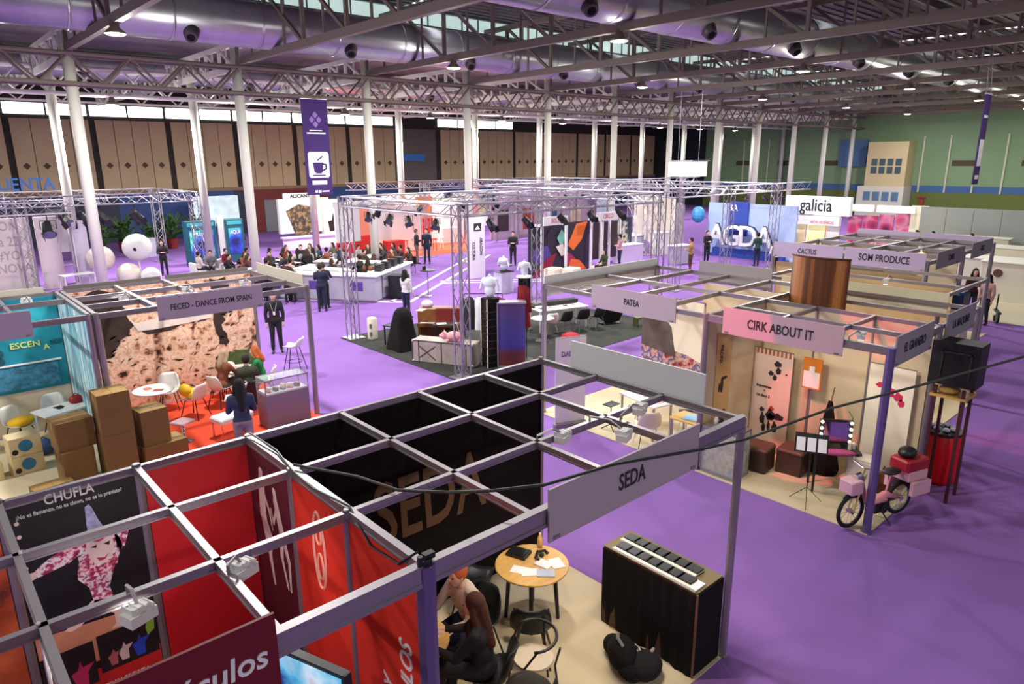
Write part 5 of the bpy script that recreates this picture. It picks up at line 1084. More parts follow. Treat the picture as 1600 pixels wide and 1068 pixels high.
    if fine:
        b = MB()
        for s in (-1, 1): b.ball(head+V(.088, s*.033, .012), .011, 8, 6)
        R.append(('eyes', b.mesh('eyes', mat('dark_eye', (30, 22, 20), .3)))) ; b = MB(); b.ball(head+V(.097, 0, -.06), .01, 8, 5, (.5, 2.2, .5)); R.append(('lips', b.mesh('lips', mat('lips', (170, 80, 76), .5))))
    HC[key] = R; return R
CL = {}
def cloth(rgb): 
    return mat('clothing_%d_%d_%d' % rgb, rgb, .85, var=.12, scale=9, bump=.35)
def person(loc, rz, lab, top, legc, hairc=(40, 28, 22), pose='stand', arms='down', hair='short', legs='trousers', fine=False, lean=0.0, grp=None, sc=1.0, sk=None):
    t = thing('person', lab, 'person', loc, rz, grp); t.scale = (sc, sc, sc)
    for nm, me in human_meshes(pose, arms, hair, legs, fine, lean):
        o = link(nm, me, t)
        if nm in ('eyes', 'lips'): continue
        c = {'top': cloth(top), 'trousers': cloth(legc), 'skirt': cloth(legc), 'hair': cloth(hairc), 'shoes': blk, 'body': sk or skin}[nm]
        o.material_slots[0].link = 'OBJECT'; o.material_slots[0].material = c
    return t
BLK = (26, 25, 28); NAVY = (30, 36, 60); WHT = (232, 232, 228); GRY = (110, 108, 112); DK = (44, 40, 44); BRN = (96, 66, 44)
# two women seated at the hidden table of the SEDA stand
person((1.86, -1.12, .016), pi+.1, 'woman with red hair and cream sleeves seated leaning over the hidden table', (196, 182, 166), NAVY, (176, 84, 40), 'sit', 'table', 'bun', fine=True, lean=.30, sc=1.02)
person((1.48, -1.78, .016), pi-.9, 'woman with long brown hair seen from behind, seated in dark clothes', (24, 22, 26), BLK, (74, 38, 24), 'sit', 'table', 'long', fine=True, lean=.12, sc=1.02)
shell_chair((1.9, -1.12, .016), pi+.1, 'dark chair under the red haired woman', blk, blk); shell_chair((1.52, -1.82, .016), pi-.9, 'dark chair under the long haired woman', blk, blk)
b = MB(); b.ball((0, 0, .1), .26, 14, 9, (1.2, 1.0, .6)); b.ball((.15, .1, .05), .2, 12, 8, (1.2, 1, .6)); one('dark_coat', b, mat('dark_green_coat', (44, 44, 38), .95), 'dark coat spread on the seat behind the long haired woman', 'coat', (1.45, -2.45, .48), .4, smooth=True)
shell_chair((1.45, -2.45, .016), 1.9, 'dark chair holding a spread coat at the picture bottom', blk, blk)
# mural stand people
person((3.72, 9.15, .016), pi-.5, 'woman in a green jumper with red hair seated at the white table', (20, 120, 66), (40, 60, 60), (190, 96, 44), 'sit', 'table', 'mid', lean=.15)
shell_chair((3.76, 9.13, .016), pi-.5, 'white shell chair under the woman in green', white, blk)
person((2.85, 9.35, .016), .35, 'person in a rust brown jacket seated with back to the camera', (130, 74, 50), (70, 60, 50), (176, 150, 120), 'sit', 'table', 'mid', lean=.2)
shell_chair((2.8, 9.33, .016), .35, 'white shell chair under the person in rust brown', white, blk)
person((1.95, 5.7, 0), 1.3, 'dark haired person in a dark shawl standing before the white bench', (50, 56, 84), (150, 130, 130), (24, 20, 22), 'stand', 'fold', 'long', sc=.98)
person((3.15, 8.55, .016), 1.2, 'person in dark green seated with back to camera beside the showcase', (58, 60, 44), (40, 36, 36), (36, 26, 24), 'sit', 'table', 'short', lean=.2)
shell_chair((3.13, 8.5, .016), 1.2, 'dark chair under the person in dark green', blk, blk)
# carpet aisle
person((5.72, 12.95, 0), -2.0, 'bearded man in a black polo shirt with a badge standing in the aisle', BLK, BLK, (120, 100, 84), 'stand', 'down', 'short', sc=1.06)
b = MB(); b.box(-.004, .004, -.03, .03, -.05, .05); b.tube([(0, -.03, .05), (-.03, -.09, .3)], .004, 4); b.tube([(0, .03, .05), (-.03, .09, .3)], .004, 4); one('badge', b, letw, 'white badge on a cord worn by the man in the black polo', 'badge', (5.655, 12.8, 1.22), -2.0)
person((9.4, 17.3, 0), .9, 'man in a navy suit seen from behind at the counter', NAVY, NAVY, (50, 36, 30), 'stand', 'table', 'short', sc=1.04)
person((9.75, 17.75, 0), .9, 'man in dark clothes standing right beside the navy suit', DK, BLK, (60, 44, 34), 'stand', 'table', 'short', sc=1.02)
person((11.1, 14.2, 0), 0.2, 'dark haired person in a white top standing behind the black draped chair', WHT, NAVY, (20, 18, 20), 'stand', 'phone', 'mid')
person((19.0, 25.1, 0), -.5, 'man in a dark jacket and tan trousers talking in the far aisle', DK, (120, 90, 84), (90, 80, 76), 'stand', 'fold', 'short', sc=1.08)
person((19.4, 24.7, 0), -2.4, 'man in navy facing the one in tan trousers', NAVY, NAVY, (40, 34, 34), 'stand', 'down', 'short', sc=1.1)
person((22.3, 20.9, 0), -2.4, 'person in dark clothes leaning in the aisle beside the narrow truss post', BLK, BLK, (40, 30, 30), 'stand', 'fold', 'short', sc=1.05)
person((23.2, 15.3, 0.0), 2.9, 'person with long dark hair seated on the white bench', (50, 56, 40), (40, 40, 36), (28, 24, 22), 'sit', 'lap', 'long')
b = MB(); b.box(-.35, .35, -.9, .9, 0, .45); one('white_bench', b, offw, 'white block bench under the long haired person', 'bench', (23.35, 15.1, 0), .1)
# right hand side
person((26.6, 1.25, .0), 2.6, 'person in a grey shirt seated outside the lilac boarded block', (190, 186, 186), BLK, (26, 22, 22), 'sit', 'table', 'mid', lean=.2); b = MB()
person((25.7, .55, .0), -2.6, 'person in dark red standing by the lilac boarded block', (90, 36, 40), DK, (30, 20, 20), 'stand', 'fold', 'mid')
person((24.8, -.1, 0), 2.8, 'person with dark hair and a pink top by the right end post', (206, 160, 150), DK, (20, 18, 20), 'stand', 'down', 'mid', sc=.98)
rect_table((26.0, 1.6, 0.012), 1.2, .7, .75, 'white table outside the lilac boarded block', white, alu, .1)
shell_chair((26.65, 1.22, 0), 2.6, 'white chair under the person in the grey shirt', white, blk)
for k, (x, y, c, l) in enumerate(((37.5, 6.4, (150, 90, 50), 'person in an ochre jacket at the grey partition'), (37.4, 5.6, BLK, 'person in black, middle of three at the grey partition'), (37.5, 3.9, BLK, 'person in black, right of three at the grey partition'))):
    person((x, y, 0), 2.6, l, c, DK, (26, 20, 20), 'stand', 'fold', 'short', sc=1.05)
# bystanders in the middle distance
for x, y, a, l, c, c2 in ((31.4, 11.9, 1.0, 'person in dark green walking before the big letters', (40, 80, 66), NAVY), (30.6, 14.4, -2, 'person in black left of the big letters', BLK, BLK), (27.0, 13.0, 2.0, 'person in a tan coat seen over the corner block', (170, 130, 80), BRN), (28.9, 9.6, 1.0, 'person in white and black over the lilac sign board', WHT, BLK), (25.8, 16.5, 2.2, 'person in a pink top beside the grey counter', (220, 170, 170), NAVY), (35.3, 12.2, 1.1, 'person in navy at the turquoise stand', NAVY, BLK), (24.6, 19.8, -1.5, 'person in black behind the grey cabinet', BLK, BLK)):
    person((x, y, 0), a, l, c, c2, (40, 30, 26), 'stand', 'fold', 'short')
# ================================================================ truss stand with dark carpet
darkc = mat('charcoal_carpet', (46, 48, 44), .95, var=.15, scale=2)
b = MB(); b.poly([(7.9, 13.2), (7.95, 6.55), (16.9, 6.9), (17.2, 9.5), (16.6, 13.2)], (0, 0, 0.002), (1, 0, 0), (0, 1, 0), .012); one('stand_carpet', b, darkc, 'dark charcoal carpet under the truss stand', 'carpet')
def boxtruss(b, p, q, w=.29, r=.024, step=.5, rr=.013):
    p = V(*p); q = V(*q); d = (q-p); L = d.length; d.normalize(); U = V(0, 0, 1) if abs(d.z) < .9 else V(1, 0, 0); a = d.cross(U).normalized()*w/2; c = a.cross(d).normalized()*w/2
    cs = [a+c, -a+c, -a-c, a-c]
    for o in cs: b.cyl(p+o, q+o, r, n=6)
    n = max(1, int(L/step))
    for f in range(4):
        o1, o2 = cs[f], cs[(f+1) % 4]
        for k in range(n):
            s0 = p+d*(L*k/n); s1 = p+d*(L*(k+1)/n); A, B_ = (o1, o2) if k % 2 == 0 else (o2, o1); b.cyl(s0+A, s1+B_, rr, n=4, caps=False)
    return b
def trussrig(t, posts, beams, z, w=.29, zb=None):
    for x, y in posts:
        b = MB(); boxtruss(b, (x, y, .03), (x, y, z+w/2), w); b.cbox((x, y, .015), (w*1.9, w*1.9, .03)); part('truss_post', b, alud, t)
    for (x0, y0), (x1, y1) in beams: b = MB(); boxtruss(b, (x0, y0, z), (x1, y1, z), w); part('truss_beam', b, alud, t)
X0, X1, Y0, Y1 = 8.25, 16.4, 7.25, 12.95
t = thing('truss_rig', 'aluminium box truss rig over the charcoal carpet with four posts', 'truss', (0, 0, 0))
trussrig(t, ((X0, Y0), (X0, Y1), (X1, Y0), (X1, Y1)), (((X0, Y0), (X1, Y0)), ((X0, Y1), (X1, Y1)), ((X0, Y0), (X0, Y1)), ((X1, Y0), (X1, Y1)), ((12.3, Y0), (12.3, Y1))), 4.3)
def par(lab='', loc=(0, 0, 0), rz=0, grp=None):
    t = thing('stage_light', lab, 'stage light', loc, rz, grp)
    b = MB(); b.cyl((0, 0, 0), (0, 0, -.14), .012, n=5); b.tube([(-.02, -.16, -.34), (0, -.16, -.14), (0, .16, -.14), (-.02, .16, -.34)], .012, 5); part('yoke', b, blk, t)
    b = MB(); b.cyl((-.1, 0, -.22), (.12, 0, -.46), .11, .15, n=12); part('lamp_body', b, blk, t)
    b = MB(); b.cyl((.12, 0, -.46), (.125, 0, -.465), .13, n=12); part('lens', b, mat('dim_lens', (120, 124, 150), .2), t)
    for s in (-1, 1): b = MB(); b.bar((.13, s*.16, -.42), (.2, s*.13, -.62) if s > 0 else (.2, s*.1, -.58), .2, .006, up=(0, 1, 0)); part('barn_door', b, blk, t)
    return t
SCL = .72
pr = par('dark stage lamp hung on the left truss beam, first from the far end', (8.25, 11.6, 4.15), -2.2, 'lamps on the left truss beam'); pr.scale = (SCL, SCL, SCL)
for k, (y, a) in enumerate(((10.45, -2.6), (9.5, -2.0), (8.25, -2.4))): dup(pr, (8.25, y, 4.15), a, 'dark stage lamp hung on the left truss beam, %s from the far end' % ORD[k+1])
for k, x in enumerate((9.25, 10.5, 11.85, 13.1, 14.4)): dup(pr, (x, 7.25, 4.15), -1.4+.3*(k % 3), 'dark stage lamp on the front truss beam, %s from the left post' % ORD[k], 'lamps on the front truss beam')
for k, x in enumerate((9.4, 11.0, 12.8, 14.4)): dup(pr, (x, 12.95, 4.15), 1.6, 'dark stage lamp on the back truss beam, %s from the left post' % ORD[k], 'lamps on the back truss beam')
for x, y, tg, pw in ((8.4, 9.9, (10, 9.8, 0), 160), (11, 7.4, (11, 9.5, 0), 160), (14, 7.4, (14, 10, 0), 160), (9.25, 7.15, (6.2, -1, 0), 520), (10.5, 7.15, (8.2, -6, 0), 620), (11.85, 7.15, (12.5, -6, 0), 520), (8.15, 9.5, (4.5, 5, 0), 300)): spot('stage_light_beam', (x, y, 3.55), tg, pw, (1, .93, .92), 75, .06, .7)
# props on the charcoal carpet
t = thing('flight_case', 'long grey flight case lying at the near edge of the charcoal carpet', 'case', (8.72, 8.62, .014), atan2(-1.65, .87))
b = MB(); rbox(b, (0, 0, .33), (1.85, .5, .66), .03); part('case_body', b, mat('dusty_grey_case', (170, 160, 150), .6, var=.15, scale=6), t)
b = MB()
for x in (-.92, -.72, -.02, .02+.7, .92): b.cbox((x, -.252, .33), (.03, .012, .62))
for z in (.03, .64): b.cbox((0, -.252, z), (1.86, .012, .03))
b.bar((-.7, -.256, .5), (-.2, -.256, .12), .02); b.bar((-.7, -.256, .16), (-.2, -.256, .52), .02); part('edge_strips', b, mat('brown_edging', (70, 60, 56), .5), t)
b = MB()
for x in (-.9, .9):
    for y in (-.23, .23):
        for z in (.05, .62): b.ball((x, y, z), .05, 8, 6)
part('corner_caps', b, alud, t)
t = thing('pig_figure', 'pink pig shaped cushion lying on the flight case', 'cushion', (8.78, 8.3, .674), 2.3)
b = MB(); b.ball((0, 0, .15), .17, 14, 10, (1.5, .9, .85)); b.ball((.27, 0, .17), .11, 12, 8); b.cyl((.35, 0, .16), (.41, 0, .16), .045, n=10)
for sx in (-.15, .15):
    for sy in (-.08, .08): b.cyl((sx, sy, 0), (sx, sy, .1), .035, n=8)
part('pig_body', b, mat('piggy_pink', (240, 170, 175), .7), t, smooth=True)
b = MB()
for s in (-1, 1): b.cyl((.27, s*.07, .24), (.3, s*.1, .31), .035, .004, n=6)
part('ears', b, mat('piggy_pink', (240, 170, 175), .7), t)
t = thing('draped_chair', 'tall chair fully covered by a black cloth beside the upright piano', 'chair', (8.72, 10.75, .014), 1.1)
b = MB(); n = 22; vs = []; fs = []
for i, (z, r) in enumerate(((0.01, .42), (.3, .36), (.6, .30), (.9, .25), (1.1, .22), (1.22, .14), (1.26, .02))):
    for k in range(n): a = 2*pi*k/n; q = r*(1+.13*sin(5*a+i*.4)*(1 if i < 4 else .3)); vs.append((q*cos(a)*1.45+.1*(1-z), q*sin(a)*1.15, z))
for i in range(6): fs += [(i*n+k, i*n+(k+1) % n, (i+1)*n+(k+1) % n, (i+1)*n+k) for k in range(n)]
b.add(vs, fs); part('black_drape', b, black, t, smooth=True)
t = thing('upright_piano', 'brown upright piano body with red fringe behind the draped chair', 'piano', (10.0, 10.6, .014), atan2(-.7, .7))
b = MB(); rbox(b, (0, 0, .55), (1.35, .45, 1.1), .02); b.cbox((0, -.32, .62), (1.3, .25, .1)); part('piano_case', b, mat('amber_wood', (120, 74, 34), .4, var=.2, scale=3), t)
b = MB(); b.cbox((0, -.34, .675), (1.15, .14, .012)); part('keyboard', b, white, t)
for s in (-1, 1): b = MB(); b.cbox((s*.6, -.4, .29), (.06, .06, .58)); part('leg', b, MT['amber_wood'], t)
b = MB()
for k in range(20): b.box(-.1+.04*k, -.075+.04*k, -.25, -.235, .55+.1*sin(k*2.1), 1.12)
part('red_fringe', b, mat('red_fringe', (130, 34, 30), .8), t)
b = MB(); b.ball((-.4, 0, 1.2), .16, 12, 8, (1.2, .9, .8)); part('white_cloth', b, mat('lilac_white', (214, 206, 236), .6), t, smooth=True)
sheet((9.15, 10.4, 1.18), .3, .22, 'white sheet lying on the black drape', MT['paper_white'], .5); 
rect_table((9.5, 9.75, .014), .6, .4, .8, 'low dark table carrying a white sheet beside the flight case', blk, blk, -.8); sheet((9.45, 9.8, .816), .28, .2, 'white sheet on the low dark table', MT['paper_white'], -.5)
t = rect_table((8.85, 11.4, .014), .7, .45, .62, 'small dark folding table left of the draped chair', blk, blk, .3)
t = thing('water_cooler', 'small pale cylinder dispenser at the left carpet corner', 'dispenser', (8.6, 12.35, .014))
b = MB(); b.lathe([(.15, 0), (.16, .04), (.155, .66), (.13, .7)], n=18); part('cooler_body', b, offw, t, smooth=True)
b = MB(); b.cbox((-.12, -.1, .45), (.06, .06, .14)); b.cbox((-.12, -.1, .2), (.06, .06, .14)); part('tap_panel', b, GMT if False else mat('grey_print', (120, 120, 120), .6), t)
# costume rail
t = thing('costume_rail', 'costume rail behind the second truss post', 'rail', (10.2, 8.75, .014), -.75)
b = MB()
for s in (-1, 1): b.cyl((s*.55, 0, 0), (s*.55, 0, 1.75), .015, n=6); b.cyl((s*.55, -.25, .01), (s*.55, .25, .01), .015, n=6)
b.cyl((-.55, 0, 1.75), (.55, 0, 1.75), .015, n=6); part('rail_frame', b, blk, t)
def garment(loc, rz, lab, m, w=.42, h=.95, hem=1.0):
    b = MB(); n = 14; vs = []; fs = []
    for i, (s, ww, dd) in enumerate(((0, .12, .04), (.08, .42, .09), (.3, .38, .12), (.65, .44, .13), (1, .5, .15))):
        for k in range(n): a = 2*pi*k/n; vs.append((dd*sin(a)*(1+.25*sin(4*a)*s), ww*w/.5*cos(a)*.5*(hem if s == 1 else 1), -s*h-.06))
    for i in range(4): fs += [(i*n+k, i*n+(k+1) % n, (i+1)*n+(k+1) % n, (i+1)*n+k) for k in range(n)]
    b.add(vs, fs)
    for s in (-1, 1): b.cap((0, s*w*.42, -.16), (.02, s*w*.62, -.16-h*.5), .06, .045, 8)
    b.tube([(0, 0, -.05), (0, 0, .02), (.02, 0, .04)], .006, 4)
    return one('costume', b, m, lab, 'costume', loc, rz, smooth=True)
for k, (s, c, l) in enumerate(((-.4, (26, 24, 30), 'black costume at the left end of the rail'), (-.1, (230, 232, 240), 'white costume with fringe on the rail'), (.15, (60, 170, 210), 'light blue costume on the rail'), (.42, (110, 24, 70), 'plum costume at the right end of the rail'))):
    garment((10.2+s*cos(-.75), 8.75+s*sin(-.75), 1.73), -.75+pi/2, l, cloth(c))
t = thing('prop_column', 'black prop ladder column with rungs beside the violet panel', 'column', (9.45, 7.55, .014), -.2)
b = MB(); b.cbox((0, 0, .95), (.36, .36, 1.9)); part('column_body', b, black, t)
b = MB()
for k in range(8): b.cbox((-.19, -.02, .15+.2*k), (.03, .34, .03)); b.cbox((-.0, -.19, .15+.2*k), (.34, .03, .03))
part('rungs', b, blk, t)
b = MB(); b.box(-.2, -.185, -.2, -.16, 0, 1.9); b.box(-.2, -.185, .16, .2, 0, 1.9); part('pale_edges', b, offw, t)
def torso_bust(loc, rz, lab, m):
    b = MB(); b.ball((0, 0, .2), .15, 12, 9, (.8, 1.05, 1.3)); b.ball((0, 0, .42), .17, 12, 9, (.8, 1.15, 1.0)); b.cap((0, -.17, .5), (0, .17, .5), .06, .06); b.cap((0, -.19, .5), (.03, -.27, .24), .05, .04); b.cap((0, .19, .5), (.03, .27, .24), .05, .04); b.cap((0, 0, .5), (0, 0, .62), .05, .045)
    me = remesh(b, .018, m, 'mannequin_torso'); o = link('mannequin_torso', me, None, loc, rz); o['label'] = lab; o['category'] = 'mannequin'; return o
torso_bust((9.45, 7.55, 1.914), 3.6, 'white mannequin torso on the black prop column', mat('bluish_white', (220, 228, 238), .5))
t = thing('violet_panel', 'tall violet to orange printed box panel with wooden edge', 'panel', (9.9, 7.2, .014), -.65)
vp = ramp_mat('violet_orange_print', [(0.0, (120, 50, 30)), (.22, (96, 44, 60)), (.35, (60, 60, 150)), (.7, (70, 60, 130)), (1, (90, 60, 120))], kind='noise', scale=.6, detail=2)
nt = vp.node_tree; g = nt.nodes.new('ShaderNodeSeparateXYZ'); mm = nt.nodes.new('ShaderNodeMath'); mm.operation = 'DIVIDE'; mm.inputs[1].default_value = 1.75
tcn = [x for x in nt.nodes if x.type == 'TEX_COORD'][0]; rp = [x for x in nt.nodes if x.type == 'VALTORGB'][0]
nt.links.new(tcn.outputs['Object'], g.inputs[0]); nt.links.new(g.outputs['Z'], mm.inputs[0]); nt.links.new(mm.outputs[0], rp.inputs['Fac'])
b = MB(); b.cbox((0, 0, .9), (.74, .3, 1.72)); part('printed_box', b, vp, t)
b = MB(); b.cbox((0, 0, 1.78), (.8, .36, .04)); b.cbox((0, 0, .02), (.8, .36, .04)); b.cbox((-.385, 0, .9), (.03, .34, 1.74)); part('frame', b, alud, t)
garment((10.5, 7.35, 2.22), -.2, 'long dark red coat hanging beside the violet panel', cloth((130, 14, 26)), .5, 1.15, 1.2)
b = MB(); b.cyl((0, 0, 0), (0, 0, 2.3), .015, n=6); b.cyl((0, 0, 0), (0, 0, .02), .2, n=14); b.cyl((0, 0, 2.24), (-.08, 0, 2.27), .01, n=5); one('coat_stand', b, blk, 'thin black stand holding the dark red coat', 'stand', (10.58, 7.32, .014))
t = thing('plinth', 'white display plinth behind the truss carpet', 'plinth', (16.9, 15.5, 0)); b = MB(); rbox(b, (0, 0, .45), (.7, .5, .9), .01); part('plinth_body', b, mat('lilac_white_plinth', (220, 214, 230), .5), t); b = MB(); b.cbox((0, 0, .91), (.74, .54, .02)); part('plinth_top', b, blk, t)
torso_bust((16.9, 15.5, .92), 3.4, 'white mannequin torso on the white plinth', MT['bluish_white'])
torso_bust((16.8, 14.1, .9), 3.9, 'smaller white mannequin torso on the black drum table', MT['bluish_white'])
t = thing('drum_table', 'round black table with white rim carrying a mannequin torso', 'table', (16.8, 14.1, 0)); b = MB(); b.cyl((0, 0, 0), (0, 0, .84), .26, n=20); part('drum_base', b, black, t); b = MB(); b.cyl((0, 0, .84), (0, 0, .886), .34, n=24); part('top', b, white, t)
round_table((12.36, 8.5, .014), .36, .74, 'round white table beside the dark red coat', white, blk, 'col')
rect_table((13.95, 9.35, .014), 1.9, .75, .74, 'long white table on the charcoal carpet behind the corner post', white, white, -.25)
for k in range(5): sheet((13.3+.3*k, 9.5-.07*k, .755), .2, .15, 'small dark print on the long white table, %s from the left' % ORD[k], mat('print_%d' % (k % 3), ((40, 40, 44), (200, 120, 110), (230, 226, 236))[k % 3], .6), .3*k, grp='prints on the long white table')
b = MB(); b.cbox((0, 0, .06), (1.2, .3, .12)); one('black_keyboard_case', b, blk, 'long black case lying across the far side of the white table', 'case', (14.3, 9.6, .78), -.25)
for x, y, a, l, m in ((12.95, 8.75, 1.2, 'white chair between the two white tables', white), (13.55, 8.7, 1.4, 'black chair tucked at the long white table, left one', blk), (14.2, 8.55, 1.3, 'black chair tucked at the long white table, middle one', blk), (14.8, 8.4, 1.4, 'black chair tucked at the long white table, right one', blk), (12.2, 9.2, -.8, 'black chair behind the round white table', blk)):
    shell_chair((x, y, .014), a, l, m, chrome)
b = MB(); b.ball((0, 0, .1), .26, 12, 8, (1.3, 1, .5)); one('red_cushion', b, mat('red_cushion', (190, 40, 60), .8), 'red cushion on the carpet under the long white table', 'cushion', (13.1, 8.0, .02), 0, smooth=True)
t = thing('gong_case', 'large black faceted instrument case at the right of the white table', 'case', (15.7, 8.6, .014), -.4)
b = MB(); b.cyl((0, -.12, .5), (0, .12, .5), .5, n=7); part('case_body', b, black, t)
b = MB(); b.cbox((0, 0, .0+.02), (.7, .3, .04)); part('foot', b, blk, t)
b = MB(); b.tube([(0, 0, 0), (0, 0, .55), (.06, 0, .75), (.28, 0, .78)], .035, 7); b.cyl((0, 0, 0), (0, 0, .03), .18, n=14); one('floor_lamp', b, blk, 'black crooked floor lamp left of the long white table', 'lamp', (13.0, 9.9, .014), -1.0)
t = thing('leg_table', 'low brown bench standing at the right rim of the charcoal carpet', 'bench', (16.4, 7.6, .014), -.3)
b = MB(); b.cbox((0, 0, .3), (.9, .3, .04)); part('seat', b, mat('olive_wood', (96, 92, 60), .6), t)
for s in (-1, 1): b = MB(); b.cbox((s*.4, 0, .14), (.04, .28, .28)); part('leg', b, MT['olive_wood'], t)
# ================================================================ second rigs
t = thing('truss_rig', 'aluminium truss rig far left over the balloon stand', 'truss', (0, 0, 0))
trussrig(t, ((9.1, 29.5), (9.1, 36.0), (2.0, 29.5), (2.0, 36.0)), (((1.0, 29.5), (9.1, 29.5)), ((1.0, 36.0), (9.1, 36.0)), ((9.1, 29.5), (9.1, 36.0)), ((5.2, 29.5), (5.2, 36)), ((-1.5, 24.5), (3.0, 24.5))), 3.85, .42)
for k, (x, y) in enumerate(((2.2, 26.4), (3.6, 29.5), (4.3, 29.5), (5.0, 29.5), (6.4, 29.5))): 
    o = dup(pr, (x, y if k else 24.5, 3.62), -1.7+.5*k, 'dark stage lamp on the far left truss rig, %s from the left' % ORD[k], 'lamps on the far left rig'); o.scale = (1.6, 1.6, 1.6)
t = thing('truss_rig', 'aluminium truss rig in the middle distance before the big letters', 'truss', (0, 0, 0))
trussrig(t, ((22.5, 18.6), (30.8, 18.6), (22.5, 10.8), (30.8, 10.8), (26.5, 10.8)), (((22.5, 18.6), (30.8, 18.6)), ((22.5, 10.8), (34, 10.8)), ((22.5, 10.8), (22.5, 18.6)), ((30.8, 10.8), (30.8, 18.6)), ((26.5, 10.8), (26.5, 18.6))), 4.1, .36)
t = thing('truss_rig', 'aluminium truss rig far behind the catering island', 'truss', (0, 0, 0))
trussrig(t, ((21.0, 27.0), (33.0, 27.0), (33.0, 21.5)), (((17.5, 29.6), (34, 29.6)), ((21, 27.0), (33, 27.0)), ((21.0, 21.5), (40, 21.5)), ((27, 21.5), (27, 29.6)), ((33.0, 21.5), (33.0, 29.6))), 4.05, .4)
for k in range(9): dup(pr, (22.6+1.3*k if k < 6 else 28+1.6*(k-6), 18.6 if k < 6 else 10.8, 3.9), .6*k, 'dark stage lamp on the middle distance rig, %s from the left' % ORD[k], 'lamps on the middle distance rig')
# ================================================================ catering island
A0 = radians(35.3); DX = V(cos(A0), sin(A0), 0); DY = V(-sin(A0), cos(A0), 0); CI = V(11.75, 17.35, 0)
def isl(x, y, z=0): p = CI+DX*x+DY*y; return (p.x, p.y, z)
gp = mat('pale_grey_panel', (176, 172, 188), .6); vprint = mat('violet_print_panel', (92, 62, 150), .6)
def counter(x, y, w, d, lab, prints=True, h=1.08):
    t = thing('serving_counter', lab, 'counter', isl(x, y), A0)
    b = MB(); b.box(0, w, 0, d, .02, h-.05); part('counter_body', b, gp, t)
    b = MB(); b.box(-.08, w+.08, -.08, d+.08, h-.05, h); part('worktop', b, white, t)
    b = MB()
    n = max(1, int(round(d if d > w else w)))
    for k in range(1, n):
        if d > w: b.box(-.012, 0, d*k/n-.015, d*k/n+.015, .02, h-.06)
        else: b.box(w*k/n-.015, w*k/n+.015, -.012, 0, .02, h-.06)
    b.box(-.012, w+.012, -.012, d+.012, .02, .08); part('panel_profiles', b, alu, t)
    if prints and d > w:
        for k in range(int(n/2)+1):
            if k*2+.7 < d: b = MB(); b.box(-.012, -.002, 2*k*.9+.55, 2*k*.9+1.1, .45, .8); part('violet_sign', b, vprint, t)
counter(0, .0, .6, 5.4, 'long grey serving counter facing the aisle with violet signs'); counter(.77, 0, 3.15, .6, 'grey serving counter along the right side of the island', False)
counter(3.4, .82, .6, 3.6, 'grey serving counter at the far right of the island', False); counter(1.6, 1.9, .6, 2.6, 'grey serving counter in the middle of the island', False, 1.0)
def isl_thing(name, x, y, z, lab, cat, b, m, grp=None): return one(name, b, m, lab, cat, isl(x, y, z), A0, grp)
for k in range(8):
    b = MB(); b.lathe([(.05, 0), (.06, .02), (.045, .12), (.05, .13)], n=8); isl_thing('cup', .3+.05*(k % 2), .4+.6*k, 1.09, 'white cup on the long serving counter, %s from the corner' % ORD[k], 'cup', b, white, 'cups on the long counter')
for k in range(4):
    b = MB(); b.box(-.2, .2, -.15, .15, 0, .3); b.box(-.16, .16, -.16, -.15, .05, .25); isl_thing('coffee_machine' if k == 0 else 'box_of_cups', 1.2+.7*k, .32, 1.09, 'small dark appliance on the right side counter, %s from the corner' % ORD[k], 'appliance', b, blk, 'appliances on the right side counter')
b = MB(); b.box(-.3, .3, -.35, .35, 0, .95); b.box(-.28, .28, -.37, -.35, .1, .9); o = isl_thing('waste_bin', 1.2, -.5, 0.0, 'black waste bin against the right side of the island', 'bin', b, blk)
for k, (x, y, l) in enumerate(((14.1, 17.1, 'tall thin standing table with dark top before the carpet lines'), (13.2, 19.4, 'tall thin standing table close to the island corner'), (17.4, 15.9, 'tall thin standing table left of the mannequins'))):
    t = round_table((x, y, 0), .33, 1.1, l, blk, alu, 'col'); b = MB(); b.box(-.06, .06, -.05, .05, 0, .16); one('napkin_box', b, blk, 'small dark box on %s' % l.split(' standing')[0]+(' table %s from the left' % ORD[k]), 'box', (x-.1, y+.1, 1.1))
tabs = ((10.9, 25.2, .3), (13.2, 26.9, .2), (15.7, 24.7, .5), (15.3, 22.3, .62), (11.9, 23.6, .62))
for k, (x, y, a) in enumerate(tabs): rect_table((x, y, 0), 2.8 if k != 4 else 1.8, .8, .75, 'long white dining table by the island, %s from the left' % ORD[(0, 2, 4, 3, 1)[k]], white, alu, a, 'dining tables by the island')
cols = [(60, 60, 66), (120, 60, 40), (90, 96, 60), (40, 40, 48), (190, 180, 170), (30, 60, 80), (150, 90, 60), (24, 24, 28), (80, 40, 50), (200, 196, 190), (60, 50, 40)]
names = ['grey', 'rust', 'olive', 'charcoal', 'cream', 'teal', 'tan', 'black', 'plum', 'white', 'brown']
diners = [(11.2, 26.2), (12.2, 27.0), (12.0, 25.5), (13.5, 27.6), (14.1, 27.7), (14.2, 26.8), (13.9, 25.4), (10.4, 24.3), (11.3, 24.2), (15.6, 25.5), (16.3, 25.6), (17.5, 24.9), (16.2, 23.1), (15.7, 21.9), (8.6, 20.9), (10.7, 22.9), (12.14, 21.55), (13.11, 20.27), (9.3, 26.6), (9.8, 25.6), (12.6, 26.1), (14.8, 23.6), (16.6, 24.4), (9.2, 19.6), (11.6, 27.3), (12.9, 25.6), (13.4, 25.9), (14.9, 26.2), (10.2, 26.9), (16.9, 25.2), (17.2, 23.7), (14.2, 21.6), (16.9, 22.6), (11.4, 25.0), (12.8, 28.0), (15.2, 27.2)]
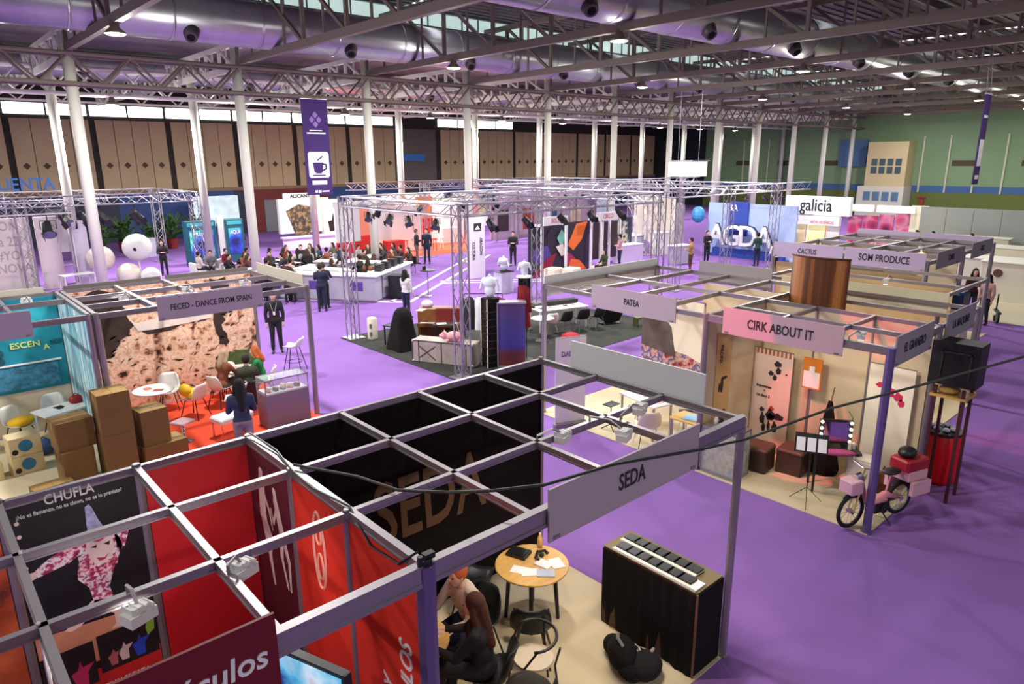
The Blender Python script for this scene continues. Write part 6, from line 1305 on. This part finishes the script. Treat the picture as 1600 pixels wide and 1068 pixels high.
for k, (x, y) in enumerate(diners):
    tx, ty, _ = min(tabs, key=lambda q: (q[0]-x)**2+(q[1]-y)**2); a = atan2(ty-y, tx-x)
    i = k % 11; hs = ('short', 'mid', 'long')[k % 3]
    lab = '%s haired seated diner in %s near the catering island, %s such' % (('dark', 'brown', 'long')[k % 3], names[i], ORD[k//11])
    person((x, y, 0), a, lab, cols[i], ((40, 44, 60), (30, 30, 32), (70, 60, 54))[k % 3], ((26, 20, 18), (70, 46, 30), (40, 28, 24))[k % 3], 'sit', 'table', hs, lean=.15, grp='seated diners round the island')
    b = MB(); rbox(b, (-.03, 0, .40), (.36, .36, .04), .01); b.cbox((-.24, 0, .63), (.03, .36, .4))
    for sx in (-.18, .12):
        for sy in (-.15, .15): b.cbox((sx, sy, .19), (.025, .025, .38))
    one('dining_chair', b, (white, blk, blk)[k % 3], '%s chair under the seated diner, %s in the island group' % (('white', 'dark', 'dark')[k % 3], ORD[k % 12]+(', %s dozen' % ('first', 'second', 'third')[k//12])), 'chair', (x, y, 0), a, 'dining chairs round the island')
for k, (x, y, a, c, l) in enumerate(((*isl(1.2, 1.2)[:2], 2.0, BLK, 'bar attendant in black inside the island, left'), (*isl(2.6, 2.6)[:2], 3.5, DK, 'bar attendant in charcoal inside the island, right'), (*isl(-.6, 3.5)[:2], A0, (70, 40, 36), 'customer in dark brown leaning at the long counter'), (*isl(-.55, 4.4)[:2], A0, GRY, 'customer in grey at the left end of the long counter'))):
    person((x, y, 0), a, l, c, BLK, (30, 22, 20), 'stand', 'table', 'short')
# ================================================================ left distance
t = thing('exhibition_wall', 'white wall with huge pale letters at the left picture edge', 'wall panel', (0, 30.1, 0))
b = MB(); b.box(-.6, 2.3, 0, .12, 0, 3.2); o = part('wall_body', b, mat('off_white_wall', (232, 222, 214), .6), t)
pgl = mat('pale_grey_letters', (190, 180, 176), .7)
for z, s in ((2.85, 'ON'), (2.2, 'a 22!'), (1.6, '#YOU'), (1.05, 'NOVA')): text(s, .55, (1.55, -.012, z), (1, 0, 0), (0, 0, 1), pgl, o, wx=.8)
b = MB(); b.box(2.5, 3.35, 30.1, 30.25, 0, 3.2); one('wall_panel', b, mat('pinkish_white', (230, 218, 216), .6), 'plain pinkish white panel right of the lettered wall', 'wall panel')
b = MB(); b.box(3.75, 4.3, 29.3, 29.5, 0, 3.0); one('wall_panel', b, mat('pale_violet_white', (222, 212, 230), .6), 'narrow pale violet panel left of the balloons', 'wall panel')
b = MB(); b.box(3.4, 3.9, 31.0, 31.1, 1.5, 3.0); b.box(3.4, 3.9, 30.9, 31.2, .9, .95); b.box(3.4, 3.9, 30.9, 31.2, .4, .45); b.box(3.38, 3.42, 30.9, 31.2, 0, 3.0); b.box(3.88, 3.92, 30.9, 31.2, 0, 3.0); one('open_shelf', b, white, 'white open shelf unit between the panels left of the balloons', 'shelf')
rect_table((3.5, 28.4, 0), 1.3, .7, .8, 'white table before the narrow violet panel', white, white, .2)
for k, (x, y, z, r, m, l) in enumerate(((4.55, 28.6, 1.35, .56, mat('pearl_balloon', (232, 218, 206), .5, bump=.6, scale=14), 'pearly textured balloon with a small dark mark, left one'), (6.05, 28.5, 1.72, .62, white, 'large white balloon with a dark printed mark'), (5.45, 28.0, .62, .5, mat('cream_balloon', (232, 224, 210), .5), 'cream balloon below the large white one'), (6.2, 27.4, .5, .42, white, 'small white balloon in front of the cream one'))):
    t = thing('balloon', l, 'balloon', (x, y, 0))
    b = MB(); b.ball((0, 0, z), r, 22, 14); part('balloon_skin', b, m, t, smooth=True)
    b = MB(); b.cyl((0, 0, 0), (0, 0, max(.02, z-r)), .03 if z > 1 else .1, n=8); b.cyl((0, 0, 0), (0, 0, .03), .3, n=14); part('stand', b, white, t)
    if z > 1: b = MB(); a = -1.9; b.ball((r*.93*cos(a), r*.93*sin(a), z-.02), .13, 8, 6, (1, .3, .8)); part('printed_mark', b, blk, t)
pm_ = mat('red_planter', (120, 34, 32), .6)
for k, (x, y, s) in enumerate(((6.9, 40, 2.1), (8.6, 42, 2.2), (9.8, 40, 2.0), (11.4, 42, 2.2), (13.2, 43, 2.1))): potted((x, y, 0), s, 'tall dark leafy plant in a red planter before the back wall, %s from the left' % ORD[k], 60, 'plants before the back wall', k*.8, pm_)
b = MB(); b.box(8.3, 9.5, 38.6, 38.9, 0, 1.1); one('display_counter', b, gp, 'pale grey block counter before the tall plants', 'counter')
tealk = mat('dark_teal', (24, 84, 100), .5)
for k, (x, l) in enumerate(((10.3, 'dark teal kiosk with a bright poster, left of two'), (12.1, 'dark teal kiosk with a bright poster, right of two'))):
    t = thing('information_kiosk', l, 'kiosk', (x, 33, 0))
    b = MB(); rbox(b, (0, 0, 1.2), (1.6 if k == 0 else 1.0, .5, 2.4), .03); part('kiosk_body', b, tealk, t)
    b = MB(); b.box(-.62 if k == 0 else -.35, .62 if k == 0 else .35, -.262, -.25, .5, 1.9); o = part('poster', b, ramp_mat('night_blue_poster', [(.35, (16, 30, 90)), (.5, (50, 70, 200)), (.6, (60, 190, 170)), (.7, (220, 230, 240))], scale=1.2, emit=.3), t)
    text('MURCIA' if k == 0 else 'AQUI', .28, (0, -.27, 1.68), (1, 0, 0), (0, 0, 1), letw, o)
    b = MB(); b.box(-.7 if k == 0 else -.4, .7 if k == 0 else .4, -.262, -.25, 2.1, 2.3); part('header_strip', b, mat('turquoise_strip', (60, 170, 180), .5), t)
b = MB(); b.box(11.25, 11.6, 32.9, 33.1, 0, 2.6); one('pillar_panel', b, white, 'narrow white pillar between the teal kiosks', 'panel')
b = MB(); b.box(14.2, 17.4, 45.9, 46.0, .9, 3.05); one('lit_wall_screen', b, mat('pale_lit_print', (206, 228, 232), .5, emit=.5, var=.15, scale=2), 'pale lit picture wall standing before the blue back wall', 'screen')
for k, (x, y, c, l) in enumerate(((7.65, 30.6, (50, 40, 44), 'person in dark brown standing right of the large balloon'), (12.2, 34.8, (150, 110, 90), 'person in tan standing behind the right kiosk'), (12.9, 33.9, (50, 44, 60), 'person in dark violet standing behind the right kiosk'))): person((x, y, 0), -1.8+k, l, c, DK, (36, 26, 22), 'stand', 'fold', 'mid')
for k, (x, y, c, l) in enumerate(((9.2, 28.4, GRY, 'person in grey seated in a low armchair below the kiosks'), (10.0, 28.6, (140, 40, 50), 'person in red seated beside the grey armchair'), (10.9, 28.2, BLK, 'person in black seated at the foot of the column'), (8.6, 28.3, (214, 200, 190), 'person in cream seated left of the armchair'))):
    person((x, y, 0), -2+.7*k, l, c, NAVY, (40, 30, 26), 'sit', 'lap', 'short'); b = MB(); rbox(b, (-.05, 0, .21), (.6, .62, .4), .05); rbox(b, (-.32, 0, .5), (.14, .62, .6), .04)
    one('armchair', b, (gp, white, blk, white)[k], 'low armchair under the %s' % l.split(' seated')[0], 'armchair', (x, y, 0), -2+.7*k)
# ---- white stand with the pentagon picture
t = thing('exhibition_stand', 'white stand with a pentagon shaped stone picture', 'stand', (16.6, 37, 0))
b = MB(); b.box(0, 3.5, 0, .3, .9, 3.1); part('wall_panel', b, white, t)
b = MB(); b.box(2.9, 4.1, -.3, .1, 0, 3.0); part('wall_panel', b, mat('warm_white_wall', (240, 234, 212), .5), t)
b = MB(); b.poly([(.45, 2.35), (1.35, 2.75), (2.55, 2.5), (2.0, .65), (1.05, .62)], (0, -.02, 0), (1, 0, 0), (0, 0, 1), -.02); part('pentagon_picture', b, ramp_mat('stone_picture', [(.35, (30, 26, 24)), (.5, (80, 66, 54)), (.62, (150, 126, 84)), (.72, (60, 50, 44))], scale=4, detail=8), t)
b = MB(); b.box(-.6, 3.2, -1.6, -1.2, .75, .85); b.box(-.5, 3.1, -1.5, -1.3, 0, .75); part('reception_desk', b, mat('violet_white', (222, 206, 236), .5), t)
b = MB(); b.poly([(3.3, .9), (3.75, .9), (3.8, 1.5), (3.6, 2.1), (3.5, 1.6), (3.2, 1.55)], (0, -.32, 0), (1, 0, 0), (0, 0, 1), -.01); part('dark_figure_print', b, blk, t)
b = MB(); b.box(.4, 2.9, .02, .2, 3.1, 3.45); o = part('header_board', b, white, t); text('ALICANTE', .34, (1.6, 0.0, 3.27), (1, 0, 0), (0, 0, 1), blk, o, wx=1.0, depth=.02)
# ---- red and white stand
redp2 = mat('coral_red', (216, 42, 30), .5)
b = MB(); b.poly([(17.2, 30.9), (18.0, 27.3), (25.6, 27.2), (33, 37), (24, 37)], (0, 0, .002), (1, 0, 0), (0, 1, 0), .01); one('stand_carpet', b, mat('coral_carpet', (236, 96, 66), .9), 'coral red carpet of the far red and white stand', 'carpet')
t = thing('exhibition_stand', 'red and white stand with salmon walls behind the left truss post', 'stand', (16, 28.4, 0))
for x0, x1, y, m, z0, z1 in ((0, 1.5, 0, white, 1.1, 3.0), (0, 1.3, -.05, redp2, 0, 1.1), (1.5, 2.5, .3, mat('salmon_wall', (244, 150, 120), .6), 1.3, 2.9), (1.35, 2.45, .2, redp2, 0, 1.35), (2.6, 3.9, .6, white, .3, 2.9), (4.3, 6.8, 1.6, white, 0, 2.8), (7.4, 8.6, 3, mat('orange_wall', (236, 150, 70), .5), 1.8, 3.2), (7.5, 8.7, 3.1, redp2, .9, 1.8), (9.2, 12, 4, white, 0, 2.7)): b = MB(); b.box(x0, x1, y, y+.15, z0, z1); part('wall_panel', b, m, t)
b = MB(); b.box(2.9, 4.0, -.6, 0, 0, 1.0); part('red_counter', b, redp2, t)
b = MB(); b.box(-.05, 4.2, .1, .25, 3.0, 3.3); part('header_board', b, white, t)
for k in range(5): 
    b = MB(); b.cyl((0, 0, .7), (0, 0, .74), .18, n=12)
    for a in range(4): b.cyl((.16*cos(a*pi/2), .16*sin(a*pi/2), 0), (.1*cos(a*pi/2), .1*sin(a*pi/2), .7), .014, n=5)
    one('bar_stool', b, (white, redp2)[k % 2], '%s bar stool on the coral carpet, %s from the left' % (('white', 'red')[k % 2], ORD[k]), 'stool', (20.3+.9*k, 29+.5*(k % 3), .012), 0, 'bar stools on the coral carpet')
# ---- icon pillar
t = thing('icon_pillar', 'white pillar panel with a landscape icon and vertical dark lettering', 'panel', (18.5, 19.2, 0))
b = MB(); b.box(-.45, .45, 0, .2, 0, 3.0); o = part('pillar_body', b, mat('lilac_white_print', (226, 218, 232), .6), t)
b = MB(); b.box(-.22, .22, -.02, 0, 2.25, 2.6); b.mi = 1; b.poly([(-.16, 2.3), (0, 2.5), (.16, 2.3)], (0, -.022, 0), (1, 0, 0), (0, 0, 1), -.006); part('icon', b, [letd, letw], t)
text('CULTURA', .24, (-.25, -.01, 1.3), (0, 0, -1), (1, 0, 0), letd, o, wx=.8); text('ARAGON', .24, (.2, -.01, 1.5), (0, 0, -1), (1, 0, 0), letd, o, wx=.8)
# ---- colourful stand
t = thing('exhibition_stand', 'stand with a violet and orange bird mural behind white cubes', 'stand', (20.0, 17.2, 0))
art = [('dark', (44, 36, 52), [(0, 0), (0, 2.5), (4.2, 2.5), (4.2, 0)]), ('violet', (84, 62, 150), [(.1, 1.3), (1.2, 1.5), (1.5, .9), (.9, .5), (.1, .9)]), ('orange', (240, 120, 40), [(2.6, 1.4), (3.2, 2.4), (4.0, 2.48), (3.6, 1.6), (3.0, 1.1)]), ('magenta', (170, 40, 90), [(2.0, 1.3), (2.9, .9), (3.6, .3), (3.2, 0.05), (2.4, .6)]), ('crimson', (150, 30, 60), [(.05, .05), (1.2, .9), (1.8, 1.1), (1.5, .5), (.6, .05)]), ('flame', (244, 110, 50), [(2.5, .05), (2.8, .7), (3.4, .6), (4.0, .1)]), ('mint', (130, 200, 180), [(1.8, 1.8), (2.1, 2.2), (2.4, 1.9), (2.1, 1.3)]), ('cream', (236, 226, 214), [(1.7, 1.4), (2.2, 1.5), (2.4, 1.0), (2.1, .9)])]
for k, (nm, c, pts) in enumerate(art):
    b = MB(); b.poly(pts, (0, -.012*k, 0), (1, 0, 0), (0, 0, 1), -.1 if k == 0 else -.008); part('mural' if k == 0 else nm+'_print', b, mat('mural_'+nm, c, .6), t)
for x in (0, 1.6, 4.2): b = MB(); b.box(x-.05, x+.05, -.9, -.8, 0, 2.6); b.box(x-.05, x+.05, -.9, .1, 2.5, 2.6); part('frame_post', b, white, t)
for x0, x1, s in ((0, 1.6, 'SOLÓ'), (3.7, 5.3, 'CIRCO')):
    b = MB(); b.box(x0, x1, -.95, -.85, 2.55, 2.95); o = part('header_board', b, white, t); text(s, .3, ((x0+x1)/2, -.96, 2.75), (1, 0, 0), (0, 0, 1), mat('rose_letters', (214, 110, 120), .6), o)
for k, (x, y) in enumerate(((21.35, 15.75), (20.7, 16.3))): b = MB(); rbox(b, (0, 0, .28), (.8, .6, .56), .02); one('white_cube_seat', b, offw, 'cream cube seat before the bird mural, %s one' % ('right', 'left')[k], 'seat', (x, y, 0), .3)
t = thing('exhibition_stand', 'stand with tall dark door panels right of the bird mural', 'stand', (24.9, 17.6, 0))
for x in (0, .7, 1.5): b = MB(); b.box(x, x+.5, 0, .1, .4, 2.3); part('dark_panel', b, mat('dark_wine', (50, 28, 40), .6), t)
for x in (-.1, .6, 1.35, 2.2, 3.6): b = MB(); b.box(x-.04, x+.04, -.05, .05, 0, 2.5); part('frame_post', b, white, t)
b = MB(); b.box(1.9, 3.6, .3, .4, .3, 2.4); part('photo_wall', b, ramp_mat('dark_photo', [(.4, (24, 26, 34)), (.55, (60, 70, 90)), (.65, (220, 210, 190)), (.7, (40, 36, 30))], scale=1.6), t)
for k, (x, y, w, d, h, m, l) in enumerate(((30.2, 19.4, 1.4, 1.0, 1.15, gp, 'grey display cabinet beyond the bird mural'), (27.6, 17.4, 1.6, .7, 1.0, MT['violet_white'] if 'violet_white' in MT else white, 'long pale violet counter beyond the bench'), (31.5, 18.2, .8, .8, 1.3, white, 'white patterned plinth by the cream curved wall'), (29.2, 15.2, 1.2, .6, 1.0, gp, 'grey counter left of the big letters'))):
    t = thing('display_counter', l, 'counter', (x, y, 0), -.1); b = MB(); rbox(b, (0, 0, h/2), (w, d, h-.04), .02); part('counter_body', b, m, t); b = MB(); b.cbox((0, 0, h), (w+.06, d+.06, .04)); part('counter_top', b, white, t)
cw = mat('cream_lit_wall', (244, 238, 214), .6)
t = thing('exhibition_stand', 'cream walled stand with a black figure poster', 'stand', (0, 0, 0))
b = MB(); b.bar((39, 26, 1.6), (33.4, 18.6, 1.6), .12, 3.2); part('wall_panel', b, cw, t)
b = MB(); b.poly([(-.25, .9), (.25, .9), (.3, 1.3), (.1, 1.6), (.12, 2.3), (-.1, 2.35), (-.08, 1.6)], (35.2, 20.8, 0), V(-.6, -.8, 0), (0, 0, 1), .08); part('black_figure_print', b, blk, t)
b = MB(); b.bar((33.2, 18.2, 1.5), (31.9, 16.9, 1.5), .12, 2.9); part('wall_panel', b, mat('grey_floral', (160, 152, 160), .6, var=.3, scale=3), t)
b = MB(); b.ball((33.4, 16.9, 2.3), .4, 12, 8, (1, 1, 1.2)); part('blue_lamp_ball', b, mat('blue_ball', (70, 150, 206), .5), t)
# ---- big letters stand
lb = mat('blue_white_lit', (170, 190, 236), .5, emit=.1, var=.06, scale=1)
t = thing('exhibition_stand', 'pale blue stand with big white standing letters', 'stand', (34, 0, 0))
b = MB(); b.box(0, .15, 11.2, 16.6, 0, 3.0); part('wall_panel', b, lb, t)
b = MB(); b.box(-.12, 0, 14.0, 15.2, 1.2, 3.1); o = part('blue_banner', b, mat('royal_blue', (50, 76, 170), .6), t); text('&A', .5, (-.14, 14.9, 2.75), (0, -1, 0), (0, 0, 1), letw, o)
b = MB(); b.box(-.5, .1, 11.4, 16.2, 0, .1); b.box(-.3, 0, 11.6, 16, .1, .45); part('letter_base', b, MT['royal_blue'], t)
for k, ch in enumerate('AGDA'): o = text(ch, 1.6, (-.62, 15.6-.98*k, 1.2), (0, -1, 0), (0, 0, 1), letw, t, name='standing_letter', wx=1.0, depth=.05); o2 = text(ch, 1.72, (-.5, 15.62-.98*k, 1.2), (0, -1, 0), (0, 0, 1), mat('navy_letter_side', (30, 40, 90), .6), o, name='letter_side', wx=1.05, depth=.06)
# ---- galicia stand
t = thing('exhibition_stand', 'large white stand with a big black on white name board', 'stand', (36, 0, 0))
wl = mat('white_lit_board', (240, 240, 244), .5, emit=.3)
b = MB(); b.box(0, .3, 9.3, 12.9, 2.45, 3.45); o = part('name_board', b, wl, t); text('galicia', .95, (-.02, 11.15, 2.95), (0, -1, 0), (0, 0, 1), letd, o, wx=.8)
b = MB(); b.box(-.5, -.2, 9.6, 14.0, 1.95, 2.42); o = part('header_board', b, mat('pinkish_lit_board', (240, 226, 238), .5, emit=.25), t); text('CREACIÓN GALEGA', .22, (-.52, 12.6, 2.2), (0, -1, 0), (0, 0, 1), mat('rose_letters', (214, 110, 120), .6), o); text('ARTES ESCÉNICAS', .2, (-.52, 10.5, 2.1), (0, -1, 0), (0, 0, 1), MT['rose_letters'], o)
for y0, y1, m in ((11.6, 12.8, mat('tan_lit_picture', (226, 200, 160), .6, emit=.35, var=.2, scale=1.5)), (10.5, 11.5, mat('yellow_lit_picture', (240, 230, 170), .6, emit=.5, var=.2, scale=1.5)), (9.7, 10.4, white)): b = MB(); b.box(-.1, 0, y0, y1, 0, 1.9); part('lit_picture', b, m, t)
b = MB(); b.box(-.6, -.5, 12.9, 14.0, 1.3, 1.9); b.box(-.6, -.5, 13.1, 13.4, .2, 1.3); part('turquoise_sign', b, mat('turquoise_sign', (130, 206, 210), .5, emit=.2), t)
# ---- magenta stands
t = thing('exhibition_stand', 'far stand with magenta ring posters behind the lilac sign boards', 'stand', (42, 0, 0))
mg = ramp_mat('magenta_rings', [(.2, (90, 20, 70)), (.4, (206, 60, 130)), (.6, (236, 150, 190)), (.8, (120, 20, 80))], kind='voronoi', scale=1.1)
for y0, y1, z1 in ((11.0, 11.8, 2.0), (10.1, 10.9, 2.1), (9.2, 10.0, 2.2), (8.3, 9.1, 2.3)): b = MB(); b.box(0, .1, y0, y1, .3, z1); part('magenta_poster', b, mg, t)
b = MB(); b.box(-2, -1.9, 11.6, 13.0, .7, 1.8); part('orange_poster', b, ramp_mat('red_orange_poster', [(.4, (150, 30, 50)), (.55, (236, 120, 60)), (.7, (250, 190, 90))], scale=1.6), t)
b = MB(); b.box(-2, -1.8, 11.5, 13.1, 1.8, 2.1); part('header_board', b, mat('pale_teal_board', (180, 206, 210), .5), t)
b = MB(); b.box(0, .1, 7.4, 8.3, 0, 2.8); part('wall_panel', b, cw, t)
for y0, y1 in ((10.3, 12.4), (8.0, 10.1)): b = MB(); b.box(-.3, -.1, y0, y1, 2.35, 2.75); part('header_board', b, wl, t)
# ---- distant pale stands filling the hall between the column rows
pv = mat('pinkish_violet_board', (214, 186, 214), .6)
spec_ = [(29, 30, 11, 'violet pink fascia stand in line with the white columns', pv, 2.75, 3.75), (26, 40, 6, 'low white stand far back left of the white columns', white, 0, 3.0), (33.5, 41, 5, 'low white stand far back behind the middle columns', white, 0, 2.9), (42, 38, 9, 'pale stand far back behind the right columns', mat('blueish_board', (196, 206, 224), .6), 0, 3.0), (24.5, 33, 4, 'pale stand behind the coral carpet', offw, 0, 2.9)]
for k, (x, y, w, l, m, z0, z1) in enumerate(spec_):
    t = thing('exhibition_stand', l, 'stand', (x, y, 0))
    b = MB(); b.box(0, w, 0, .15, max(z0, 2.5), z1); part('header_board', b, m, t)
    b = MB(); b.box(0, w, .6, .75, 0, 2.6); part('wall_panel', b, mat('stand_back_%d' % k, ((180, 160, 176), (214, 206, 204), (150, 150, 160), (180, 190, 210), (214, 190, 180))[k], .6, var=.25, scale=.9), t)
    for j in range(int(w/2)+1): b = MB(); b.box(2*j-.05, 2*j+.05, -.05, .05, 0, z1); part('post', b, alu, t)
    for j in range(int(w/2.5)): b = MB(); b.box(.5+2.5*j, 1.6+2.5*j, .57, .6, .6, 2.1); part('picture', b, mat('picture_%d' % ((k+j) % 5), ((60, 40, 50), (170, 60, 50), (60, 90, 140), (220, 200, 160), (90, 60, 110))[(k+j) % 5], .6, var=.4, scale=2), t)
    b = MB(); b.box(w*.3, w*.3+1.4, -1.2, -.6, 0, 1.0); part('desk', b, white, t)
# ---- white counters on the beige floor at right
for k, (x, y, w, d, h, l) in enumerate(((30.3, .1, 2.6, 1.2, 1.5, 'cream block counter with a dark round mark nearest the violet carpet'), (33.5, 1.6, 3.0, 1.2, 1.2, 'pale block counter behind the cream block'), (37.4, 2.4, 3.4, 1.4, 1.3, 'pale block counter in the third row of the beige floor'), (40.2, 4.4, 3.0, 1.0, 1.4, 'long white counter before the grey partition, left'), (39.5, -1.2, 5.0, 1.0, 1.5, 'long white counter before the grey partition, right'), (32.6, -3.2, 2.6, 1.6, 1.3, 'pale block counter cut by the right picture edge'))):
    t = thing('block_counter', l, 'counter', (x, y, .012), -pi/2+.1*(k % 2))
    b = MB(); rbox(b, (0, 0, h/2), (w, d, h), .03); part('counter_body', b, mat('ivory_grey_block', (206, 200, 180), .6), t)
    b = MB(); b.cbox((0, 0, h+.02), (w+.1, d+.1, .04)); part('counter_top', b, mat('pale_top', (222, 220, 206), .5), t)
    if k == 0: b = MB(); b.cyl((-.7, -d/2-.01, 1.1), (-.7, -d/2-.03, 1.1), .16, n=16); part('round_mark', b, mat('dark_red_mark', (90, 50, 46), .6), t)
for k, (x, y) in enumerate(((32.1, 1.36+.4), (35.8, 3.4), (35.6, -1.2), (44.0, 4.0), (38.2, .4))): round_table((x-1.0, y-1.4, .012), .5, 1.02, 'round white standing table on the beige floor, %s from the left' % ORD[k], white, alu, 'col', 'standing tables on the beige floor')
b = MB(); b.cyl((0, -.03, .2), (0, .03, .2), .2, n=16); b.box(-.25, .5, -.05, .05, .35, .42); b.cyl((.45, -.03, .1), (.45, .03, .1), .1, n=12); b.box(.38, .42, -.02, .02, .4, .95); one('hand_trolley', b, blk, 'small black wheeled trolley at the beige floor edge', 'trolley', (25.3, -.4, .012), .4)
b = MB(); b.cyl((0, 0, 0), (-.12, 0, 0), .28, n=14); b.box(-.14, -.1, -.35, .35, .35, .5); one('fire_hose_reel', b, mat('hose_red', (150, 40, 30), .5), 'red hose reel on the green end wall beside the ochre cabin', 'hose reel', (71.0, 17.2, 1.4))
